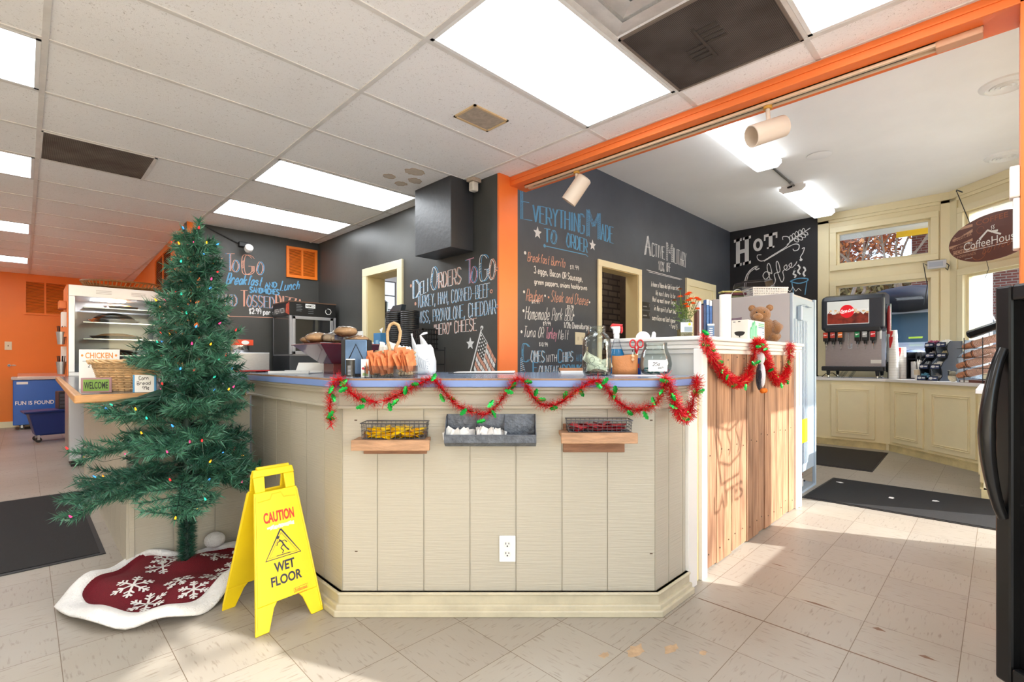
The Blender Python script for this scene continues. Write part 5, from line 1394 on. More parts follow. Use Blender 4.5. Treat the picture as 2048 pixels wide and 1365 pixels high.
# dark red pedestal tray with wrapped bread
pt_ = thing('pedestal_tray', 'dark red lacquered pedestal tray heaped with wrapped bread', 'tray', at(-0.985, 2.78), 0.0)
pt_m = MB(); b0, b1 = 0.075, 0.19
pt_m.hexa([(-b0, -b0, 0.058), (b0, -b0, 0.058), (b0, b0, 0.058), (-b0, b0, 0.058)], [(-b1, -b1, 0.165), (b1, -b1, 0.165), (b1, b1, 0.165), (-b1, b1, 0.165)])
pt_m.build('bowl', M_MAROON, pt_, bevel=0.002)
MB().box(-0.062, -0.062, 0, 0.062, 0.062, 0.058).build('foot', M_MAROON, pt_, bevel=0.002)
MB().box(-b1 - 0.003, -b1 - 0.003, 0.160, b1 + 0.003, b1 + 0.003, 0.168).build('rim', M_MAROON, pt_, bevel=0.002)
def loaf(X, Y, z, r, rot, label, wrapcol=False):
    t = thing('wrapped_loaf', label, 'bread', at(X, Y, ZT + z), rot, 'wrapped loaves on the dark red tray')
    m = MB().ball((0, 0, r[2]), r, 20, 12); m.v = [(x * (1 + 0.05 * math.sin(9 * x + 20 * y)), y, z_ * (1 + 0.05 * math.sin(31 * x))) for x, y, z_ in m.v]
    m.build('loaf', M_BREAD, t, smooth='all')
    w = MB().ball((0, 0, r[2]), (r[0] * 1.06, r[1] * 1.06, r[2] * 1.05), 22, 10)
    w.v = [(x + rnd.uniform(-.002, .002), y + rnd.uniform(-.002, .002), max(0.0005, z_ + rnd.uniform(-.002, .003))) for x, y, z_ in w.v]
    w.build('film_wrap', M_FILM, t)
    return t
loaf(-1.075, 2.70, 0.17, (0.07, 0.05, 0.03), 0.3, 'wrapped brown loaf lying lowest at the left of the red tray')
loaf(-1.15, 2.80, 0.17, (0.06, 0.045, 0.022), -0.5, 'small pale wrapped loaf at the left corner of the red tray')
lt = loaf(-0.905, 2.66, 0.205, (0.062, 0.05, 0.028), 0.1, 'wrapped round loaf with white price tag, topmost on the red tray')
MB().box(-0.03, -0.028, 0.052, 0.006, 0.006, 0.0535).build('price_tag', M_PAPER, lt)
loaf(-0.87, 2.76, 0.17, (0.075, 0.05, 0.024), 0.5, 'wrapped flat loaf under the topmost loaf on the red tray')
t = thing('bag_of_rolls', 'clear bag of rolls with blue print, middle of the red tray', 'bag', at(-1.0, 2.72, ZT + 0.17), 0.2)
for x, y, r in ((-0.03, 0, 0.026), (0.03, 0.01, 0.028), (0.0, -0.035, 0.024)): MB().ball((x, y, r), (r * 1.25, r, r), 14, 9).build('roll', mat('pale_roll', (190, 164, 134), 0.5, noise=(20, 0.3)), t, smooth='all')
MB().ball((0.0, -0.012, 0.03), (0.075, 0.058, 0.032), 18, 9).build('bag', M_FILM, t)
MB().box(-0.035, -0.067, 0.018, 0.02, -0.066, 0.045).build('blue_print', M_BAGBLUE, t)
t = thing('plastic_clamshell', 'cloudy plastic clamshell box standing behind the wrapped bread', 'container', at(-0.975, 2.84, ZT + 0.17), VIEW)
MB().ext([(-0.062, 0), (0.07, 0), (0.078, 0.07), (0.066, 0.085), (-0.05, 0.085), (-0.066, 0.07)], (0, 0.02, 0), (1, 0, 0), (0, 0, 1), 0.05).build('box', mat('cloudy_plastic', (204, 206, 202), 0.3), t, bevel=0.008)
MB().ext([(-0.035, 0.02), (0.04, 0.02), (0.03, 0.05), (-0.028, 0.05)], (0, -0.032, 0), (1, 0, 0), (0, 0, 1), 0.004).build('raised_panel', mat('cloudy_plastic_panel', (186, 190, 186), 0.3), t, bevel=0.001)

# napkin dispenser
t = thing('napkin_dispenser', 'tall black and blue-grey metal napkin dispenser beside the red tray', 'dispenser', at(-0.742, 2.30), VIEW + 0.10)
M_BLUEMET = mat('blue_grey_metal', (92, 120, 156), 0.28, 0.55, noise=(9, 0.25))
MB().box(-0.062, 0.0, 0, 0.06, 0.115, 0.176).build('body', M_BLACKM, t, bevel=0.004)
MB().box(-0.042, -0.006, 0.012, 0.058, 0.001, 0.172).build('face_plate', M_BLUEMET, t, bevel=0.003)
MB().add([(-0.0625, 0.02, 0.16), (-0.0625, 0.075, 0.16), (-0.0625, 0.05, 0.03), (-0.0625, 0.03, 0.03)], [(0, 1, 2, 3)]).build('side_slot', mat('polished_strip', (170, 165, 156), 0.2, 0.9), t)
MB().tube([(-0.03, -0.008, 0.07), (0.008, -0.008, 0.152), (0.046, -0.008, 0.07)], 0.0028, 6).build('wire_spring', M_BLACK, t)
# pepper can and printed carton
t = thing('printed_can', 'black patterned can with white rim before the napkin dispenser', 'can', at(-0.721, 2.18))
MB().lathe([(0.0195, 0.002), (0.0195, 0.078), (0.0, 0.078)], 22).build('can', mat('black_patterned_print', (44, 44, 42), 0.35, noise=(90, 0.8)), t, smooth=True)
MB().lathe([(0.02, 0.078), (0.0205, 0.081), (0.019, 0.083), (0.0, 0.081)], 22).build('lid', M_WHITEP, t, smooth=True)
MB().lathe([(0.0198, 0.0), (0.0202, 0.002), (0.0195, 0.003), (0.0, 0.003)], 22).build('rim', M_STEEL, t, smooth=True)
q = MB()
for i in range(7): q.box(-0.006, -0.0199, 0.012 + i * 0.0062, 0.008, -0.0193, 0.015 + i * 0.0062)
q.xf(Matrix.Rotation(VIEW, 4, 'Z')).build('checker_print', mat('silver_print', (168, 172, 178), 0.4), t)
t = thing('printed_carton', 'slim white carton with red and purple berries, right of the black can', 'carton', at(-0.655, 2.19), VIEW)
MB().box(-0.0185, -0.012, 0, 0.0185, 0.012, 0.082).build('carton', M_PAPER, t, bevel=0.001)
q = MB()
for i, (x, z, r) in enumerate(((-0.009, 0.04, 0.006), (0.009, 0.043, 0.006), (0.0, 0.036, 0.005), (0.013, 0.034, 0.004))):
    q.k = i % 2; q.add([(x + r * math.cos(a * PI / 5), -0.0124, z + r * math.sin(a * PI / 5)) for a in range(10)], [tuple(range(10))])
q.build('berry_print', [mat('red_print_b', (200, 40, 50), 0.5), mat('purple_print_b', (110, 50, 110), 0.5)], t)
q = MB(); q.add([(-0.012, -0.0124, 0.008), (0.014, -0.0124, 0.006), (0.012, -0.0124, 0.022), (-0.01, -0.0124, 0.02)], [(0, 1, 2, 3)]); q.build('green_print', mat('pale_green_print', (176, 196, 130), 0.5), t)

# clear box of orange snack packs
ab = thing('acrylic_box', 'clear open box of orange snack packs at the front of the counter', 'box', at(-0.543, 2.205), VIEW)
q = MB(); w, d, hh = 0.108, 0.05, 0.052
for x0, y0, x1, y1 in ((-w, -d, w, -d + 0.002), (-w, d - 0.002, w, d), (-w, -d, -w + 0.002, d), (w - 0.002, -d, w, d), (0.02, -d, 0.022, d)): q.box(x0, y0, 0, x1, y1, hh)
q.box(-w, -d, 0, w, d, 0.002)
q.build('walls', M_CLEAR, ab)
opk = packet_mesh('snack_packet', [mat('orange_snack_film', (224, 132, 84), 0.3, noise=(22, 0.45)), M_PAPER], 0.055, 0.075, 0.005)
sp = []
for i in range(30):
    row = i % 2; x = -0.096 + 0.19 * (i // 2) / 14.5
    sp.append((at(-0.543 + x + rp.uniform(-.004, .004), 2.205 + (-0.012 if row else 0.016) + rp.uniform(-.006, .006), ZT + 0.05 + rp.uniform(-0.006, 0.02) + 0.012 * (x > 0) + 0.018 * (1 - row)), (1.35 + rp.uniform(-.2, .2), rp.uniform(-.25, .25), VIEW + 1.15 + rp.uniform(-.3, .3))))
packets('orange snack packs in the clear box', 'orange film snack pack standing in the clear box', 'packet', 'snack_packet', opk, sp)

# braided basket with a tall loop handle
wb = thing('braided_basket', 'braided straw basket with a tall loop handle behind the snack packs', 'basket', at(-0.580, 2.42), VIEW)
M_STRAW = mat('braided_straw', (206, 172, 128), 0.75, noise=(14, 0.25), island=0.18)
q = MB(); W_, D_ = 0.092, 0.06
def ringpt(t, z): return Vector((W_ * math.cos(t), D_ * math.sin(t), z))
for row in range(6):
    z = 0.012 + row * 0.0205; n = 34
    for k in range(n):
        a0 = 2 * PI * k / n + (row % 2) * PI / n; a1 = a0 + 2 * PI / n * 0.95
        q.tube([ringpt(a0, z - 0.008), ringpt((a0 + a1) / 2, z) * 1.0 + Vector((0.006 * math.cos(a0), 0.006 * math.sin(a0), 0)), ringpt(a1, z + 0.008)], [0.004, 0.0075, 0.004], 6)
q.build('braid', M_STRAW, wb, smooth='all')
MB().lathe([(0.0, 0.002), (0.95, 0.002), (0.95, 0.004), (0, 0.004)], 28, sx=W_, sy=D_).build('base', M_STRAW, wb)
q = MB(); hp_ = [(-0.012, -0.055, 0.075), (-0.014, -0.05, 0.13), (-0.026, -0.04, 0.17), (-0.03, -0.03, 0.215), (-0.018, -0.026, 0.25), (0.002, -0.025, 0.26), (0.022, -0.026, 0.25), (0.034, -0.03, 0.215), (0.03, -0.04, 0.17), (0.012, -0.05, 0.13), (0.008, -0.055, 0.075)]
sm = [Vector(p) for p in hp_]; q.tube(sm, 0.0075, 8)
for k in range(60):
    f = k / 59 * (len(sm) - 1.001); i = int(f); p = sm[i].lerp(sm[i + 1], f - i); d = (sm[i + 1] - sm[i]).normalized(); o1 = d.orthogonal().normalized(); o2 = d.cross(o1)
    q.tube([p + (o1 * math.cos(a) + o2 * math.sin(a)) * 0.0075 + d * (a * 0.0008) for a in (0, 1.2, 2.4, 3.6, 4.8, 6.0)], 0.0014, 4)
q.build('handle', M_STRAW, wb, smooth='all')
nk = thing('paper_napkins', 'white crumpled paper napkins filling the braided basket', 'napkins', at(-0.580, 2.42, ZT + 0.1), VIEW)
for i, (x, y, r, hgt) in enumerate(((-0.06, 0.0, 0.022, 0.07), (-0.03, 0.01, 0.024, 0.07), (0.0, 0.02, 0.026, 0.062), (0.035, 0.0, 0.024, 0.05), (0.062, 0.01, 0.02, 0.044))):
    m = MB().ball((x, y, hgt * 0.4), (r, r * 0.9, hgt * 0.5), 10, 7)
    m.v = [(a + rnd.uniform(-.006, .006), b + rnd.uniform(-.006, .006), max(0.0, c_ + rnd.uniform(-.008, .01))) for a, b, c_ in m.v]; m.build('napkin', M_PAPER, nk)

# carrier bag
bg = thing('carrier_bag', 'white plastic carrier bag with faint blue print, knotted handles up', 'bag', at(-0.495, 2.66), VIEW)
m = MB(); n = 28; prof = []
LV = [(0.0, 0.062, 0.045), (0.02, 0.068, 0.052), (0.07, 0.068, 0.05), (0.11, 0.062, 0.042), (0.14, 0.052, 0.03), (0.16, 0.04, 0.018)]
rings = []
for z, a, b in LV:
    rings.append([((a + 0.003 * math.sin(5 * t + z * 90)) * math.cos(t) * (1) + 0.012, (b + 0.003 * math.cos(7 * t + z * 60)) * math.sin(t), z + 0.004 * math.sin(3 * t)) for t in (2 * PI * k / n for k in range(n))])
vs_ = [p for r in rings for p in r]
m.add(vs_, [(i * n + k, i * n + (k + 1) % n, (i + 1) * n + (k + 1) % n, (i + 1) * n + k) for i in range(len(rings) - 1) for k in range(n)] + [tuple(range(n - 1, -1, -1)), tuple((len(rings) - 1) * n + k for k in range(n))])
M_BAG = mat('white_thin_plastic', (226, 230, 234), 0.3, noise=(16, 0.06), bump=(24, 0.5))
m.build('body', M_BAG, bg, smooth='all')
MB().tube([(-0.028, 0, 0.12), (-0.04, 0, 0.165), (-0.05, 0, 0.205), (-0.052, 0, 0.222)], [0.026, 0.016, 0.006, 0.008], 12, flat=0.5).build('handle', M_BAG, bg, smooth='all')
MB().tube([(0.03, 0, 0.13), (0.01, 0, 0.175), (-0.004, 0, 0.212), (0.012, 0, 0.222), (0.034, 0, 0.226)], [0.034, 0.022, 0.006, 0.007, 0.006], 12, flat=0.5).build('handle', M_BAG, bg, smooth='all')
pm = Chalk(lambda x, z, l: (0.02 + x, -0.0535 - l, z))
for i in range(5): pm.line([(-0.03 + i * 0.009, 0.105 - i * 0.008), (-0.022 + i * 0.009, 0.07), (-0.03 + i * 0.01, 0.04 - i * 0.003)], 0.0016, 0, True)
for i in range(5): pm.line([(0.004 + rnd.uniform(0, .03), 0.03 + i * 0.012), (0.018 + rnd.uniform(0, .02), 0.036 + i * 0.012)], 0.0016, 0)
pm.build('faint_print', [mat('faint_blue_print', (124, 138, 160), 0.5)], bg)

# papers and board on the counter
t = thing('paper_stack', 'loose white papers over a black board in the middle of the blue counter', 'papers', at(-0.18, 2.9), VIEW)
MB().box(-0.19, -0.07, 0, 0.05, 0.08, 0.004).build('black_board', M_BLACKM, t, bevel=0.001)
MB().hexa([(-0.16, -0.05, 0.0042), (0.19, -0.08, 0.0042), (0.2, 0.1, 0.0042), (-0.15, 0.09, 0.0042)], [(-0.16, -0.05, 0.007), (0.19, -0.08, 0.009), (0.2, 0.1, 0.013), (-0.15, 0.09, 0.007)]).build('sheets', M_PAPER, t)
t = thing('clipboard', 'brown clipboard with white pad left of the tip jar', 'clipboard', at(0.33, 2.85), VIEW)
MB().box(-0.05, -0.08, 0, 0.1, 0.1, 0.014).build('pad', M_PAPER, t, bevel=0.001)
MB().box(-0.055, 0.06, 0.014, 0.1, 0.1, 0.03).build('wood_block', mat('brown_wood_block', (150, 102, 66), 0.5, noise=(12, 0.2)), t, bevel=0.002)
MB().tube([(-0.055, -0.02, 0.01), (-0.06, 0.02, 0.03), (-0.045, 0.05, 0.04)], 0.004, 6).build('clip', M_BLACK, t, smooth=True)
t = thing('magazine', 'open white magazine lying under the tan pouch and candy bowl', 'magazine', at(0.63, 2.46), VIEW)
MB().hexa([(-0.13, -0.08, 0), (0.11, -0.09, 0), (0.11, 0.04, 0), (-0.13, 0.04, 0)], [(-0.13, -0.08, 0.003), (0.11, -0.09, 0.003), (0.11, 0.04, 0.003), (-0.13, 0.04, 0.003)]).build('pages', mat('magazine_print', (226, 214, 214), 0.4, noise=(9, 0.12)), t)

# tip jar
tj = thing('tip_jar', 'large glass gallon jar holding dollar bills', 'jar', at(0.434, 2.50))
jp = [(0.055, 0.001), (0.066, 0.004), (0.0715, 0.018), (0.073, 0.05), (0.073, 0.165), (0.07, 0.185), (0.058, 0.205), (0.046, 0.214), (0.0425, 0.22), (0.0445, 0.226), (0.0425, 0.231), (0.0445, 0.237), (0.0425, 0.242), (0.044, 0.252)]
jin = [(r - 0.003, z) for r, z in jp[::-1]]
MB().lathe(jp + [(0.042, 0.253)] + jin[:-2] + [(0.055, 0.008), (0.0, 0.008)], 44).build('glass', M_GLASS, tj, smooth=True)
MB().lathe([(0.0, 0.0005), (0.055, 0.0005), (0.066, 0.003), (0.0, 0.006)], 32).build('thick_base', mat('smoked_glass_base', (110, 118, 116), 0.15), tj, smooth=True)
M_BILL = mat('green_bank_note', (206, 210, 188), 0.7, noise=(38, 0.25)); M_BINK = mat('dark_green_ink', (84, 98, 78), 0.7)
def bill(label, c0, eul, curl, ink=True):
    t = thing('bank_note', label, 'money', c0, 0.0, 'notes in the tip jar')
    t.rotation_euler = eul
    nx = 10; vs = []
    for i in range(nx + 1):
        u = -0.05 + 0.1 * i / nx
        for v in (-0.026, 0.026): vs.append((u, v, curl * (u / 0.05) ** 2 * 0.02 + 0.0022 * math.sin(u * 80)))
    m = MB(); m.add(vs, [(2 * i, 2 * i + 2, 2 * i + 3, 2 * i + 1) for i in range(nx)]); m.build('paper', M_BILL, t, smooth='all', solid=0.0006)
    def zz(u): return curl * (u / 0.05) ** 2 * 0.02 + 0.0022 * math.sin(u * 80)
    k_ = MB()
    def Fb(x, y, l): return (x, y, zz(x) + 0.0009)
    for sgn in (1, -1):
        def Fb(x, y, l, sgn=sgn): return (x, y, zz(x) + 0.0009 * sgn)
        ribbon(k_, [(x * 0.0045 - 0.045, -0.022) for x in range(21)], 0.0012, Fb); ribbon(k_, [(x * 0.0045 - 0.045, 0.022) for x in range(21)], 0.0012, Fb)
        ribbon(k_, [(0.012 * math.cos(a * PI / 8), 0.016 * math.sin(a * PI / 8)) for a in range(17)], 0.0022, Fb)
        for cx_ in (-0.038, 0.038): ribbon(k_, [(cx_ + 0.004 * math.cos(a * PI / 4), 0.014 + 0.004 * math.sin(a * PI / 4)) for a in range(9)], 0.0016, Fb)
    k_.build('ink', M_BINK, t)
bill('crumpled bank note standing upright in the tip jar', at(0.405, 2.475, ZT + 0.078), (1.35, 0.5, VIEW + 0.15), 0.45)
bill('bank note lying at the bottom of the tip jar, number side out', at(0.428, 2.465, ZT + 0.037), (1.2, 0.22, VIEW - 0.1), 0.3)
bill('dark folded bank note at the back of the tip jar', at(0.46, 2.52, ZT + 0.05), (1.5, -0.3, VIEW + 0.4), 1.2)
t = tag(MB().lathe([(0, 0), (0.06, 0), (0.062, 0.012), (0.03, 0.03), (0, 0.034)], 20, at(0.434, 2.50, ZT + 0.009)).build('coin_heap', mat('dull_coins', (112, 96, 82), 0.4, 0.6, noise=(90, 0.6), bump=(90, 1.0))), 'heap of coins at the bottom of the tip jar', 'coins', kind='stuff')

# spray bottle, pouch, pen cup, scissors
sb = thing('spray_bottle', 'clear spray bottle of blue cleaner with red and white trigger head', 'bottle', at(0.593, 2.77), VIEW)
MB().lathe([(0.042, 0.0), (0.046, 0.006), (0.046, 0.09), (0.042, 0.115), (0.028, 0.15), (0.018, 0.185), (0.014, 0.2), (0.0, 0.2)], 26, sx=1.0, sy=0.72).build('bottle', M_CLEAR, sb, smooth=True)
MB().lathe([(0.040, 0.002), (0.044, 0.008), (0.044, 0.09), (0.040, 0.114), (0.03, 0.14), (0, 0.14)], 26, sx=1.0, sy=0.72).build('cleaner_liquid', mat('blue_cleaner', (16, 132, 190), 0.15), sb, smooth=True)
MB().lathe([(0.016, 0.2), (0.017, 0.222), (0.012, 0.226), (0.0, 0.226)], 18).build('collar', M_WHITEP, sb, smooth=True)
MB().ext([(-0.018, 0.225), (0.014, 0.225), (0.02, 0.245), (0.018, 0.272), (-0.034, 0.27), (-0.03, 0.258), (-0.02, 0.252)], (0, 0.013, 0), (1, 0, 0), (0, 0, 1), 0.026).build('trigger_body', M_WHITEP, sb, bevel=0.004)
MB().ext([(-0.036, 0.266), (0.03, 0.268), (0.034, 0.28), (-0.026, 0.285)], (0, 0.014, 0), (1, 0, 0), (0, 0, 1), 0.028).build('nozzle', M_RED, sb, bevel=0.004)
MB().ext([(0.012, 0.268), (0.034, 0.27), (0.036, 0.24), (0.028, 0.228), (0.022, 0.232), (0.024, 0.25)], (0, 0.008, 0), (1, 0, 0), (0, 0, 1), 0.016).build('trigger', M_RED, sb, bevel=0.003)
pc_ = thing('leather_pouch', 'tan leather pouch with two wooden beads right of the tip jar', 'pouch', at(0.592, 2.56, ZT + 0.003), VIEW)
M_LEATHER = mat('tan_leather', (196, 128, 74), 0.5, noise=(8, 0.1), bump=(120, 0.25))
m = MB()
for i in range(13):
    u = -0.067 + 0.134 * i / 12; bow = 0.016 * (1 - (u / 0.067) ** 2) + 0.004
    pass
fr_ = [(-0.067 + 0.134 * i / 12) for i in range(13)]
vs_ = []
for sgn in (-1, 1):
    for z in (0.0, 0.03, 0.065, 0.1):
        for u in fr_: vs_.append((u, sgn * (0.019 * (1 - (u / 0.067) ** 2) * (1 - 0.3 * z / 0.1) + 0.003), z + (0.004 * math.sin(u * 40) if z > 0.09 else 0)))
q = []
for s2 in (0, 1):
    for j in range(3):
        for i in range(12):
            a = s2 * 52 + j * 13 + i; q.append((a, a + 1, a + 14, a + 13) if s2 == 0 else (a + 13, a + 14, a + 1, a))
for j in range(3): q.append((j * 13, j * 13 + 13, 52 + j * 13 + 13, 52 + j * 13)); q.append((52 + j * 13 + 12, 52 + j * 13 + 25, j * 13 + 25, j * 13 + 12))
q.append(tuple(list(range(12, -1, -1)) + list(range(52, 65))))
m.add(vs_, q); m.build('pouch', M_LEATHER, pc_, smooth='all')
for z in (0.094, 0.077): MB().ball((0.036, -0.021, z), 0.0085, 14, 9).build('bead', mat('pale_wood_bead', (226, 186, 146), 0.45), pc_, smooth='all')
MB().tube([(0.036, -0.018, 0.1), (0.036, -0.0225, 0.06)], 0.0016, 5).build('cord', M_LEATHER, pc_)
cp = thing('pen_cup', 'blue and red striped pen cup between pouch and candy bowl', 'cup', at(0.668, 2.63))
for k, (z0, z1, cc) in enumerate(((0, 0.035, 'b'), (0.035, 0.058, 'r'), (0.058, 0.088, 'b'))):
    MB().lathe([(0.026, z0), (0.026, z1), (0.023, z1), (0.023, z0)], 22).build('stripe', mat('blue_enamel' if cc == 'b' else 'red_enamel', (28, 62, 160) if cc == 'b' else (198, 30, 44), 0.35), cp, smooth=True)
MB().lathe([(0, 0.0005), (0.025, 0.0005), (0.025, 0.004), (0, 0.004)], 20).build('base', M_BLACK, cp)
sc2 = thing('scissors', 'scissors with red handles standing in the striped pen cup', 'scissors', at(0.672, 2.635, ZT + 0.008), VIEW)
for sg in (-1, 1):
    m = MB(); m.tube([(0.021 * sg + 0.0155 * math.cos(a * PI / 8), 0.003 * sg, 0.158 + 0.02 * math.sin(a * PI / 8)) for a in range(16)], 0.0042, 8, closed=True)
    m.tube([(0.012 * sg, 0.003 * sg, 0.143), (0.004 * sg, 0.002 * sg, 0.12), (-0.002 * sg, 0, 0.105)], 0.0048, 8); m.build('handle', M_RED, sc2, smooth=True)
    MB().ext([(-0.006, 0.11), (0.005, 0.11), (0.0, 0.0)], (-0.003 * sg, 0.0015 + 0.001 * sg, 0), (1, 0, 0), (0, 0, 1), 0.0015).build('blade', M_CHROME, sc2)
for i, (x, y, col, nm) in enumerate(((0.655, 2.628, (230, 230, 230), 'white'), (0.66, 2.648, (80, 130, 60), 'green'))):
    t = thing('ballpoint_pen', nm + ' pen standing in the striped pen cup', 'pen', at(x, y, ZT + 0.006), VIEW)
    MB().tube([(0, 0, 0), (0.006 * (i * 2 - 1), 0, 0.115)], 0.0035, 8).build('barrel', mat(nm + '_pen_plastic', col, 0.4), t, smooth=True)
    MB().tube([(0.006 * (i * 2 - 1), 0, 0.115), (0.0068 * (i * 2 - 1), 0, 0.128)], 0.0022, 8).build('tip', M_BLACK, t, smooth=True)

# glass bowl of mints with a price card
gb2 = thing('glass_bowl', 'round open glass bowl with a handwritten price card on its front', 'bowl', at(0.748, 2.55), VIEW - 0.12)
bp_ = [(0.045, 0.001), (0.066, 0.008), (0.08, 0.03), (0.084, 0.058), (0.078, 0.092), (0.065, 0.125), (0.058, 0.15), (0.061, 0.168)]
Tb = Matrix.Identity(4)
MB().lathe(bp_ + [(0.059, 0.169)] + [(r - 0.0025, z) for r, z in bp_[::-1]][1:-1] + [(0.045, 0.006), (0, 0.006)], 44).build('glass', M_GLASS, gb2, smooth=True)
def Fbowl(x, z, l): 
    return (x, -math.sqrt(max(1e-6, 0.0875 ** 2 - x * x)) - l, z)
q = MB(); n = 10
vs_ = [Fbowl(-0.047 + 0.094 * i / n, z, 0) for z in (0.02, 0.078) for i in range(n + 1)]
q.add(vs_, [(i, i + 1, n + 2 + i, n + 1 + i) for i in range(n)]); q.build('price_card', M_PAPER, gb2, solid=0.0008)
pm = Chalk(Fbowl)
pm.write('25\u00a2', (-0.028, 0.048), (0.008, 0.05), 0.017, t=0.0019, slant=0.2); pm.write('each', (0.0, 0.034), (0.026, 0.036), 0.011, t=0.0013)
pm.build('handwriting', [mat('black_marker', (24, 24, 28), 0.5)], gb2)
mint = packet_mesh('wrapped_mint', [mat('teal_foil', (30, 116, 108), 0.25, 0.4, noise=(30, 0.3))], 0.03, 0.016, 0.004)
sp = []
for i in range(26):
    a = i * 2.4; r = 0.064 * math.sqrt((i + 0.5) / 26)
    sp.append((at(0.748 + r * math.cos(a), 2.55 + r * math.sin(a), ZT + 0.0125 + 0.011 * (i % 3)), (rp.uniform(-.3, .3), rp.uniform(-.3, .3), rp.uniform(0, 6))))
packets('wrapped mints in the glass bowl', 'teal wrapped mint at the bottom of the glass bowl', 'candy', 'wrapped_mint', mint, sp)

# ---------------------------------------------------------------- on the white ledge of the knee wall (top at z = 1.24)
ZL = 1.2403
t = thing('plastic_scoop', 'white rounded plastic scoop lying on the ledge left of the flowers', 'scoop', (2.515, 1.44, ZL), VIEW)
m = MB(); m.ball((-0.01, 0, 0.002), (0.042, 0.026, 0.038), 20, 10); m.v = [(x, y, max(0.0, z)) for x, y, z in m.v]; m.build('bowl', M_WHITEP, t, smooth='all')
MB().ext([(0.036, 0), (0.062, 0), (0.064, 0.028), (0.055, 0.04), (0.044, 0.036)], (0, 0.006, 0), (1, 0, 0), (0, 0, 1), 0.012).build('handle', M_WHITEP, t, bevel=0.004)
fv = thing('flower_jar', 'square glass jar of orange flowers on the ledge corner', 'flowers', (2.585, 1.235, ZL), VIEW)
jw = 0.036
q = MB().ext([(-jw, 0.0), (jw, 0.0), (jw, 0.085), (jw * 0.7, 0.1), (-jw * 0.7, 0.1), (-jw, 0.085)], (0, jw * 0.8, 0), (1, 0, 0), (0, 0, 1), 2 * jw * 0.8); q.build('glass', M_GLASS, fv, bevel=0.006)
MB().box(-jw * 0.9, -jw * 0.7, 0.003, jw * 0.9, jw * 0.7, 0.045).build('murky_water', mat('brown_water', (108, 92, 52), 0.2), fv)
MB().box(-jw * 0.88, -jw * 0.8 - 0.002, 0.028, jw * 0.9, -jw * 0.8 - 0.0012, 0.082).build('label', M_PAPER, fv)
q = MB(); q.box(-jw * 0.35, -jw * 0.8 - 0.0026, 0.03, jw * 0.85, -jw * 0.8 - 0.002, 0.058); q.build('label_print', mat('grey_blue_print', (136, 150, 160), 0.5), fv)
q = MB().add([(0.016 + 0.008 * math.cos(a * PI / 6), -jw * 0.8 - 0.003, 0.072 + 0.008 * math.sin(a * PI / 6)) for a in range(12)], [tuple(range(12))]); q.build('label_spot', mat('yellow_print', (240, 190, 40), 0.5), fv)
M_STEM = mat('green_stem', (88, 112, 46), 0.6, island=0.25); M_PETAL = mat('orange_petals', (240, 110, 26), 0.55, island=0.25); M_PETD = mat('dry_flower', (136, 78, 30), 0.7)
rf = random.Random(21)
stems = MB()
fl = [(-0.055, 0.0, 0.205), (-0.02, 0.01, 0.225), (-0.03, -0.01, 0.265), (0.015, 0.0, 0.235), (0.03, -0.012, 0.21), (0.012, -0.02, 0.2), (0.045, -0.005, 0.185), (0.066, 0.0, 0.215), (0.078, -0.005, 0.205), (0.03, 0.01, 0.245), (-0.002, -0.02, 0.18), (0.068, -0.01, 0.155), (0.008, -0.025, 0.165)]
for i, (x, y, z) in enumerate(fl):
    stems.tube([(x * 0.2, y, 0.03), (x * 0.35, y, 0.1), (x, y, z)], 0.0016, 5)
    dry = i in (0, 2)
    h = MB(); R = 0.024 if not dry else 0.017
    for layer in range(3):
        for k in range(9):
            a = k * 2 * PI / 9 + layer * 0.35; el = 0.1 + layer * 0.42; rr = R * (1 - layer * 0.22)
            d = Vector((math.cos(a) * math.cos(el), math.sin(a) * math.cos(el), math.sin(el))) * rr; sd = Vector((-math.sin(a), math.cos(a), 0)) * 0.006
            p = Vector((x, y, z)); h.add([p, p + d * 0.6 + sd, p + d, p + d * 0.6 - sd], [(0, 1, 2, 3)])
    h.build('flower_head', M_PETD if dry else M_PETAL, fv)
for i in range(150):
    a = rf.uniform(0, 2 * PI); z = rf.uniform(0.09, 0.2); r = rf.uniform(0.0, 0.055)
    p = Vector((r * math.cos(a) - 0.01, r * math.sin(a) * 0.6, z)); d = Vector((rf.uniform(-1, 1), rf.uniform(-1, 1), rf.uniform(-0.2, 1))).normalized() * rf.uniform(0.02, 0.04); s_ = d.orthogonal().normalized() * 0.0035
    stems.add([p, p + d * 0.5 + s_, p + d, p + d * 0.5 - s_], [(0, 1, 2, 3)])
stems.build('stems_and_leaves', M_STEM, fv)
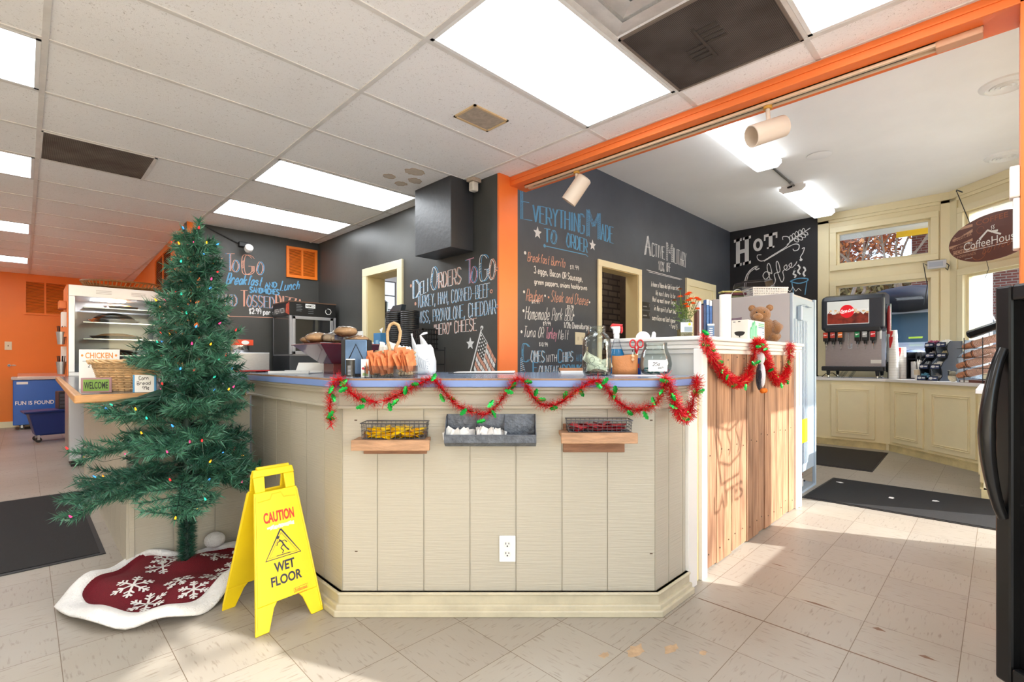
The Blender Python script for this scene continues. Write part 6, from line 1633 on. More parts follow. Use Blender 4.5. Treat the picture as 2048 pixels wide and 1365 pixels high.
# leaflets in a holder
bh = thing('leaflet_holder', 'clear leaflet holder with blue front card between flowers and fridge', 'holder', (2.795, 1.21, ZL), VIEW)
MB().box(-0.05, -0.012, 0, 0.045, 0.05, 0.004).box(-0.05, 0.046, 0, 0.045, 0.05, 0.2).build('holder', M_CLEAR, bh)
MB().box(0.006, -0.02, 0, 0.044, -0.012, 0.085).build('front_card', mat('slate_blue_card', (92, 118, 152), 0.4), bh)
MB().box(0.006, -0.0205, 0.075, 0.044, -0.0125, 0.085).build('card_top', M_PAPER, bh)
q = MB()
for i in range(4): q.box(0.014 + 0.003 * (i % 2), -0.0206, 0.02 + i * 0.012, 0.034, -0.02, 0.024 + i * 0.012)
q.build('card_print', M_PAPER, bh)
for i, (x, col, hgt, w_) in enumerate(((-0.044, (92, 52, 42), 0.16, 0.011), (-0.031, (226, 224, 222), 0.21, 0.01), (-0.019, (84, 44, 52), 0.19, 0.012), (-0.005, (52, 66, 104), 0.2, 0.012), (0.012, (70, 108, 160), 0.222, 0.014), (0.03, (54, 92, 150), 0.215, 0.014))):
    t = thing('leaflet_stack', ('brown', 'white', 'maroon', 'navy', 'mid blue', 'bright blue')[i] + ' leaflet stack standing in the clear holder', 'leaflets', fr(0, 0, 0), VIEW, 'leaflets in the clear holder')
    p = Matrix.Rotation(VIEW, 4, 'Z') @ Vector((x, 0.018, 0)); t.location = (2.795 + p.x, 1.21 + p.y, ZL + 0.0045)
    MB().box(-w_ / 2, -0.024, 0, w_ / 2, 0.024, hgt).build('leaflets', mat('leaflet_%s' % 'abcdef'[i], col, 0.4, noise=(60, 0.4) if i > 2 else None), t)
    if i in (4, 5): MB().box(-w_ / 2, -0.0245, hgt - 0.03, w_ / 2, -0.024, hgt).build('white_title', M_PAPER, t)
t = thing('paper_roll', 'upright white paper roll standing on the ledge before the fridge', 'paper roll', (3.06, 1.20, ZL))
MB().lathe([(0.034, 0), (0.034, 0.278), (0.012, 0.278), (0.012, 0)], 32).build('roll', mat('white_roll', (240, 238, 230), 0.8), t, smooth=True)
MB().lathe([(0.012, 0.002), (0.012, 0.278), (0.010, 0.278), (0.010, 0.002)], 16).build('core', mat('card_core', (170, 140, 110), 0.8), t, smooth=True)
gx = thing('glove_box', 'white carton with green hand drawing in front of the teddy bear', 'carton', (3.2, 1.115, ZL))
MB().box(0, 0, 0, 0.30, 0.10, 0.13).build('carton', mat('white_card_board', (232, 228, 218), 0.6), gx, bevel=0.002)
m = MB(); m.box(0.0, -0.0008, 0.001, 0.3, 0, 0.129); m.build('front_print', M_PAPER, gx)
gg = Chalk(lambda x, z, l: (x, -0.0012 - l, z))
for i, (dx, hgt) in enumerate(((0.03, 0.075), (0.06, 0.105), (0.09, 0.115), (0.12, 0.09))):
    gg.line([(dx + 0.01, 0.012), (dx + 0.004, hgt * 0.5), (dx + 0.012, hgt), (dx + 0.026, hgt), (dx + 0.03, hgt * 0.5), (dx + 0.028, 0.012)], 0.013, 0, True); gg.line([(dx + 0.017, 0.02), (dx + 0.018, hgt * 0.9)], 0.02, 1)
for i in range(3): gg.line([(0.18, 0.112 - i * 0.012), (0.285, 0.112 - i * 0.012)], 0.007, 0 if i < 2 else 2)
for i in range(2): gg.line([(0.255, 0.06 - i * 0.015), (0.28, 0.06 - i * 0.015)], 0.006, 2)
gg.build('green_hand_print', [mat('green_print_g', (96, 196, 150), 0.5), mat('pale_green_g', (150, 222, 188), 0.5), mat('blue_print_g', (80, 140, 180), 0.5)], gx)
gg = Chalk(lambda y, z, l: (-0.0004 - l, y, z), flip=True)
gg.mb.add([gg.F(0.05 + 0.032 * math.cos(a), 0.05 + 0.022 * math.sin(a) * (1 if math.sin(a) < 0 else 0.35), 0.0012) for a in (PI * k / 10 for k in range(20))], [tuple(range(20))])
gg.line([(0.05, 0.033), (0.05, 0.02)], 0.006, 0)
gg.build('bowl_print', [mat('black_print_s', (30, 26, 28), 0.5)], gx); gg = Chalk(gg.F, flip=True)
gg.line([(0.09, 0.118), (0.075, 0.118)], 0.004, 0); gg.line([(0.06, 0.119), (0.045, 0.119)], 0.004, 0)
gg.build('side_print', [mat('black_print_s', (30, 26, 28), 0.5)], gx)
t = thing('purple_cards', 'dark purple lattice cards sticking up behind the white carton', 'cards', (3.24, 1.235, ZL), 0.0)
MB().hexa([(-0.03, 0, 0), (0.17, 0, 0), (0.17, 0.006, 0), (-0.03, 0.006, 0)], [(-0.04, 0, 0.14), (0.19, 0, 0.165), (0.19, 0.006, 0.165), (-0.04, 0.006, 0.14)]).build('card', mat('purple_lattice', (82, 62, 88), 0.6, noise=(50, 0.5)), t)
# teddy bear
tb = thing('teddy_bear', 'brown plush teddy bear sitting on the ledge behind the white carton', 'teddy bear', (3.63, 1.175, ZL), VIEW - 0.35)
M_TED = mat('brown_plush', (150, 104, 58), 0.95, noise=(26, 0.12), bump=(150, 0.9), sheen=0.5); M_TEDL = mat('light_brown_plush', (170, 122, 74), 0.95, noise=(26, 0.12), bump=(150, 0.9), sheen=0.5)
MB().ball((0.02, 0, 0.085), (0.07, 0.055, 0.085), 22, 14).build('body', M_TED, tb, smooth='all')
MB().ball((-0.01, -0.015, 0.19), (0.066, 0.058, 0.058), 24, 14).build('head', M_TED, tb, smooth='all')
MB().ball((-0.028, -0.06, 0.175), (0.032, 0.026, 0.024), 18, 10).build('muzzle', M_TEDL, tb, smooth='all')
MB().ball((-0.034, -0.086, 0.182), (0.009, 0.006, 0.006), 12, 8).build('nose', M_TED, tb, smooth='all')
for x in (-0.06, 0.05):
    e = MB().ball((x, 0.0, 0.238), (0.024, 0.013, 0.024), 16, 10).build('ear', M_TED, tb, smooth='all')
    MB().ball((x, -0.009, 0.236), (0.015, 0.006, 0.015), 14, 8).build('inner_ear', M_TEDL, e, smooth='all')
for x in (-0.038, 0.008): MB().ball((x, -0.066, 0.203), 0.0055, 10, 8).build('eye', M_BLACK, tb, smooth='all')
for sg in (-1, 1):
    MB().tube([(0.02 + 0.05 * sg, 0, 0.135), (0.02 + 0.082 * sg, -0.02, 0.10), (0.02 + 0.06 * sg, -0.06, 0.075)], [0.026, 0.03, 0.026], 14).build('arm', M_TED, tb, smooth='all')
    MB().tube([(0.02 + 0.035 * sg, -0.01, 0.035), (0.02 + 0.06 * sg, -0.035, 0.034), (0.02 + 0.066 * sg, -0.052, 0.045)], [0.034, 0.034, 0.03], 14).build('leg', M_TED, tb, smooth='all')

# ---------------------------------------------------------------- upright fridge, its back turned to the shop
fg = thing('refrigerator', 'white upright refrigerator behind the plank wall, its ribbed back towards the shop floor', 'refrigerator', (4.33, 1.19, 0))
M_FRG = mat('grey_white_enamel', (196, 195, 196), 0.42); M_FRB = mat('pale_blue_back_panel', (172, 190, 206), 0.4, 0.15)
MB().box(0, 0.0, 0.16, 0.70, 0.62, 1.655).box(0, 0.2, 0.03, 0.70, 0.62, 0.16).build('cabinet', M_FRG, fg, bevel=0.006)
MB().box(0.0, 0.635, 0.06, 0.70, 0.70, 1.655).build('door', M_FRG, fg, bevel=0.012)
MB().box(0.01, 0.62, 0.06, 0.69, 0.635, 1.65).build('door_gasket', mat('dark_gasket', (70, 70, 74), 0.7), fg)
q = MB(); q.box(0.012, -0.012, 0.17, 0.688, 0.0, 1.635)
for i in range(9): q.box(0.06 + i * 0.045, -0.02, 0.24, 0.082 + i * 0.045, -0.012, 1.45)
q.box(0.0, -0.022, 0.17, 0.03, 0, 1.655); q.box(0.66, -0.022, 0.0, 0.70, 0, 1.655)
q.build('back_panel', M_FRB, fg, bevel=0.003)
MB().box(0.14, -0.05, 1.44, 0.19, -0.012, 1.56).build('handle_recess', M_FRB, fg, bevel=0.01)
MB().tube([(0.19, -0.03, 1.56), (0.35, -0.03, 1.58), (0.5, -0.03, 1.575)], 0.008, 8).build('pipe', M_FRB, fg, smooth=True)
MB().box(0.24, -0.0215, 0.42, 0.42, -0.0203, 0.62).build('yellow_label', mat('yellow_label', (242, 228, 40), 0.5, noise=(60, 0.06)), fg)
MB().box(0.46, -0.0145, 0.36, 0.50, -0.0122, 0.40).build('white_tag', M_PAPER, fg)
MB().box(0.0, -0.02, 0.0, 0.70, 0.2, 0.02).build('base_tray', M_FRB, fg)
MB().ball((0.14, 0.07, 0.085), (0.075, 0.06, 0.062), 18, 12).build('compressor', M_BLACK, fg, smooth='all')
MB().box(0.20, -0.015, 0.05, 0.33, 0.06, 0.12).build('relay_box', mat('relay_grey', (196, 198, 200), 0.4), fg, bevel=0.008)
MB().tube([(0.12, -0.01, 0.15), (0.16, -0.015, 0.11), (0.22, -0.012, 0.14), (0.3, -0.012, 0.155)], 0.005, 6).build('wiring', mat('red_black_wire', (110, 40, 36), 0.5), fg, smooth=True)
MB().box(0.02, 0.06, 0.0, 0.05, 0.09, 0.03).box(0.65, 0.06, 0.0, 0.68, 0.09, 0.03).build('feet', M_BLACK, fg)
# basket of goods on the fridge
wk = thing('wicker_tray', 'white wicker basket on top of the fridge', 'basket', (4.62, 1.50, 1.6555), VIEW)
q = MB()
for j in range(5):
    z = 0.008 + j * 0.02
    q.tube([(x * (1 + j * 0.02), y * (1 + j * 0.02), z) for x, y in ((-0.11, -0.09), (0.17, -0.09), (0.17, 0.09), (-0.11, 0.09))], 0.007, 6, closed=True)
for i in range(15): q.tube([(-0.11 + 0.02 * i, -0.09, 0.004), (-0.115 + 0.0208 * i, -0.099, 0.095)], 0.004, 5); 
for i in range(9): q.tube([(0.17, -0.09 + 0.0225 * i, 0.004), (0.185, -0.096 + 0.024 * i, 0.095)], 0.004, 5)
q.box(-0.11, -0.09, 0.0, 0.17, 0.09, 0.006)
q.build('weave', M_WHITEP, wk, smooth=True)
wr = thing('wire_rack_loop', 'dark wire stand with a round loop holding snack bags on the fridge', 'rack', (4.47, 1.70, 1.6555), VIEW)
MB().tube([(0.03 + 0.058 * math.cos(a * PI / 12), -0.06, 0.02 + 0.062 * math.sin(a * PI / 12)) for a in range(13)], 0.003, 6).build('loop', M_STEEL, wr, smooth=True)
MB().box(-0.13, -0.05, 0.0, 0.12, 0.07, 0.006).build('tray', M_BLACK, wr)
for i, (nm, col, z, x0, x1, dz) in enumerate((('dark green', (86, 92, 60), 0.0065, -0.1, 0.1, 0.028), ('maroon dotted', (96, 48, 58), 0.036, -0.08, 0.12, 0.022), ('pale lime', (206, 204, 130), 0.059, -0.1, 0.09, 0.016))):
    t = thing('snack_bag', nm + ' snack bag lying in the wire stand on the fridge', 'snack bag', (4.47, 1.70, 1.6555 + z), VIEW, 'snack bags on the fridge')
    m = MB().box(x0, -0.045, 0, x1, 0.05, dz); m.build('bag', mat('snack_bag_' + nm.split()[-1], col, 0.35, noise=(18, 0.4)), t, bevel=0.008)
t = thing('clear_clamshell', 'clear plastic clamshell tray lying topmost on the fridge basket', 'container', (4.58, 1.53, 1.753), VIEW)
MB().hexa([(-0.17, -0.08, 0), (0.13, -0.08, 0), (0.13, 0.08, 0), (-0.17, 0.08, 0)], [(-0.16, -0.07, 0.05), (0.11, -0.07, 0.072), (0.11, 0.07, 0.072), (-0.16, 0.07, 0.05)]).build('tray', glass('cloudy_film', (214, 212, 216), 1.0, 0.15), t, bevel=0.006)

# ---------------------------------------------------------------- cabinets along the window bay
M_CAB = mat('cream_cabinet_paint', (246, 234, 196), 0.38, noise=(4, 0.03)); M_KICK = mat('scuffed_kick_board', (214, 198, 150), 0.5, noise=(7, 0.2))
CF = [(7.55, 3.0), (7.55, 0.982), (6.665, 0.097), (5.3, 0.097)]       # cabinet fronts, public side on the left of travel
def seg(p0, p1, s0, s1, d0, d1):
    """rectangle on the floor plan: s along p0 -> p1, d back from the front (negative: proud of it)"""
    p0 = Vector(p0); p1 = Vector(p1); u = (p1 - p0).normalized(); n = Vector((-u.y, u.x))
    return [tuple(p0 + u * a + n * b) for a, b in ((s0, d0), (s1, d0), (s1, d1), (s0, d1))]
def cabinet(label, p0, p1, s0, s1, doors, depth=0.5, trims=()):
    c0 = Vector(p0).lerp(Vector(p1), (s0 + s1) / 2 / (Vector(p1) - Vector(p0)).length)
    t = thing('base_cabinet', label, 'cabinet', (c0.x, c0.y, 0), group='cream base cabinets under the bay window')
    local(MB().prism(seg(p0, p1, s0, s1, 0, depth), 0.07, 0.85).build('body', M_CAB, t, bevel=0.002), t)
    k_ = MB().prism(seg(p0, p1, s0, s1, -0.012, depth), 0.0, 0.075); k_.prism(seg(p0, p1, s0, s1, -0.02, 0.02), 0.075, 0.085)
    local(k_.build('kick_board', M_KICK, t), t)
    for a, b in doors:
        d = local(MB().prism(seg(p0, p1, a, b, -0.022, 0.0), 0.115, 0.80).build('door', M_CAB, t, bevel=0.005), t)
        w = 0.055
        fr1 = MB()
        for i, (k0, k1) in enumerate(((0.0, 0.012), (0.02, 0.03))):
            x0, x1, z0, z1 = a + w + k0, b - w - k0, 0.115 + w + k0, 0.80 - w - k0
            for q in ((x0, x1, z0, z0 + 0.009), (x0, x1, z1 - 0.009, z1), (x0, x0 + 0.009, z0, z1), (x1 - 0.009, x1, z0, z1)):
                fr1.prism(seg(p0, p1, q[0], q[1], -0.031, -0.02), q[2], q[3])
        local(fr1.build('raised_panel_frame', M_CAB, t, bevel=0.003), t); fr1_o = t.children[-1]
    return t
cabinet('cream base cabinet under the soda machine', CF[0], CF[1], 0.75, 2.0, [(0.86, 1.20), (1.42, 1.89)], 0.5)
L2_ = math.hypot(CF[2][0] - CF[1][0], CF[2][1] - CF[1][1])
cabinet('cream base cabinet with two doors under the cup rack, angled across the bay', CF[1], CF[2], 0.03, L2_ - 0.02, [(0.07, 0.53), (0.60, 1.16)], 0.5)
cabinet('cream base cabinet at the right, mostly behind the black cooler', CF[2], CF[3], 0.03, 1.2, [(0.06, 0.55), (0.62, 1.15)], 0.4)
local(MB().prism([(7.55, 1.02), (7.535, 0.95), (7.6, 0.9), (7.8, 0.95), (7.8, 1.02)], 0.0, 0.85).build('corner_filler', M_CAB, None), bpy.data.objects['base_cabinet'])
wtop = thing('bay_worktop', 'white worktop running along the cream cabinets of the bay', 'countertop', (7.6, 1.0, 0.85))
BP = [(7.505, 3.0), (7.505, 1.0), (6.645, 0.14), (5.3, 0.14), (5.3, -0.545), (7.1, -0.545), (8.09, 0.44), (8.09, 3.0)]
local(MB().prism(BP, 0.851, 0.885).build('slab', mat('white_laminate', (232, 230, 232), 0.3), bevel=0.004), wtop)
ZS = 0.8853

# ---------------------------------------------------------------- soda machine; local x to the right along the window, y towards it
M_SODA = mat('dark_blue_grey_plastic', (42, 48, 60), 0.38); M_SODAE = mat('dark_grey_plastic', (34, 36, 40), 0.45)
sm = thing('soda_dispenser', 'soda fountain with lit picture panel and six taps on the bay worktop', 'soda fountain', (7.60, 1.365, ZS), -PI / 2)
hd = [(-0.0, 0.63), (0.0, 1.02), (0.04, 1.07), (0.16, 1.10), (0.40, 1.10), (0.42, 0.63), (0.2, 0.60)]
MB().ext(hd, (-0.345, 0, 0), (0, 1, 0), (0, 0, 1), 0.69).build('head', M_SODA, sm, bevel=0.035, seg=4)
MB().ext([(0.0, 0.60), (0.0, 0.66), (0.15, 0.66), (0.15, 0.62)], (-0.3, 0, 0), (0, 1, 0), (0, 0, 1), 0.6).build('lower_lip', M_SODAE, sm, bevel=0.01)
# picture panel
pcx = -0.04
pan = MB().box(-0.275 , -0.006, 0.70, 0.185, 0.002, 1.005).build('picture_panel', mat('pale_sky_print', (222, 226, 226), 0.2, noise=(3, 0.05), emit=0.25), sm, bevel=0.012)
pp = MB(); r6 = random.Random(8)
top_ = [(-0.27 + 0.45 * i / 16, 0.845 + 0.02 * math.sin(i * 1.7) + r6.uniform(-.008, .012)) for i in range(17)]
pp.add([(x, -0.0066, z) for x, z in top_] + [(0.18, -0.0066, 0.708), (-0.27, -0.0066, 0.708)], [tuple(range(19))])
pp.build('cola_print', mat('cola_red_brown', (138, 42, 24), 0.3, noise=(9, 0.75), emit=0.12), pan)
pp = MB()
for i in range(24):
    x = r6.uniform(-0.26, 0.17); z = 0.855 + r6.uniform(-.014, .03); r = r6.uniform(0.008, 0.022)
    pp.add([(x + r * math.cos(a), -0.007 - i * 1e-5, z + r * 0.7 * math.sin(a)) for a in (k * PI / 5 for k in range(10))], [tuple(range(10))])
pp.build('foam_print', mat('foam_tan', (226, 188, 140), 0.4, noise=(30, 0.25), emit=0.15), pan)
pp = MB(); pp.add([(-0.05 + 0.078 * math.cos(a), -0.0085, 0.868 + 0.085 * math.sin(a)) for a in (k * PI / 18 for k in range(36))], [tuple(range(36))])
disc = pp.build('red_disc', mat('signal_red_print', (226, 14, 34), 0.3, emit=0.3), pan)
lg = Chalk(lambda x, z, l: (x, -0.0092 - l, z))
M_LOGO = mat('white_logo_print', (248, 248, 248), 0.4, emit=0.3)
lg.write('Coca', (-0.121, 0.852), (-0.056, 0.862), 0.034, t=0.0075, slant=0.35); lg.line([(-0.05, 0.872), (-0.04, 0.874)], 0.008); lg.write('Cola', (-0.036, 0.858), (0.022, 0.868), 0.034, t=0.0075, slant=0.35)
lg.line([(-0.118, 0.85), (-0.1, 0.842), (-0.07, 0.85), (-0.04, 0.862)], 0.005, 0, True)
lg.build('script_logo', [M_LOGO], disc)
txt('ICE COLD', 'lettering_left', M_LOGO, pan, (-0.262, -0.0095, 0.85), (1, 0, 0), (0, 0, 1), 0.12, 0.022, bold=0.01)
txt('DELICIOUS', 'lettering_right', M_LOGO, pan, (0.04, -0.0095, 0.872), (1, 0, 0), (0, 0, 1), 0.14, 0.02, bold=0.01)
MB().box(-0.31, 0.08, 0.14, 0.30, 0.40, 0.66).build('splash_back', mat('brushed_grey_steel', (168, 162, 164), 0.35, 0.7, noise=(30, 0.08), stretch=(1, 1, 10)), sm)
MB().box(-0.335, -0.03, 0.09, 0.33, 0.40, 0.15).build('drip_tray', M_SODAE, sm, bevel=0.012)
q = MB()
for i in range(20): q.box(-0.3 + i * 0.03, -0.02, 0.15, -0.288 + i * 0.03, 0.075, 0.152)
q.build('drip_grid', M_STEEL, sm)
for x, y in ((-0.26, 0.0), (0.27, 0.0), (-0.22, 0.33), (0.27, 0.33)):
    l = MB().lathe([(0.016, 0.03), (0.024, 0.092), (0, 0.092)], 14, (x, y, 0)).build('leg', M_BLACK, sm, smooth=True)
    MB().lathe([(0.018, 0.0), (0.012, 0.006), (0.011, 0.032), (0, 0.032)], 14, (x, y, 0)).build('foot', M_CHROME, l, smooth=True)
for i, (x, cc, nm) in enumerate(((-0.29, (206, 66, 40), 'a'), (-0.21, (190, 62, 52), 'b'), (-0.125, (232, 124, 56), 'c'), (0.06, (12, 132, 76), 'd'), (0.14, (178, 180, 182), 'e'), (0.225, (222, 36, 44), 'f'))):
    v = MB().box(x - 0.03, -0.01, 0.48, x + 0.03, 0.08, 0.60).build('tap', M_BLACK, sm, bevel=0.006)
    MB().box(x - 0.025, -0.014, 0.525, x + 0.025, -0.009, 0.597).build('flavour_card', mat('flavour_print_' + nm, cc, 0.35), v, bevel=0.002)
    s2 = Chalk(lambda a, z, l: (a, -0.0145 - l, z)); s2.write(('Dew', 'MM', 'Oran', 'Spri', 'Diet', 'Coca')[i], (x - 0.019, 0.555), (x + 0.019, 0.562), 0.016, t=0.003, slant=0.2); s2.build('flavour_name', [M_LOGO], v)
    MB().lathe([(0.016, 0.0), (0.02, 0.04), (0, 0.04)], 12, (x, 0.03, 0.442)).build('nozzle', M_BLACK, v, smooth=True)
    MB().tube([(x + 0.002, 0.012, 0.47), (x + 0.004, 0.0, 0.42), (x + 0.006, 0.008, 0.385), (x + 0.004, 0.02, 0.372)], 0.004, 6).build('lever', M_CHROME, v, smooth=True)
MB().tube([(-0.035, -0.002, 0.59), (-0.03, -0.004, 0.47), (-0.035, 0.0, 0.39), (0.0, -0.006, 0.38), (0.0, 0.0, 0.45)], 0.008, 8).build('ice_chute_lever', M_CLEAR, sm, smooth=True)
MB().box(0.19, 0.074, 0.19, 0.30, 0.08, 0.235).build('white_sticker', M_PAPER, sm)
MB().box(0.295, -0.008, 0.5, 0.31, 0.02, 0.60).build('white_key_tag', M_WHITEP, sm)
for x, y0 in ((-0.15, 0.12), (-0.12, 0.12), (-0.1, 0.13), (-0.03, 0.1), (-0.01, 0.1)):
    MB().tube([(x + 0.03, y0 + 0.05, 0.1), (x + 0.01, y0, 0.05), (x - 0.015, y0 - 0.02, 0.004)], 0.009, 8).build('drain_hose', M_CLEAR, sm, smooth=True)
MB().tube([(-0.36, 0.12, 0.006), (-0.3, 0.05, 0.05), (-0.22, 0.06, 0.06), (-0.18, 0.12, 0.012)], 0.005, 6).build('power_lead', M_BLACK, sm, smooth=True)
ct_ = thing('cup_tube', 'clear wall tube with red-tipped cups right of the soda fountain', 'dispenser', (7.72, 0.995, ZS + 0.06), -PI / 2)
MB().lathe([(0.028, 0.12), (0.03, 0.88), (0.027, 0.88), (0.025, 0.12)], 18, (0, 0, 0)).build('tube', M_CLEAR, ct_, smooth=True)
MB().lathe([(0.0, 0.02), (0.03, 0.02), (0.032, 0.13), (0, 0.13)], 16).build('base', M_BLACK, ct_, smooth=True)
MB().box(-0.012, -0.012, -0.06, 0.012, 0.012, 0.03).build('stem', M_BLACK, ct_)
for k, (z0, z1, m_) in enumerate(((0.15, 0.5, M_WHITEP), (0.5, 0.86, M_RED))): MB().lathe([(0.021, z0), (0.023, z1 - 0.1), (0.008 if k else 0.02, z1), (0, z1)], 16).build('cup_column', m_, ct_, smooth=True)

# ---------------------------------------------------------------- on the angled worktop: s along the bay from the corner, d back from the front edge
def bay(s_, d, z=ZS):
    """s along the angled worktop front, d back towards its window"""
    return (7.55 - S * s_ + S * d, 0.982 - S * s_ - S * d, z)
BR = -3 * PI / 4       # local x runs along the angled front, local y towards the window
M_CUP = mat('white_paper_cup', (238, 236, 232), 0.55)
def cup_stack(label, loc, n, r, hgt, first, red):
    t = thing('cup_stack', label, 'cups', loc, BR, 'stacks of paper cups on the bay worktop')
    MB().lathe([(r * 0.78, 0.0), (r, hgt), (r * 0.95, hgt), (r * 0.74, 0.004), (0, 0.004)], 22).build('cup', M_CUP, t, smooth=True)
    for i in range(1, n):
        z = hgt - 0.012 + i * 0.0125 if not first else i * 0.0125
        MB().lathe([(r * 0.985, z), (r * 1.02, z + 0.010), (r * 1.02, z + 0.0122), (r * 0.96, z + 0.0122), (r * 0.9, z)], 18).build('cup_rim', M_CUP if not red or i % 5 else M_RED, t, smooth=True)
    return t
def tall(label, loc, segs, reds):
    t = thing('cup_stack', label, 'cups', loc, BR, 'stacks of paper cups on the bay worktop')
    z = 0
    for k, (h_, r0, r1) in enumerate(segs):
        MB().lathe([(r0, z), (r1, z + h_), (r1 * 0.9, z + h_), (0, z + h_ - 0.002)], 22).build('cup', M_CUP, t, smooth=True)
        if k < len(segs) - 1:
            pass
        n = int(h_ / 0.02)
        q = MB()
        for i in range(n): q.lathe([(r0 + (r1 - r0) * i / n + 0.0006, z + i * 0.02), (r0 + (r1 - r0) * i / n + 0.0016, z + i * 0.02 + 0.003), (r0 + (r1 - r0) * i / n + 0.0004, z + i * 0.02 + 0.005)], 20)
        if n > 3: q.build('cup_edges', mat('cup_edge_shadowless', (214, 210, 204), 0.6), t, smooth=True)
        z += h_
    for z0, z1, r in reds:
        q = MB(); n = 8
        vs_ = []
        for zz, hw_ in ((z0, 0.25), (z0 + (z1 - z0) * 0.3, 0.55), (z0 + (z1 - z0) * 0.6, 0.85), (z1, 0.95)):
            for i in range(n + 1):
                a = -PI / 2 + hw_ * (2 * i / n - 1) * 0.75; vs_.append(((r + 0.0012) * math.cos(a), (r + 0.0012) * math.sin(a), zz))
        q.add(vs_, [(j * 9 + i, j * 9 + i + 1, j * 9 + i + 10, j * 9 + i + 9) for j in range(3) for i in range(n)])
        q.build('red_print', M_RED, t, smooth='all')
tall('tallest stack of white paper cups with two red marks, nearest the soda fountain', bay(0.0, 0.072), [(0.34, 0.053, 0.052), (0.16, 0.050, 0.036), (0.10, 0.040, 0.034)], [(0.38, 0.52, 0.046), (0.51, 0.59, 0.039)])
tall('second stack of white paper cups with a red mark, beside the black organiser', bay(-0.022, 0.19), [(0.25, 0.044, 0.044), (0.14, 0.043, 0.04)], [(0.24, 0.385, 0.043)])
og = thing('cup_organiser', 'black cup and lid organiser behind the straw cup', 'organiser', bay(0.09, 0.30), BR)
q = MB(); q.box(-0.30, 0.0, 0, 0.17, 0.12, 0.01); q.box(-0.17, 0.11, 0, 0.17, 0.12, 0.33)
for x in (-0.17, -0.03, 0.03, 0.16): q.box(x - 0.012, 0.0, 0, x + 0.012, 0.12, 0.33)
q.box(-0.17, 0, 0.24, 0.17, 0.12, 0.25); q.build('frame', M_BLACK, og, bevel=0.003)
for i, x in enumerate((-0.1, 0.095)):
    t = thing('lid_stack', ('left', 'right')[i] + ' stack of white lids standing in the black organiser', 'lids', tuple(Vector(bay(0.09, 0.30)) + Matrix.Rotation(BR, 3, 'Z') @ Vector((x, 0.045, 0.0105))), BR, 'lids in the black organiser')
    MB().lathe([(0.042, 0), (0.043, 0.2), (0.03, 0.205), (0, 0.205)], 20).build('lids', M_CUP, t, smooth=True)
sc3 = thing('straw_cup', 'small white paper cup full of straws before the black organiser', 'cup', bay(0.335, 0.10), BR)
MB().lathe([(0.034, 0.0), (0.045, 0.125), (0.043, 0.125), (0.032, 0.004), (0, 0.004)], 22).build('cup', M_CUP, sc3, smooth=True)
MB().lathe([(0.0432, 0.06), (0.0453, 0.118), (0.0452, 0.118), (0.043, 0.06)], 22).build('cup_print', mat('faint_beige_print', (222, 206, 180), 0.6), sc3, smooth=True)
for i in range(8):
    t = thing('drinking_straw', 'wrapped white straw standing in the small straw cup', 'straw', tuple(Vector(bay(0.335, 0.10)) + Vector((0.012 * math.cos(i * 2.4), 0.012 * math.sin(i * 2.4), 0.006))), BR, 'straws in the straw cup')
    MB().tube([(0, 0, 0), (0.03 * math.cos(i * 1.7), 0.02 * math.sin(i * 1.7), 0.21 + 0.01 * (i % 3))], 0.004, 6).build('straw', M_CUP, t, smooth=True)
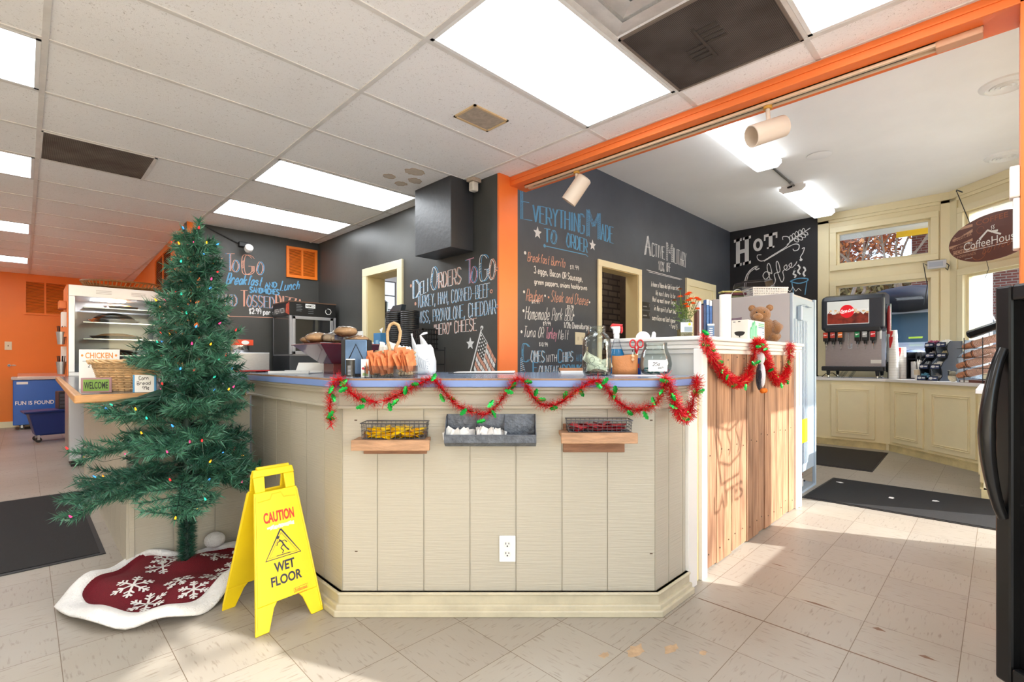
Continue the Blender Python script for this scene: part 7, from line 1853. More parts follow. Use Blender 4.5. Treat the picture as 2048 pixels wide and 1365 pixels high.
# wavy condiment rack: two columns, black front steps with oval labels
cr = thing('condiment_rack', 'black wavy rack of sweetener and creamer trays, two columns wide', 'rack', bay(0.545, 0.17), BR)
M_SPECK = mat('blue_grey_speckle', (116, 132, 152), 0.5, noise=(140, 0.5)); M_RBLK = mat('gloss_black', (44, 50, 62), 0.25)
def wave(z): return 0.06 + 0.0 * z + 0.05 * math.sin(z / 0.47 * 2 * PI * 1.15 + 2.2) - 0.09 * (z / 0.47 - 0.5)
M_OVAL = mat('label_white_oval', (224, 226, 230), 0.5); M_LBL = mat('label_navy', (30, 52, 104), 0.4)
for col in range(2):
    x0 = -0.15 + col * 0.15
    prof = []
    for z in [0, 0.05, 0.1, 0.15, 0.2, 0.25, 0.3, 0.35, 0.40, 0.44]:
        prof.append((-0.14 + 0.13 * (z / 0.44) + 0.024 * math.sin(z / 0.44 * 4 * PI), z))
    poly = prof + [(0.12, 0.44), (0.12, 0.0)]
    for xx in (x0, x0 + 0.13): MB().ext(poly, (xx, 0, 0), (0, 1, 0), (0, 0, 1), 0.012).build('side_panel', M_RBLK if col == 0 or xx > x0 else M_SPECK, cr)
    for k, zz in enumerate((0.0, 0.13, 0.255, 0.375)):
        y = -0.14 + 0.13 * (zz / 0.44) + 0.024 * math.sin(zz / 0.44 * 4 * PI)
        tr_ = MB(); tr_.ext([(y - 0.012, zz), (y - 0.004, zz + 0.055), (y + 0.002, zz + 0.055), (y + 0.0, zz + 0.012), (y + 0.10, zz + 0.03), (y + 0.10, zz + 0.02), (y + 0.0, zz)], (x0 + 0.012, 0, 0), (0, 1, 0), (0, 0, 1), 0.118)
        o = tr_.build('tray', M_RBLK, cr)
        lb = MB(); u_ = Vector((1, 0, 0)); v_ = Vector((0, 0.008, 0.055)).normalized()
        b0_ = Vector((x0 + 0.071, y - 0.0095, zz + 0.028)); nn_ = u_.cross(v_) * 0.001
        lb.add([b0_ + nn_ + u_ * a + v_ * b for a, b in ((-0.056, -0.021), (0.056, -0.021), (0.056, 0.02), (-0.056, 0.02))], [(0, 1, 2, 3)])
        lo = lb.build('label', M_LBL, o)
        lb = MB(); lb.add([b0_ + nn_ * 2 + u_ * (-0.022 + 0.026 * math.cos(a)) + v_ * (0.014 * math.sin(a)) for a in (q_ * PI / 8 for q_ in range(16))], [tuple(range(16))])
        lb.add([b0_ + nn_ * 2 + u_ * a + v_ * b for a, b in ((0.012, -0.006), (0.05, -0.006), (0.05, 0.008), (0.012, 0.008))], [(0, 1, 2, 3)])
        lb.build('label_print', M_OVAL, lo)
        cont = ((200, 204, 206), (176, 184, 194), (150, 60, 96), (92, 160, 196), (214, 206, 170), (210, 210, 206), (226, 226, 222), (150, 150, 150))[(col * 4 + (3, 1, 0, 2)[k]) % 8]
        hm = MB()
        rr_ = random.Random(col * 10 + k)
        for i in range(9):
            px_, py_ = x0 + 0.03 + 0.09 * rr_.random(), y + 0.02 + 0.05 * rr_.random()
            T = Matrix.Translation((px_, py_, zz + 0.036 + 0.035 * rr_.random())) @ Matrix.Rotation(rr_.uniform(0.3, 1.3), 4, 'X') @ Matrix.Rotation(rr_.uniform(-1, 1), 4, 'Y')
            hm.obox(T, 0.042, 0.03, 0.006)
        hh_ = hm.build('sachets', mat('sachet_%d_%d' % (col, k), cont, 0.5), cr); tag(hh_, kind='stuff')
MB().box(-0.15, 0.10, 0, 0.142, 0.12, 0.44).build('back_panel', M_RBLK, cr)
# speckled end panel and open rack of cups lying on their sides
ck_ = thing('cup_rack', 'speckled grey cup rack with four sloping rows of brown striped cups', 'rack', bay(1.014, 0.12), BR)
pl = [(-0.1, 0.0), (-0.115, 0.09), (-0.085, 0.17), (-0.1, 0.25), (-0.03, 0.33), (-0.05, 0.38), (-0.02, 0.44), (0.16, 0.44), (0.16, 0.0)]
MB().ext(pl, (-0.10, 0, 0), (0, 1, 0), (0, 0, 1), 0.014).build('end_panel', mat('grey_blue_speckle', (150, 166, 182), 0.5, noise=(120, 0.4)), ck_, bevel=0.002)
for x in (-0.02, 0.18, 0.36):
    MB().tube([(x, -0.10, 0.0), (x, -0.10, 0.46)], 0.004, 6).build('upright', M_BLACK, ck_)
    MB().tube([(x, 0.16, 0.0), (x, 0.16, 0.56)], 0.004, 6).build('upright', M_BLACK, ck_)
q = MB()
for z in (0.05, 0.16, 0.27, 0.36): q.tube([(-0.1, -0.1, z - 0.01), (0.38, -0.1, z - 0.01)], 0.003, 5); q.tube([(-0.1, 0.16, z + 0.03), (0.38, 0.16, z + 0.03)], 0.003, 5)
q.build('rails', M_BLACK, ck_)
MB().box(-0.08, -0.09, 0.0, 0.36, 0.15, 0.028).build('base_shelf', mat('maroon_base', (112, 70, 62), 0.5), ck_)
MB().box(-0.07, -0.0935, 0.004, 0.02, -0.09, 0.024).build('base_label', M_PAPER, ck_)
M_COP = mat('copper_print', (206, 142, 108), 0.35, 0.25, noise=(26, 0.35)); M_STR = mat('striped_cup_edge', (214, 178, 160), 0.4, 0.2)
for i, z in enumerate((0.085, 0.185, 0.285, 0.385)):
    t = thing('cup_row', ('lowest', 'second lowest', 'third', 'uppermost')[i] + ' sloping row of brown printed cups in the speckled rack', 'cups', bay(1.014, 0.12, ZS + z), BR, 'rows of cups in the speckled rack')
    ax = Vector((1, 0.22, 0.30)).normalized(); o_ = Vector((-0.10, -0.09, -0.02)) if i < 2 else Vector((-0.055, -0.07, -0.02))
    T = Matrix.Translation(o_) @ ax.to_track_quat('Z', 'Y').to_matrix().to_4x4()
    MB().lathe([(0.0, 0.0), (0.026, 0.0), (0.029, 0.004), (0.038, 0.11), (0.0, 0.11)], 22, T=T).build('cup', M_COP, t, smooth=True)
    MB().lathe([(0.0, -0.001), (0.025, -0.001), (0.025, -0.0002), (0, -0.0002)], 20, T=T).build('cup_bottom', M_CUP, t, smooth=True)
    q = MB()
    for k in range(20):
        zz = 0.11 + k * 0.013; q.lathe([(0.033, zz), (0.038, zz + 0.008), (0.0395, zz + 0.0095), (0.038, zz + 0.011), (0.032, zz + 0.012)], 18, T=T)
    q.build('nested_rims', [M_STR], t, smooth=True)
    MB().tube([T @ Vector((0.042 * math.cos(a * PI / 8), 0.042 * math.sin(a * PI / 8), 0.10)) for a in range(16)], 0.003, 5, closed=True).build('holder_ring', M_BLACK, t)
t = thing('lid_tube', 'black lids nested in a clear tube lying on top of the cup rack', 'lids', bay(1.014, 0.12, ZS + 0.49), BR)
ax = Vector((1, 0.22, 0.34)).normalized(); T = Matrix.Translation((-0.02, -0.05, 0.0)) @ ax.to_track_quat('Z', 'Y').to_matrix().to_4x4()
MB().lathe([(0.0, 0.0), (0.034, 0.0), (0.042, 0.006), (0.042, 0.02), (0.036, 0.024), (0.036, 0.3), (0, 0.3)], 22, T=T).build('lids', M_BLACK, t, smooth=True)
MB().lathe([(0.044, 0.02), (0.044, 0.32), (0.042, 0.32), (0.042, 0.02)], 22, T=T).build('tube', M_CLEAR, t, smooth=True)
q = MB(); q.box(-0.02, -0.013, -0.0015, 0.02, 0.013, 0.0); q.xf(T); q.build('label', M_PAPER, t)
bgc = thing('sugar_bag', 'clear bag of cream coloured sachets between the condiment and cup racks', 'bag', bay(0.83, 0.055), BR)
m = MB().ball((0, 0, 0.055), (0.05, 0.035, 0.06), 18, 10); m.v = [(x, y, max(0.001, z)) for x, y, z in m.v]
m.build('sachets', mat('cream_sachets', (226, 216, 186), 0.6, noise=(30, 0.2), bump=(40, 0.8)), bgc, smooth='all')
MB().lathe([(0.05, 0.06), (0.052, 0.12), (0.05, 0.12), (0.048, 0.06)], 18, sy=0.7).build('bag_top', M_FILM, bgc)

# ---------------------------------------------------------------- oval coffee sign hanging before the bay window; local x along the bay, y towards the window
cs = thing('hanging_sign', 'brown oval coffee house sign hanging from a hook by the bay window', 'sign', (7.13, 0.06, 2.405), BR)
M_SIGN = mat('brown_sign_print', (104, 58, 46), 0.45, noise=(5, 0.06)); M_TAN = mat('tan_sign_print', (196, 150, 122), 0.5); M_SORG = mat('rust_sign_print', (160, 90, 56), 0.5)
AO, BO = 0.50, 0.245
MB().ext([(AO * math.cos(a), BO * math.sin(a)) for a in (2 * PI * k / 64 for k in range(64))], (0, 0.006, 0), (1, 0, 0), (0, 0, 1), 0.012).build('board', M_SIGN, cs, bevel=0.002)
board = cs.children[-1]
def clip_bar(z0, z1, x1, nm, skew=0.0, skew2=None):
    skew2 = skew if skew2 is None else skew2
    q = MB(); pts = []
    def xl(z): return -AO * math.sqrt(max(0.0, 1 - (z / BO) ** 2)) + 0.006
    n = 5; lo = [(xl(z0) + (x1 - xl(z0)) * i / n) for i in range(n + 1)]
    q.add([(max(x, xl(z0 + skew * (x - x1))), -0.0068, z0 + skew * (x - x1)) for x in lo] + [(max(x, xl(z1 + skew2 * (x - x1))), -0.0068, z1 + skew2 * (x - x1)) for x in lo], [(i, i + 1, n + 2 + i, n + 1 + i) for i in range(n)])
    q.build(nm, M_TAN, board)
clip_bar(0.16, 0.19, -0.21, 'tan_stripe'); clip_bar(0.10, 0.135, -0.21, 'tan_stripe', 0.10, 0.35); clip_bar(0.005, 0.035, -0.21, 'tan_stripe', 0.0, 0.22); clip_bar(-0.105, -0.06, -0.16, 'tan_stripe')
M_SGW = mat('white_sign_print', (240, 236, 230), 0.5)
Y_ = (1, 0, 0); Z_ = (0, 0, 1)
txt("Doesn't ask", 'lettering_line', M_TAN, board, (-0.435, -0.0066, 0.045), (1, 0, 0.12), (-0.12, 0, 1), 0.22, 0.05, shear=0.25)
txt('SILLY QUESTIONS', 'lettering_line', M_TAN, board, (-0.46, -0.0066, -0.045), Y_, Z_, 0.30, 0.026)
txt('COFFEE', 'lettering_line', M_SIGN, board, (-0.45, -0.0078, -0.10), Y_, Z_, 0.25, 0.034, bold=0.02)
txt('UNDERSTANDS', 'lettering_line', M_TAN, board, (-0.41, -0.0066, -0.148), Y_, Z_, 0.235, 0.026)
txt('COFFEE', 'lettering_rust', M_SORG, board, (-0.17, -0.0066, 0.155), Y_, Z_, 0.34, 0.055, bold=0.01)
txt('The', 'lettering_small', M_SGW, board, (-0.26, -0.008, -0.022), Y_, Z_, 0.045, 0.022)
txt('CoffeeHouse', 'lettering_main', M_SGW, board, (-0.31, -0.009, -0.085), Y_, Z_, 0.60, 0.085)
q = MB(); q.box(-0.31, -0.0085, -0.102, 0.3, -0.008, -0.097); q.box(-0.30, -0.0068, -0.178, -0.21, -0.0066, -0.174); q.build('underline', M_SGW, board)
rf_ = Chalk(lambda x, z, l: (x, -0.0082 - l, z))
rf_.line([(-0.13, 0.0), (-0.04, 0.075), (0.06, 0.02), (0.1, 0.0)], 0.022, 0); rf_.line([(0.0, 0.07), (0.008, 0.085), (0.0, 0.1), (0.012, 0.115)], 0.008, 0, True); rf_.line([(0.022, 0.07), (0.03, 0.085), (0.022, 0.1), (0.034, 0.115)], 0.008, 0, True); rf_.line([(0.0, 0.05), (0.07, 0.045)], 0.02, 0)
rf_.build('roof_logo', [M_SGW], board)
rs_ = Chalk(lambda x, z, l: (x, -0.0066 - l, z))
rs_.line([(-0.14 + 0.075 * math.cos(a * PI / 10), -0.15 + 0.065 * math.sin(a * PI / 10)) for a in range(21)], 0.006, 0, True); rs_.write('Coffee', (-0.1, -0.165), (0.2, -0.12), 0.09, t=0.007, slant=0.35)
rs_.build('rust_scroll', [M_SORG], board); rs_ = Chalk(rs_.F)
rs_.line([(-0.12 + 0.04 * math.cos(a * PI / 8), 0.10 + 0.035 * math.sin(a * PI / 8)) for a in range(14)], 0.004, 0, True)
rs_.build('rust_curl', [M_SORG], board)
MB().tube([(-0.25, 0, 0.21), (-0.43, 0.02, 0.62)], 0.004, 6).build('chain', M_BLACK, cs)
MB().tube([(0.25, 0, 0.21), (0.40, 0.02, 0.62)], 0.004, 6).build('chain', M_BLACK, cs)
MB().tube([(-0.06, 0, -0.24), (-0.10, 0.06, -0.32), (-0.2, 0.12, -0.40)], 0.0025, 5).build('cord', M_BLACK, cs)
for x in (-0.43, 0.40): MB().tube([(x, 0.02, 0.62), (x - 0.02, 0.04, 0.64), (x - 0.06, 0.14, 0.63)], 0.007, 6).build('hook', M_BLACK, cs)
t = thing('sign_transformer', 'small grey transformer box with cords on the window post of the bay', 'transformer', (8.05, 0.56, 2.26), -PI / 2)
MB().box(-0.09, -0.03, 0, 0.09, 0.02, 0.10).build('case', mat('grey_white_case', (198, 200, 204), 0.45), t, bevel=0.006)
MB().box(-0.075, -0.033, 0.02, 0.06, -0.03, 0.08).build('data_label', mat('silver_label', (170, 178, 190), 0.4), t)
MB().tube([(-0.09, -0.01, 0.05), (-0.13, -0.02, 0.08), (-0.12, -0.02, 0.02), (-0.09, -0.02, -0.2), (-0.12, -0.02, -0.45)], 0.005, 6).build('cord', M_BLACK, t, smooth=True)
MB().tube([(0.09, -0.01, 0.05), (0.115, -0.03, 0.02), (0.10, -0.03, -0.04), (0.085, -0.03, -0.01)], 0.006, 6).build('cord', M_BLACK, t, smooth=True)

# ---------------------------------------------------------------- black glass-door cooler at the right edge of the picture (its door faces along the counter front)
bc = thing('beverage_cooler', 'black glass-door cooler with curved handle at the right picture edge', 'cooler', fr(1.86, 1.25, 0), VIEW)
M_COOL = mat('black_enamel', (14, 14, 16), 0.28)
MB().box(-0.26, -0.31, 0.06, 0.30, 0.30, 1.355).build('cabinet', M_COOL, bc, bevel=0.006)
MB().box(-0.24, -0.29, 0.0, 0.28, 0.28, 0.06).build('plinth', M_BLACKM, bc)
dr = MB(); 
for y0, y1, z0, z1 in ((-0.31, -0.265, 0.10, 1.35), (0.265, 0.317, 0.10, 1.35), (-0.265, 0.265, 0.10, 0.16), (-0.265, 0.265, 1.30, 1.35)): dr.box(-0.312, y0, z0, -0.265, y1, z1)
d_ = dr.build('door', M_COOL, bc, bevel=0.008)
MB().box(-0.285, -0.265, 0.16, -0.28, 0.265, 1.30).build('glass', mat('dark_glass', (12, 12, 16), 0.05, coat=0.5), d_)
hd_ = MB(); pts = []
for k in range(17):
    f = k / 16; z = 0.62 + 0.53 * f
    pts.append((-0.312 - 0.052 * math.sin(PI * f) ** 0.8 - 0.004, 0.285, z))
hd_.tube(pts, [0.014 + 0.008 * (1 - abs(2 * k / 16 - 1)) for k in range(17)], 12)
hd_.build('handle', mat('gloss_black_handle', (12, 12, 14), 0.22), d_, smooth=True)

# ---------------------------------------------------------------- louvred vents on the orange and black walls
def louver(label, F, u0, u1, z0, z1, n, bars, m, dark, flip=False):
    c0 = F((u0 + u1) / 2, z0, 0.0)
    t = thing('wall_vent', label, 'vent', c0)
    def hx(a0, a1, b0, b1, d0, d1):
        q = [(a0, b0), (a1, b0), (a1, b1), (a0, b1)]
        return MB().hexa([F(u, z, d0) for u, z in q], [F(u, z, d1) for u, z in q])
    w = 0.03
    fm = MB()
    for q in ((u0, u1, z0, z0 + w), (u0, u1, z1 - w, z1), (u0, u0 + w, z0 + w, z1 - w), (u1 - w, u1, z0 + w, z1 - w)):
        h = hx(*q, 0.001, 0.022); fm.add(h.v, h.f)
    for k in range(1, bars + 1):
        x = u0 + (u1 - u0) * k / (bars + 1); h = hx(x - 0.012, x + 0.012, z0 + w, z1 - w, 0.001, 0.02); fm.add(h.v, h.f)
    local(fm.build('frame', m, t), t)
    h = hx(u0 + w, u1 - w, z0 + w, z1 - w, 0.001, 0.003); local(h.build('dark_backing', dark, t), t)
    sl = MB()
    for k in range(n):
        z = z0 + w + (z1 - z0 - 2 * w) * (k + 0.5) / n; dz = (z1 - z0 - 2 * w) / n * 0.42
        sl.hexa([F(u0 + w, z + dz * 0.4, 0.004), F(u1 - w, z + dz * 0.4, 0.004), F(u1 - w, z + dz * 0.4 + 0.003, 0.004), F(u0 + w, z + dz * 0.4 + 0.003, 0.004)],
                [F(u0 + w, z - dz, 0.016), F(u1 - w, z - dz, 0.016), F(u1 - w, z - dz + 0.003, 0.016), F(u0 + w, z - dz + 0.003, 0.016)])
    local(sl.build('slats', m, t), t)
    return t
M_DKOR = mat('dark_brown_backing', (92, 42, 16), 0.8)
def F_far(a, z, l): return (a, 11.6 - l, z)
AL0 = Vector((1.21, 6.03)); ALU = (Vector((1.44, 11.6)) - AL0).normalized(); ALN = Vector((-ALU.y, ALU.x))
def F_alc(s_, z, l):
    p = AL0 + ALU * s_ + ALN * l; return (p.x, p.y, z)
louver('large orange slatted vent on the far orange wall', F_far, 0.0, 1.05, 1.885, 2.47, 26, 3, M_ORANGE, M_DKOR)
louver('orange slatted vent on the side wall, beside the black chalk wall', F_alc, 0.85, 2.25, 1.98, 2.50, 20, 1, M_ORANGE, M_DKOR)
louver('bright orange slatted vent in the corner of the black wall', F_back, 2.215, 2.585, 2.11, 2.482, 22, 1, M_ORANGE, M_DKOR)
sw = thing('wall_switch', 'ivory switch plate on the far orange wall', 'switch', (-0.18, 11.6, 1.355))
MB().box(-0.042, -0.006, -0.068, 0.042, 0, 0.068).build('cover_plate', M_IVORY, sw, bevel=0.003)
MB().box(-0.006, -0.014, -0.012, 0.006, -0.006, 0.012).build('toggle', mat('brown_toggle', (130, 100, 70), 0.5), sw)
wh = thing('wall_pipe_stub', 'small white pipe stub in a hole of the far orange wall', 'pipe', (-0.17, 11.6, 1.03))
MB().lathe([(0.02, 0), (0.02, 0.03), (0.012, 0.03), (0.012, 0.0)], 14, T=Matrix.Rotation(PI / 2, 4, 'X')).build('stub', M_WHITEP, wh, smooth=True)
MB().ball((0.05, -0.001, 0), (0.035, 0.003, 0.014), 12, 6).build('plaster_patch', mat('plaster_patch', (220, 196, 170), 0.9), wh, smooth='all')

# ---------------------------------------------------------------- chest freezer and mop bucket at the far left
fz_ = thing('chest_freezer', 'blue ice cream chest freezer with glass top by the far orange wall', 'freezer', (0.38, 11.3, 0))
M_FZB = mat('ice_cream_blue', (10, 92, 190), 0.35, noise=(2, 0.06))
MB().box(-0.50, -0.27, 0.08, 0.55, 0.25, 0.80).build('body', M_FZB, fz_, bevel=0.01)
MB().box(-0.52, -0.285, 0.80, 0.57, 0.265, 0.845).build('top_frame', mat('warm_grey_frame', (206, 196, 188), 0.45), fz_, bevel=0.008)
MB().hexa([(-0.45, -0.23, 0.845), (0.5, -0.23, 0.845), (0.5, 0.22, 0.845), (-0.45, 0.22, 0.845)], [(-0.45, -0.23, 0.855), (0.5, -0.23, 0.855), (0.5, 0.22, 0.90), (-0.45, 0.22, 0.90)]).build('glass_lid', mat('reflecting_lid_glass', (214, 180, 170), 0.08, coat=0.4), fz_)
txt('FUN IS FOUND', 'lettering', M_WHITEP, fz_, (-0.475, -0.2705, 0.40), (1, 0, 0), (0, 0, 1), 0.45, 0.062, bold=0.015)
MB().box(-0.46, -0.2708, 0.73, -0.33, -0.2702, 0.77).build('white_sticker', M_PAPER, fz_)
fl_ = MB()
for k in range(5):
    a = 0.9 + k * 1.0; fl_.add([(-0.12 + 0.0 * k + 0.02 * math.cos(a), -0.2706 - k * 1e-4, 0.22), (-0.12 + 0.05 * math.cos(a) - 0.02 * math.sin(a), -0.2706 - k * 1e-4, 0.22 + 0.05 * math.sin(a) + 0.02 * math.cos(a)), (-0.12 + 0.105 * math.cos(a), -0.2706 - k * 1e-4, 0.22 + 0.105 * math.sin(a)), (-0.12 + 0.05 * math.cos(a) + 0.02 * math.sin(a), -0.2706 - k * 1e-4, 0.22 + 0.05 * math.sin(a) - 0.02 * math.cos(a))], [(0, 1, 2, 3)])
fl_.build('flower_print', M_WHITEP, fz_)
def caster(parent, x, y, r=0.03):
    c_ = MB().lathe([(0.0, -0.012), (r, -0.012), (r, 0.012), (0, 0.012)], 16, T=Matrix.Translation((x, y, r)) @ Matrix.Rotation(PI / 2, 4, 'X')).build('caster', M_BLACK, parent, smooth=True)
    MB().box(x - 0.012, y - 0.016, r, x + 0.012, y + 0.016, r * 2.8).build('fork', M_STEEL, c_)
for x, y in ((-0.4, -0.2), (0.45, -0.2), (-0.4, 0.18), (0.45, 0.18)): caster(fz_, x, y)
mb_ = thing('mop_bucket', 'blue wheeled mop bucket with black wringer before the chest freezer', 'bucket', (0.30, 9.35, 0), 0.1)
M_MOPB = mat('navy_blue_plastic', (18, 44, 112), 0.4)
MB().hexa([(-0.2, -0.13, 0.09), (0.24, -0.13, 0.09), (0.24, 0.13, 0.09), (-0.2, 0.13, 0.09)], [(-0.27, -0.17, 0.40), (0.28, -0.17, 0.42), (0.28, 0.17, 0.42), (-0.27, 0.17, 0.40)]).build('tub', M_MOPB, mb_, bevel=0.02)
MB().hexa([(-0.31, -0.19, 0.395), (0.3, -0.19, 0.415), (0.3, 0.19, 0.415), (-0.31, 0.19, 0.395)], [(-0.32, -0.2, 0.425), (0.3, -0.2, 0.44), (0.3, 0.2, 0.44), (-0.32, 0.2, 0.425)]).build('rim', M_MOPB, mb_, bevel=0.008)
w_ = MB().box(0.03, -0.14, 0.43, 0.27, 0.14, 0.68)
wo = w_.build('wringer', mat('black_wringer', (40, 44, 52), 0.45), mb_, bevel=0.01)
q = MB()
for i in range(4):
    for j in range(3): q.box(0.045 + j * 0.07, -0.146, 0.46 + i * 0.05, 0.1 + j * 0.07, -0.14, 0.492 + i * 0.05)
q.build('wringer_slots', mat('slot_grey', (72, 78, 88), 0.5), wo)
MB().tube([(0.16, -0.15, 0.43), (0.26, -0.17, 0.55), (0.32, -0.17, 0.60)], 0.014, 8).build('wringer_handle', M_YEL, mb_, smooth=True)
for x, y in ((-0.17, -0.12), (0.2, -0.12), (-0.17, 0.12), (0.2, 0.12)): caster(mb_, x, y, 0.035)

# ---------------------------------------------------------------- heated display case at the far end of the side worktop
hc = thing('heated_display_case', 'tall glass heated display case of covered trays behind the side worktop', 'display case', (0.33, 6.86, 0))
M_HCST = mat('white_steel_frame', (214, 216, 220), 0.3, 0.35)
WX = 0.86; DY = 0.62
MB().box(0, 0, 0.06, WX, DY, 0.95).build('lower_cabinet', M_STEEL, hc, bevel=0.004)
MB().box(0.01, -0.004, 0.08, 0.2, 0.0, 0.93).build('lower_door', mat('pale_steel_door', (196, 198, 206), 0.35, 0.3), hc)
MB().add([(0.11, -0.0045, 0.08), (0.2, -0.0045, 0.08), (0.2, -0.0045, 0.5)], [(0, 1, 2)]).build('yellow_sticker', M_YEL, hc)
MB().box(0.1, -0.0043, 0.075, 0.2, -0.002, 0.2).build('navy_panel', mat('navy_panel', (24, 32, 80), 0.5), hc)
MB().box(0.02, 0.02, 0.0, WX - 0.02, DY - 0.02, 0.06).build('feet', M_BLACKM, hc)
fm = MB()
fm.box(0, 0, 1.79, WX, DY, 1.907); fm.box(0, 0, 0.95, WX, DY, 0.99)
for x, y in ((0, 0), (WX - 0.05, 0), (0, DY - 0.05), (WX - 0.05, DY - 0.05)): fm.box(x, y, 0.99, x + 0.05, y + 0.05, 1.79)
fm.build('frame', M_HCST, hc, bevel=0.003)
MB().box(-0.012, 0.0, 0.95, -0.001, DY, 1.905).build('orange_side_panel', mat('orange_side_panel', (222, 112, 40), 0.4), hc)
MB().box(0.05, 0.008, 0.99, WX - 0.05, 0.012, 1.79).build('front_glass', M_PANE, hc)
MB().box(WX - 0.012, 0.05, 0.99, WX - 0.008, DY - 0.05, 1.79).build('side_glass', M_PANE, hc)
MB().box(0.05, DY - 0.02, 0.99, WX - 0.05, DY - 0.012, 1.79).build('rear_door', mat('bright_rear_door', (206, 216, 232), 0.15), hc)
q = MB()
for i in range(3):
    for s3 in (0.22, 0.52): q.box(s3, -0.002, 1.83 + i * 0.016, s3 + 0.13, 0.0, 1.834 + i * 0.016)
q.build('vent_slots', mat('slot_shadow_grey', (150, 146, 150), 0.5), hc)
for i, z in enumerate((1.16, 1.34, 1.52, 1.68)): MB().box(0.12, 0.06, z, WX - 0.06, DY - 0.06, z + 0.01).build('shelf', M_CHROME, hc)
MB().box(0.2, 0.2, 1.785, 0.5, 0.4, 1.79).build('lamp', lamp_mat('case_lamp', (255, 246, 236), 40), hc)
M_FOOD = mat('fried_food', (196, 140, 84), 0.6, noise=(30, 0.4), bump=(50, 0.6))
for i, (z, x, r, dome, nm) in enumerate(((0.991, 0.42, 0.2, 0.06, 'fried food on a steel tray at the bottom of the display case'), (1.171, 0.38, 0.2, 0.05, 'foil tray on the lowest shelf of the display case'), (1.351, 0.42, 0.19, 0.04, 'dark tray on the second shelf of the display case'), (1.531, 0.40, 0.19, 0.09, 'steel domed tray on the third shelf of the display case'), (1.691, 0.46, 0.13, 0.03, 'small steel tray on the top shelf of the display case'))):
    t = thing('food_tray', nm, 'tray', (0.33 + x, 6.86 + 0.27, z), 0.0, 'trays in the display case')
    MB().lathe([(r * 0.85, 0.0), (r, 0.035), (r * 0.98, 0.035), (r * 0.83, 0.004), (0, 0.004)], 30, sx=1.25, sy=0.8).build('tray', M_CHROME if i != 2 else M_BLACKM, t, smooth=True)
    m = MB().ball((0, 0, 0.01), (r * 1.1, r * 0.66, dome + 0.02), 26, 12); m.v = [(a, b, max(0.006, c_)) for a, b, c_ in m.v]
    m.build('cover' if i in (1, 3) else 'food', M_CHROME if i in (1, 3) else M_FOOD, t, smooth='all')
MB().box(-0.07, 0.08, 1.66, -0.012, 0.3, 1.74).build('ticket_rail', mat('orange_rail', (226, 118, 44), 0.4), hc, bevel=0.004)
for i, (z, mm) in enumerate(((1.50, M_PAPER), (1.14, M_PAPER))): MB().box(-0.05, 0.05 + 0.05 * i, z - 0.06, -0.012, 0.22, z + 0.12).build('paper_holder', mm, hc)
for i, z in enumerate((1.28, 0.97)):
    c_ = MB().lathe([(0.028, 0.0), (0.04, 0.13), (0.038, 0.13), (0.026, 0.004), (0, 0.004)], 16, (-0.055, 0.03, z)).build('utensil_cup', M_STEEL, hc, smooth=True)
    q = MB()
    for k in range(6): q.tube([(-0.055 + 0.012 * math.cos(k), 0.03 + 0.012 * math.sin(k), z + 0.01), (-0.055 + 0.03 * math.cos(k), 0.03 + 0.03 * math.sin(k), z + 0.19)], 0.004, 5)
    q.build('utensils', M_BLACK, c_)
MB().box(-0.06, 0.0, 1.36, -0.012, 0.16, 1.46).build('orange_pocket', mat('orange_pocket', (216, 108, 40), 0.45), hc)
wt2 = thing('rattan_tray', 'brown woven rattan tray lying on top of the display case', 'tray', (0.83, 7.1, 1.9075))
q = MB()
for k in range(9): q.lathe([(0.10 + k * 0.018, 0.004 + 0.006 * max(0, k - 5)), (0.117 + k * 0.018, 0.010 + 0.006 * max(0, k - 5)), (0.117 + k * 0.018, 0.004 + 0.006 * max(0, k - 5))], 44, sx=1.35, sy=0.9)
q.lathe([(0, 0), (0.12, 0.0), (0.12, 0.006), (0, 0.006)], 40, sx=1.35, sy=0.9)
M_RATTAN = mat('brown_rattan', (158, 112, 66), 0.7, noise=(60, 0.35), island=0.2)
q.build('weave', M_RATTAN, wt2, smooth=True)
q = MB()
for k in range(60):
    a = 2 * PI * k / 60; q.tube([(0.265 * 1.35 * math.cos(a), 0.265 * 0.9 * math.sin(a), 0.02), (0.29 * 1.35 * math.cos(a + 0.05), 0.29 * 0.9 * math.sin(a + 0.05), 0.075)], 0.006, 5)
q.tube([(0.29 * 1.35 * math.cos(2 * PI * k / 40), 0.29 * 0.9 * math.sin(2 * PI * k / 40), 0.078) for k in range(40)], 0.011, 6, closed=True)
q.build('rim', M_RATTAN, wt2, smooth=True)

# ---------------------------------------------------------------- on the side worktop (top at z = 0.948)
ZW2 = 0.9482
bk = thing('wicker_basket', 'oval wicker basket on the side worktop behind the welcome sign', 'basket', (0.41, 3.43, ZW2), VIEW)
M_WICK = mat('pale_wicker', (206, 170, 124), 0.65, noise=(30, 0.3), island=0.2)
q = MB(); A0, B0, A1, B1, HH = 0.125, 0.085, 0.172, 0.118, 0.15
def bpt(t, f, o=0.0): return Vector(((A0 + (A1 - A0) * f + o) * math.cos(t), (B0 + (B1 - B0) * f + o) * math.sin(t), 0.004 + HH * f))
NS = 26
for row in range(17):
    f = row / 16; pts = [bpt(2 * PI * k / (NS * 2), f, 0.004 * (1 if (k + row) % 2 else -1)) for k in range(NS * 2)]
    q.tube(pts, 0.0046, 5, closed=True)
for k in range(NS): q.tube([bpt(2 * PI * k / NS, 0), bpt(2 * PI * k / NS, 1.0)], 0.003, 5)
q.build('weave', M_WICK, bk, smooth='all')
q = MB()
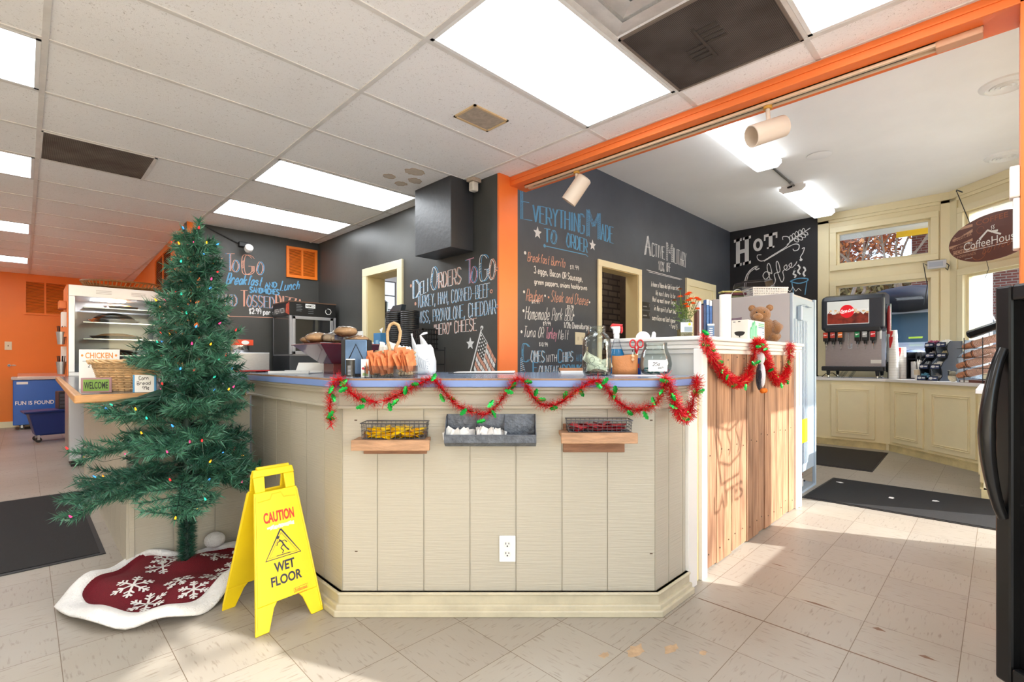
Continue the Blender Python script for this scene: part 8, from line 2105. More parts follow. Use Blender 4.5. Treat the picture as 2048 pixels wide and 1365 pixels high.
for s_ in (0, 1, 2):
    q.tube([bpt(2 * PI * k / 60, 1.0, 0.006 + 0.007 * math.sin(k * 0.9 + s_ * 2.1)) + Vector((0, 0, 0.006 + 0.008 * math.cos(k * 0.9 + s_ * 2.1))) for k in range(60)], 0.006, 6, closed=True)
q.build('braided_rim', M_WICK, bk, smooth='all')
for sg in (-1, 1):
    MB().tube([(A1 * sg * 1.02, -0.045, HH), (A1 * sg * 1.15, -0.03, HH + 0.012), (A1 * sg * 1.18, 0, HH + 0.014), (A1 * sg * 1.15, 0.03, HH + 0.012), (A1 * sg * 1.02, 0.045, HH)], 0.008, 8).build('handle', M_WICK, bk, smooth=True)
MB().lathe([(0, 0.001), (0.98, 0.001), (0.98, 0.005), (0, 0.005)], 30, sx=A0, sy=B0).build('base', M_WICK, bk)
wl = thing('welcome_sign', 'small green welcome plaque with mauve border on the worktop corner', 'sign', (0.262, 3.245, ZW2 + 0.002), VIEW + 0.42)
MB().box(-0.062, -0.005, 0, 0.062, 0.005, 0.076).build('frame', mat('mauve_frame', (160, 122, 128), 0.6), wl, bevel=0.002)
MB().box(-0.052, -0.0065, 0.009, 0.052, -0.005, 0.067).build('face', mat('moss_green_print', (112, 150, 66), 0.6, noise=(20, 0.2)), wl)
txt('WELCOME', 'lettering', M_BLACK, wl, (-0.048, -0.0068, 0.02), (1, 0, 0), (0, 0, 1), 0.096, 0.036, bold=0.02)
ch = thing('chicken_card', 'white card lettered chicken in orange, propped behind the wicker basket', 'card', (0.315, 3.74, ZW2), VIEW + 0.1)
MB().box(-0.11, -0.002, 0, 0.11, 0.002, 0.23).box(-0.11, 0.0, 0, 0.11, 0.05, 0.003).build('card', M_PAPER, ch)
txt('CHICKEN', 'lettering', mat('orange_marker', (234, 150, 70), 0.6), ch, (-0.075, -0.0024, 0.178), (1, 0, 0), (0, 0, 1), 0.15, 0.034, bold=0.015)
pm = Chalk(lambda x, z, l: (x, -0.0024 - l * 0.3, z)); pm.line([(-0.09, 0.161), (0.09, 0.163)], 0.003, 1); pm.write('2 pc $4.99', (-0.06, 0.125), (0.06, 0.128), 0.024, t=0.003, k=1); pm.dot((-0.092, 0.195), 0.007, 0); pm.dot((0.092, 0.195), 0.007, 0)
pm.build('handwriting', [mat('orange_marker', (234, 150, 70), 0.6), mat('grey_marker', (90, 90, 96), 0.6)], ch)
cb = thing('corn_bread_card', 'white corn bread price card with blue tape edges at the worktop edge', 'card', (0.447, 3.158, ZW2), VIEW)
MB().box(-0.056, -0.002, 0.0, 0.056, 0.002, 0.09).box(-0.056, 0.0, 0.0, 0.056, 0.03, 0.003).build('card', M_PAPER, cb)
MB().box(-0.06, -0.003, 0.0, -0.051, 0.003, 0.09).build('blue_tape', mat('blue_tape', (86, 156, 206), 0.6), cb); MB().box(0.051, -0.003, 0.0, 0.06, 0.003, 0.09).build('blue_tape', mat('blue_tape', (86, 156, 206), 0.6), cb)
pm = Chalk(lambda x, z, l: (x, -0.0022 - l * 0.3, z))
pm.write('Corn', (-0.028, 0.064), (0.022, 0.066), 0.019, t=0.0026); pm.write('Bread', (-0.038, 0.038), (0.034, 0.040), 0.019, t=0.0026); pm.write('99\u00a2', (-0.01, 0.012), (0.026, 0.014), 0.018, t=0.0026)
pm.build('handwriting', [mat('black_marker', (24, 24, 28), 0.5)], cb)
# baked goods trays on the worktop, half hidden by the tree
for i, (x, y, nm) in enumerate(((0.74, 3.33, 'foil tray of yellow corn bread on the side worktop behind the tree'), (0.72, 3.72, 'dark oval serving tray on the side worktop behind the tree'))):
    t = thing('serving_tray', nm, 'tray', (x, y, ZW2), VIEW)
    MB().lathe([(0.1, 0.0), (0.13, 0.03), (0.127, 0.03), (0.098, 0.004), (0, 0.004)], 28, sx=1.2, sy=0.7).build('tray', M_STEEL if not i else M_BLACK, t, smooth=True)
    m = MB().ball((0, 0, 0.012), (0.11, 0.062, 0.03), 22, 8); m.v = [(a, b, max(0.005, c_)) for a, b, c_ in m.v]
    m.build('food', mat('corn_bread_yellow', (226, 182, 90), 0.6, noise=(20, 0.2)) if not i else M_WHITEP, t, smooth='all')

# ---------------------------------------------------------------- back counter with the pizza warmer
bco = thing('back_counter', 'steel topped back counter along the black walls', 'counter', (2.2, 5.6, 0))
bb = MB().box(-0.8, -0.15, 0.0, 0.4, 0.42, 0.94).box(0.05, -2.2, 0.0, 0.4, -0.15, 0.94); bb.build('body', mat('grey_steel_body', (120, 122, 126), 0.45, 0.4), bco)
MB().box(-0.82, -0.17, 0.94, 0.405, 0.425, 0.98).box(0.03, -2.2, 0.94, 0.405, -0.17, 0.98).build('top', M_STEEL, bco, bevel=0.003)
sb_ = thing('steel_warmer', 'low brushed steel warmer with red base line on the back counter', 'warmer', (1.66, 5.68, 0.9805))
MB().box(-0.2, -0.16, 0.03, 0.2, 0.2, 0.215).build('body', M_STEEL, sb_, bevel=0.006)
MB().box(-0.2, -0.161, 0.018, 0.2, -0.15, 0.03).build('red_line', mat('red_line', (190, 40, 40), 0.4), sb_)
for x in (-0.18, 0.18): MB().box(x - 0.015, -0.14, 0, x + 0.015, 0.18, 0.03).build('foot', M_BLACK, sb_)
t = thing('steel_pot', 'shallow steel pot standing on the steel warmer', 'pot', (1.62, 5.7, 1.1965))
MB().lathe([(0.085, 0.0), (0.09, 0.01), (0.09, 0.075), (0.086, 0.075), (0.08, 0.005), (0, 0.005)], 28).build('pot', M_CHROME, t, smooth=True)
t = thing('food_carton', 'orange-red food carton lying on the steel pot', 'carton', (1.62, 5.7, 1.272), 0.05)
MB().box(-0.11, -0.07, 0, 0.11, 0.07, 0.06).build('carton', mat('orange_red_print', (226, 74, 36), 0.45), t, bevel=0.002)
MB().add([(0.03 + 0.038 * math.cos(a), -0.0706, 0.03 + 0.022 * math.sin(a)) for a in (k * PI / 10 for k in range(20))], [tuple(range(20))]).build('white_oval', M_PAPER, t)
t = thing('wall_notice', 'small white sheet taped to the black back wall', 'paper', (1.58, 6.03, 1.23))
MB().box(-0.045, -0.002, 0, 0.05, -0.0005, 0.165).build('sheet', M_PAPER, t)
pw = thing('pizza_warmer', 'black glass pizza warmer cabinet with lettered top band on the back counter', 'warmer', (2.04, 5.45, 0.9805))
M_ALU = mat('brushed_aluminium', (190, 190, 196), 0.35, 0.7)
W3, D3 = 0.52, 0.5
MB().box(0, 0, 0, W3, D3, 0.19).build('stand', mat('dark_steel_stand', (76, 78, 82), 0.4, 0.5), pw, bevel=0.004)
hb = MB().box(0, 0, 0.62, W3, D3, 0.775).build('header', M_BLACK, pw, bevel=0.002)
MB().box(-0.003, -0.003, 0.772, W3 + 0.003, D3, 0.785).build('top_trim', mat('brown_top_trim', (96, 70, 54), 0.5), pw)
fm = MB()
for x0, y0 in ((0, 0), (W3 - 0.025, 0), (0, D3 - 0.025), (W3 - 0.025, D3 - 0.025)): fm.box(x0, y0, 0.19, x0 + 0.025, y0 + 0.025, 0.63)
fm.box(0, 0, 0.185, W3, D3, 0.2); fm.build('frame', M_ALU, pw)
dr2 = MB()
for q in ((0.025, 0.2, W3 - 0.04, 0.235), (0.025, 0.585, W3 - 0.04, 0.62), (0.025, 0.2, 0.055, 0.62), (W3 - 0.075, 0.2, W3 - 0.04, 0.62)): dr2.box(q[0], -0.022, q[1], q[2], -0.002, q[3])
dd = dr2.build('door', M_ALU, pw, bevel=0.003)
MB().box(0.05, -0.014, 0.23, W3 - 0.07, -0.010, 0.59).build('door_glass', mat('smoked_glass', (40, 40, 42), 0.06, coat=0.4), dd)
MB().box(0.0, 0.025, 0.2, 0.004, D3 - 0.025, 0.62).build('side_glass', mat('smoked_side_glass', (66, 66, 66), 0.06, coat=0.4), pw)
for z in (0.32, 0.44): MB().tube([(0.07, -0.0105, z), (W3 - 0.09, -0.0105, z)], 0.003, 6).build('rack_bar', mat('brass_bar', (150, 130, 96), 0.4, 0.6), dd)
MB().box(0.17, -0.0025, 0.715, 0.28, -0.0005, 0.76).build('name_plate', M_WHITEP, hb, bevel=0.002)
txt('NEMCO', 'lettering_plate', M_BLACK, hb, (0.18, -0.0027, 0.726), (1, 0, 0), (0, 0, 1), 0.09, 0.024, bold=0.03)
pm = Chalk(lambda x, z, l: (x, -0.0006 - l, z))
pm.line([(0.43 + 0.032 * math.cos(a * PI / 10), 0.69 + 0.032 * math.sin(a * PI / 10)) for a in range(-12, 7)], 0.006, 0, True)
for i in range(5): pm.line([(0.07, 0.745 - i * 0.017), (0.125 + 0.01 * (i % 2), 0.745 - i * 0.017)], 0.005, 1)
for i in range(3): pm.line([(0.2, 0.7 - i * 0.022), (0.26, 0.7 - i * 0.022)], 0.004, 1)
pm.build('control_print', [M_PAPER, M_GREY], hb)
txt('FRESH PIZZA', 'lettering_side', M_PAPER, hb, (-0.0015, 0.44, 0.66), (0, -1, 0), (0, 0, 1), 0.30, 0.055)
q = MB()
q.add([(-0.0012, 0.01, 0.63), (-0.0012, 0.115, 0.66), (-0.0012, 0.10, 0.75), (-0.0012, 0.01, 0.772)], [(0, 1, 2, 3)]); q.build('pizza_print', mat('pizza_print', (200, 86, 60), 0.5, noise=(40, 0.6)), hb)
scm = thing('security_camera', 'small black and white security camera on the black back wall', 'camera', (1.755, 6.03, 2.385))
MB().box(-0.06, -0.05, 0.0, 0.055, 0, 0.055).build('bracket', M_BLACK, scm, bevel=0.006)
MB().lathe([(0.0, 0.0), (0.042, 0.004), (0.045, 0.04), (0.03, 0.075), (0, 0.08)], 20, T=Matrix.Translation((0.015, -0.11, -0.03)) @ Matrix.Rotation(-PI / 2 - 0.4, 4, 'X') @ Matrix.Translation((0, 0, -0.04))).build('body', M_WHITEP, scm, smooth=True)
MB().ball((0.02, -0.115, -0.025), 0.028, 14, 8).build('lens', M_BLACK, scm, smooth='all')
MB().tube([(-0.05, -0.02, 0.03), (-0.2, -0.012, 0.09), (-0.42, -0.01, 0.185)], 0.006, 6).build('cable', M_BLACK, scm, smooth=True)

# black wire stand and stacked black containers before the deli opening
ws = thing('wire_stand', 'black wire stand under the pass-through opening', 'rack', (2.40, 3.8, 0.9805), 0.0)
q = MB()
for x, y in ((-0.13, -0.45), (0.14, -0.45), (-0.13, 0.62), (0.14, 0.62)): q.tube([(x, y, 0), (x, y, 0.245)], 0.006, 6)
for z in (0.1, 0.22):
    q.tube([(-0.13, -0.45, z), (0.14, -0.45, z), (0.14, 0.62, z), (-0.13, 0.62, z)], 0.006, 6, closed=True)
    for k in range(12): q.tube([(-0.13, -0.4 + k * 0.09, z), (0.14, -0.4 + k * 0.09, z)], 0.003, 5)
q.build('frame', M_BLACKM, ws)
MB().box(-0.12, -0.44, 0.222, 0.13, 0.61, 0.226).build('top_sheet', M_BLACKM, ws)
for i, (y, r, hh) in enumerate(((3.93, 0.092, 0.35), (3.70, 0.088, 0.345))):
    t = thing('container_stack', ('left', 'right')[i] + ' tall stack of black deli containers under the opening', 'containers', (2.42, y, 1.207), 0.0, 'black container stacks')
    MB().lathe([(r * 0.86, 0.0), (r * 0.97, hh), (r * 0.9, hh), (0, hh - 0.005)], 28).build('containers', mat('black_pp', (20, 20, 22), 0.35), t, smooth=True)
    q = MB()
    for k in range(18): q.lathe([(r * (0.9 + 0.004 * k), hh * (0.06 + k * 0.052)), (r * (0.93 + 0.004 * k), hh * (0.075 + k * 0.052)), (r * (0.9 + 0.004 * k), hh * (0.085 + k * 0.052))], 24)
    q.build('rims', mat('black_pp_rim', (34, 34, 37), 0.35), t, smooth=True)
t = thing('takeout_cover', 'clear-black lid leaning on top of the left container stack', 'lid', (2.40, 3.83, 1.56), 0.0)
MB().ext([(-0.1, 0), (0.1, 0), (0.12, 0.06), (-0.03, 0.055)], (0, 0.09, 0.0), (0, -1, 0), (0, 0, 1), -0.05).build('lid', mat('dark_clear_lid', (60, 66, 72), 0.15), t, bevel=0.004)
t = thing('tissue_carton', 'blue upright tissue carton left of the black container stacks', 'carton', (2.295, 3.99, 1.207), 0.0)
MB().box(-0.035, -0.06, 0, 0.035, 0.06, 0.155).build('carton', mat('mid_blue_print', (70, 134, 186), 0.5), t, bevel=0.002)
MB().box(-0.036, -0.03, 0.02, -0.0352, 0.02, 0.09).build('pale_print', mat('pale_blue_print', (150, 196, 222), 0.5), t)
MB().add([(-0.01, -0.04, 0.155), (0.02, 0.02, 0.155), (0.0, -0.05, 0.205), (-0.02, -0.02, 0.185)], [(0, 1, 2), (0, 2, 3), (1, 2, 3)]).build('tissue', M_PAPER, t)
t = thing('tape_dispenser', 'white tape dispenser beside the blue tissue carton', 'tape dispenser', (2.31, 4.12, 1.207), 0.0)
MB().ext([(-0.06, 0), (0.07, 0), (0.06, 0.03), (0.0, 0.075), (-0.03, 0.06)], (-0.02, 0, 0), (0, -1, 0), (0, 0, 1), -0.04).build('body', M_WHITEP, t, bevel=0.004)
MB().lathe([(0.0, -0.022), (0.022, -0.022), (0.022, 0.022), (0, 0.022)], 18, T=Matrix.Translation((0, 0.01, 0.045)) @ Matrix.Rotation(PI / 2, 4, 'Y')).build('reel', M_BLACK, t, smooth=True)
t = thing('cola_board', 'white board with a red cola bottle picture below the opening', 'board', (2.28, 4.55, 0.9805), 0.0)
MB().box(0.05, -0.16, 0.0, 0.06, 0.12, 0.42).build('board', M_PAPER, t)
bo = [(0.028, 0.02), (0.03, 0.06), (0.027, 0.1), (0.03, 0.16), (0.026, 0.22), (0.012, 0.29), (0.01, 0.34), (0.012, 0.36)]
o = MB().add([(0.0485, 0.0 - x, z + 0.03) for x, z in bo] + [(0.0485, x, z + 0.03) for x, z in bo[::-1]], [tuple(range(16))]).build('bottle_picture', mat('bottle_red', (222, 24, 40), 0.4), t)
s2 = Chalk(lambda y, z, l: (0.0475 - l * 0.3, y, z), flip=True); s2.write('Coca', (0.022, 0.168), (-0.022, 0.17), 0.03, t=0.005, slant=0.2); s2.build('script_logo', [M_WHITEP], o)
t = thing('black_crate', 'black lattice plastic crate on the back counter behind the carrier bag', 'crate', (2.42, 3.47, 1.207), 0.0)
q = MB()
for k in range(6): q.box(-0.08, -0.075 + k * 0.027, 0, -0.076, -0.065 + k * 0.027, 0.17)
for z in (0, 0.04, 0.08, 0.12, 0.16): q.box(-0.08, -0.08, z, -0.075, 0.08, z + 0.012); q.box(-0.08, -0.08, z, 0.08, -0.075, z + 0.012)
for k in range(6): q.box(-0.075 + k * 0.027, -0.08, 0, -0.065 + k * 0.027, -0.076, 0.17)
q.box(-0.08, -0.08, 0, 0.08, 0.08, 0.006); q.build('crate', M_BLACK, t)
# small black signs beside the second opening
for i, z in enumerate((1.745, 1.635)):
    t = thing('wall_plaque', ('upper', 'lower')[i] + ' small black plaque right of the brick-backed opening', 'sign', (5.43, 3.1, z), 0.0)
    MB().box(-0.10, -0.008, 0, 0.10, 0, 0.09).build('plaque', M_BLACK, t, bevel=0.003)
    s2 = Chalk(lambda x, z_, l: (x, -0.009 - l * 0.3, z_)); s2.line([(-0.07, 0.03), (0.02, 0.032)], 0.012, 0); s2.line([(0.075, 0.03), (0.08, 0.06), (0.07, 0.075)], 0.006, 0, True); s2.build('white_print', [M_GREY], t)
t = thing('switch_plate', 'ivory double outlet plate on the menu wall left of the tip jar', 'outlet', (4.10, 3.1, 1.275), 0.0)
MB().box(-0.085, -0.007, 0, 0.085, 0, 0.13).build('cover_plate', M_IVORY, t, bevel=0.004)
for x in (-0.035, 0.035): MB().box(x - 0.012, -0.0085, 0.045, x + 0.012, -0.007, 0.085).build('socket', mat('ivory_socket', (206, 194, 166), 0.4), t)

# ---------------------------------------------------------------- what shows through the two openings
wk_ = wall('wall_kitchen', (2.82, 9.0), (8.1, 9.0), 0, ZW, 0.1, mat('white_kitchen_wall', (226, 230, 236), 0.5), side=-1)
kb_ = wall('wall_brick', (4.3, 4.0), (6.27, 4.0), 0, ZW, 0.15, brick_mat('painted_brown_brick', (152, 128, 106), (120, 98, 80), (92, 74, 62), 0.24, 0.085, 0.012), side=-1)
tag(MB().box(6.27, 3.88, 0, 6.36, 4.15, ZW).build('pillar_wood', mat('dark_wood_post', (84, 64, 48), 0.6, noise=(8, 0.25))), kind='structure')
tag(MB().box(6.36, 3.86, 0, 6.95, 4.15, ZW).build('wall_kitchen_jamb', mat('tan_jamb', (178, 156, 116), 0.55)), kind='structure')
lt_ = thing('added_kitchen_light', 'unseen ceiling light added to brighten the kitchen beyond the pass-through', 'light', (3.7, 6.6, ZW))  # unseen lamp put in to light the kitchen
MB().box(-0.3, -0.6, -0.05, 0.3, 0.6, -0.002).build('lens', lamp_mat('added_kitchen_lamp', (255, 252, 246), 16), lt_)
lt_ = thing('added_kitchen_light', 'unseen ceiling light added to brighten the passage behind the brick-backed opening', 'light', (4.95, 3.62, ZW))  # second unseen lamp, added to brighten the brick in the passage
MB().box(-0.5, -0.12, -0.05, 0.5, 0.12, -0.002).build('lens', MATS['added_kitchen_lamp'], lt_)
hw_ = thing('kitchen_window', 'bright glass block window high on the kitchen wall', 'window', (4.6, 8.98, 2.15))
q = MB().box(-0.9, -0.02, 0, 0.9, 0.015, 0.6).build('panes', lamp_mat('daylit_blocks', (225, 236, 250), 1.3), hw_)
q = MB()
for k in range(7): q.box(-0.9 + k * 0.3 - 0.012, -0.03, 0, -0.9 + k * 0.3 + 0.012, -0.02, 0.6)
for k in range(3): q.box(-0.9, -0.03, k * 0.29, 0.9, -0.02, k * 0.29 + 0.024)
q.build('glazing_bars', M_GREY, hw_)
sh_ = thing('kitchen_shelf', 'white kitchen shelf unit seen through the pass-through', 'shelf', (3.75, 6.6, 0), 0.0)
MB().box(-0.5, -0.3, 0.0, 0.8, 0.3, 1.72).build('cabinet', mat('blue_white_cabinet', (206, 214, 226), 0.35), sh_, bevel=0.006)
pt2 = thing('cooking_pot', 'big dark polished pot standing on the kitchen shelf', 'pot', (3.62, 6.55, 1.7205))
MB().lathe([(0.20, 0.0), (0.235, 0.03), (0.24, 0.25), (0.228, 0.25), (0.22, 0.03), (0, 0.03)], 36).build('pot', mat('dark_polished_metal', (40, 40, 44), 0.15, 0.7), pt2, smooth=True)
MB().lathe([(0.245, 0.25), (0.2, 0.285), (0.04, 0.30), (0, 0.30)], 32).build('lid', mat('pot_lid', (150, 152, 158), 0.25, 0.8), pt2, smooth=True)

# ---------------------------------------------------------------- outside: pavement, street, cars, trees, houses
tag(MB().box(-8, -14, -0.22, 14.5, 11.6, -0.12).build('pavement', mat('pale_concrete', (226, 223, 218), 0.85, noise=(3, 0.08)))  , kind='structure')
tag(MB().box(8.4, -14, -0.12, 40, 30, 0.1).build('road', mat('asphalt', (120, 120, 122), 0.9, noise=(12, 0.15))), kind='structure')
# awning over the street windows: keeps the high sun off them
aw = thing('awning', 'cream awning with yellow valance over the shop windows', 'awning', (5.0, -0.9, 2.2))
def awn(p0, p1, zw, zo, d, nm, m):
    """sloping cloth from the wall line p0-p1 at height zw out to d at height zo"""
    p0 = Vector(p0); p1 = Vector(p1); u = (p1 - p0).normalized(); n = Vector((u.y, -u.x)) * d
    a, b, c_, e = (*p0, zw), (*p1, zw), (*(p1 + n), zo), (*(p0 + n), zo)
    q = MB().add([a, b, c_, e], [(0, 1, 2, 3)]); return local(q.build(nm, m, aw, solid=0.01), aw)
M_AWN = mat('cream_awning_cloth', (234, 228, 216), 0.8); M_AWNY = mat('yellow_awning_edge', (236, 190, 40), 0.7)
awn((2.6, -0.66), (7.0, -0.66), 2.5, 2.2, 0.72, 'cloth', M_AWN)
q = MB().box(2.6, -1.40, 2.17, 7.0, -1.37, 2.22); local(q.build('valance', M_AWNY, aw), aw)
aw2 = thing('awning', 'cream awning edge seen through the top of the bay transom', 'awning', (8.7, 1.1, 2.9))
q = MB().hexa([(8.26, -0.3, 3.25), (9.4, -0.3, 3.06), (9.4, 2.4, 3.06), (8.26, 2.4, 3.25)], [(8.26, -0.3, 3.28), (9.4, -0.3, 3.09), (9.4, 2.4, 3.09), (8.26, 2.4, 3.28)]); local(q.build('cloth', M_AWN, aw2), aw2)
q = MB().box(9.38, 0.6, 2.98, 9.42, 1.12, 3.08); local(q.build('yellow_edge', M_AWNY, aw2), aw2)

# cup-shaped window sign; only its shadow on the planks is seen
M_NEON = mat('neon_sign_tube', (230, 120, 60), 0.3)
ns = thing('window_cup_sign', 'cup shaped latte sign hanging in the street window, seen by its shadow on the planks', 'sign', (3.55, -0.43, 1.28))
q = MB(); r_ = 0.009
q.tube([(-0.25, 0, 0.47), (0.25, 0, 0.49), (0.14, 0, 0.03), (-0.12, 0, 0.01)], r_, 6, closed=True)
for k in range(3): q.tube([(-0.14 + k * 0.13 + 0.028 * math.sin(j * 1.1), 0, 0.16 + j * 0.032) for j in range(9)], r_ * 0.8, 6)
q.tube([(-0.21, 0, 0.34), (0.0, 0, 0.30), (0.21, 0, 0.36)], r_ * 0.8, 6); q.tube([(-0.16, 0, 0.14), (0.0, 0, 0.10), (0.16, 0, 0.15)], r_ * 0.8, 6)
q.build('cup_outline', M_NEON, ns)
# the lettering reads from the shop side
def Fneon(x, z, l): return (x, -l, z)
tbm = MB()
ws_ = [GLYPH[c_] for c_ in 'LATTES']; xk = 0.062
for i, gl in enumerate(ws_):
    for st_ in gl.split('|'):
        sm_ = st_[0] == '~'; pp_ = [(int(a[0]) / 6, (int(a[1]) - 2) / 7) for a in st_.strip('~').split()]
        if sm_: pp_ = smooth_pts(pp_, 4)
        tbm.tube([(-0.21 + i * 0.072 + a * 0.055, 0, -0.13 + b * 0.085 + i * 0.004) for a, b in pp_], 0.008, 5)
tbm.build('lettering_lattes', M_NEON, ns)
q = MB()
for x in (-0.2, 0.2): q.tube([(x, 0, 0.48), (x, 0, 1.0)], 0.003, 5)
q.tube([(-0.05, 0, 0.02), (-0.06, 0, -0.13)], 0.006, 5); q.build('hanger', M_BLACK, ns)

# parked car with a roof bag
car = thing('parked_car', 'silver car with black roof bag parked outside the bay window', 'car', (10.3, 1.72, 0.32), -0.22)
M_CARP = mat('silver_grey_paint', (164, 162, 166), 0.3, 0.15, coat=0.4); M_CARG = mat('car_glass', (70, 84, 88), 0.2, spec=0.3)
# local x away from the shop (the car's length), y across; nose towards the shop
bodyp = [(0.0, 0.35), (-0.05, 0.55), (0.0, 0.82), (0.12, 0.98), (1.05, 1.12), (1.25, 1.14), (4.3, 1.16), (4.35, 0.4), (4.0, 0.3), (0.2, 0.3)]
MB().ext(bodyp, (0, 0.92, 0), (1, 0, 0), (0, 0, 1), 1.84).build('body', M_CARP, car, bevel=0.09, seg=4)
gh = MB().hexa([(1.05, -0.86, 1.12), (4.25, -0.86, 1.14), (4.25, 0.86, 1.14), (1.05, 0.86, 1.12)], [(1.85, -0.70, 1.72), (4.0, -0.70, 1.74), (4.0, 0.70, 1.74), (1.85, 0.70, 1.72)])
gh.build('cabin_glass', M_CARG, car)
q = MB()
for sg in (-1, 1):
    q.tube([(1.02, 0.87 * sg, 1.1), (1.85, 0.70 * sg, 1.73), (4.0, 0.70 * sg, 1.75), (4.3, 0.87 * sg, 1.14)], 0.05, 8)
    q.tube([(2.6, 0.86 * sg, 1.13), (2.65, 0.70 * sg, 1.74)], 0.04, 6)
q.tube([(1.85, -0.70, 1.73), (1.85, 0.70, 1.73)], 0.04, 8); q.build('pillars', M_CARP, car, smooth=True)
MB().box(1.85, -0.70, 1.72, 4.0, 0.70, 1.78).build('roof', M_CARP, car, bevel=0.03)
MB().ball((2.5, -0.02, 1.98), (1.3, 0.80, 0.30), 28, 12).build('roof_bag', mat('black_bag_fabric', (26, 24, 30), 0.7), car, smooth='all')
txt('CARGO', 'bag_lettering', M_WHITEP, car, (1.42, 0.36, 1.9), (0, -1, 0), (0, 0, 1), 0.55, 0.1, bold=0.02)
for sg in (-1, 1):
    MB().ball((0.12, 0.72 * sg, 0.86), (0.16, 0.18, 0.12), 18, 10).build('headlight', mat('headlight_clear', (206, 206, 206), 0.08, 0.4, noise=(9, 0.4)), car, smooth='all')
    for x in (0.75, 3.5): MB().lathe([(0.0, -0.1), (0.3, -0.1), (0.33, -0.06), (0.33, 0.06), (0.3, 0.1), (0, 0.1)], 24, T=Matrix.Translation((x, 0.84 * sg, 0.33)) @ Matrix.Rotation(PI / 2, 4, 'X')).build('wheel', M_BLACK, car, smooth=True)
MB().box(-0.04, -0.5, 0.55, 0.02, 0.5, 0.8).build('grille', M_BLACKM, car)
MB().box(1.14, -0.5, 1.16, 1.16, -0.30, 1.22).build('inspection_sticker', mat('lime_sticker', (206, 226, 60), 0.5), car)
# trees, hedge, houses, wires
M_BARK = mat('brown_bark', (150, 124, 104), 0.85, noise=(9, 0.25)); M_LEAFO = mat('autumn_leaves', (232, 150, 90), 0.7, island=0.4); M_LEAFB = mat('brown_green_leaves', (170, 140, 84), 0.8, island=0.5)
def bare_tree(loc, h_, seed, nl, label, m):
    r = random.Random(seed); t = thing('street_tree', label, 'tree', loc)
    w = MB(); lv = MB(); tips_ = []
    def grow(p, d, L, rad, lev):
        e = p + d * L; mid_ = (p + e) / 2 + Vector((r.uniform(-1, 1), r.uniform(-1, 1), r.uniform(-1, 1))) * L * 0.08
        w.tube([p, mid_, e], [rad, rad * 0.85, rad * 0.7], 6 if lev < 2 else 4)
        if lev >= 3: tips_.append(e); tips_.append(mid_)
        if lev < 5:
            for k in range(3 if lev < 4 else 2):
                nd = (d + Vector((r.uniform(-1, 1), r.uniform(-1, 1), r.uniform(-0.4, 0.7))) * 0.75).normalized()
                grow(e, nd, L * r.uniform(0.62, 0.85), rad * 0.62, lev + 1)
    grow(Vector((0, 0, 0)), Vector((0, 0, 1)), h_ * 0.22, h_ * 0.011, 0)
    for i in range(nl):
        c_ = tips_[r.randrange(len(tips_))] + Vector((r.uniform(-1, 1), r.uniform(-1, 1), r.uniform(-1, 1))) * 0.25
        a = Vector((r.uniform(-1, 1), r.uniform(-1, 1), r.uniform(-1, 1))).normalized() * 0.075; b = a.orthogonal().normalized() * 0.05
        lv.add([c_ - a, c_ + b, c_ + a, c_ - b], [(0, 1, 2, 3)])
    w.build('trunk_and_branches', M_BARK, t); lv.build('leaves', m, t)
bare_tree((15.6, 2.9, 0.1), 8.0, 3, 3600, 'autumn tree with orange leaves beyond the parked car, left in the window', M_LEAFO)
bare_tree((16.2, 1.9, 0.1), 8.5, 9, 3600, 'autumn tree with orange leaves beyond the parked car, right in the window', M_LEAFO)
hd = thing('hedge', 'brown-green leafy hedge bank across the street', 'hedge', (21, 4.5, 0.1))
q = MB(); r = random.Random(4)
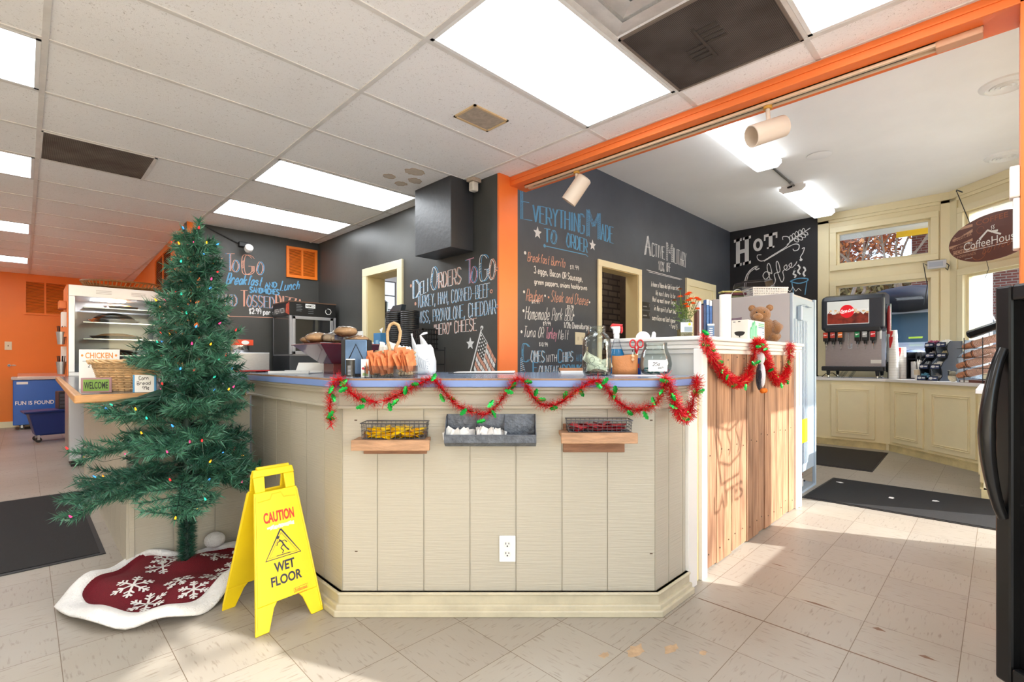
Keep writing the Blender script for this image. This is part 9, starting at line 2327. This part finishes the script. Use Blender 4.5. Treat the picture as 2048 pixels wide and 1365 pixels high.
for i in range(16000):
    p = Vector((r.uniform(-1.2, 1.2), r.uniform(-2.4, 7), r.random() ** 0.7 * 3.9)); a = Vector((r.uniform(-1, 1), r.uniform(-1, 1), r.uniform(-1, 1))).normalized() * 0.11; b = a.orthogonal().normalized() * 0.07
    q.add([p - a, p + b, p + a, p - b], [(0, 1, 2, 3)])
q.build('foliage', M_LEAFB, hd)
M_BRK = brick_mat('red_brown_brick', (128, 66, 50), (108, 54, 42), (150, 132, 118))
bh_ = thing('brick_house', 'red-brown brick house with white windows across the street', 'house', (20.0, -4.5, 0.1))
MB().box(-3, -5.0, 0, 3, 6.2, 6.0).build('wall', M_BRK, bh_)
MB().box(-3.3, -5.2, 6.0, 3.3, 6.5, 6.3).build('roof', mat('dark_shingles', (70, 66, 66), 0.9), bh_)
for y in (-3.5, -1.0, 1.4, 3.6, 5.2):
    for z in (1.2, 3.9):
        wd_ = MB().box(-3.06, y - 0.5, z, -3.0, y + 0.5, z + 1.5).build('window_frame', M_WHITEP, bh_); MB().box(-3.08, y - 0.4, z + 0.1, -3.06, y + 0.4, z + 1.4).build('pane', M_CARG, wd_)
bh2 = thing('brick_chimney_house', 'distant brick house showing through the transom trees', 'house', (30, 5.2, 0.1))
MB().box(-2, -2, 0, 2, 3, 5.5).box(-1.4, 0.6, 5.5, -0.2, 2.0, 8.2).build('wall', M_BRK, bh2)
pl_ = thing('porch_column', 'white porch column standing just outside the angled bay window', 'column', (9.0, 0.22, -0.12))
MB().cyl((0, 0, 0), 0.15, 3.4, 24).build('shaft', M_WHITEP, pl_, smooth=True); MB().box(-0.19, -0.19, 0, 0.19, 0.19, 0.15).build('foot', M_WHITEP, pl_)
wr_ = thing('utility_wires', 'three black utility wires crossing the sky outside', 'wires', (14, 0, 4.6))
for k, (z0, z1) in enumerate(((0.2, 0.75), (0.55, 1.15), (-0.15, 0.3))): local(MB().tube([(14, 12, 4.6 + z0), (14.4, 4, 4.55 + (z0 * 0.65 + z1 * 0.35)), (14.2, -12, 4.6 + z1)], 0.022, 5).build('wire', M_BLACK, wr_), wr_)
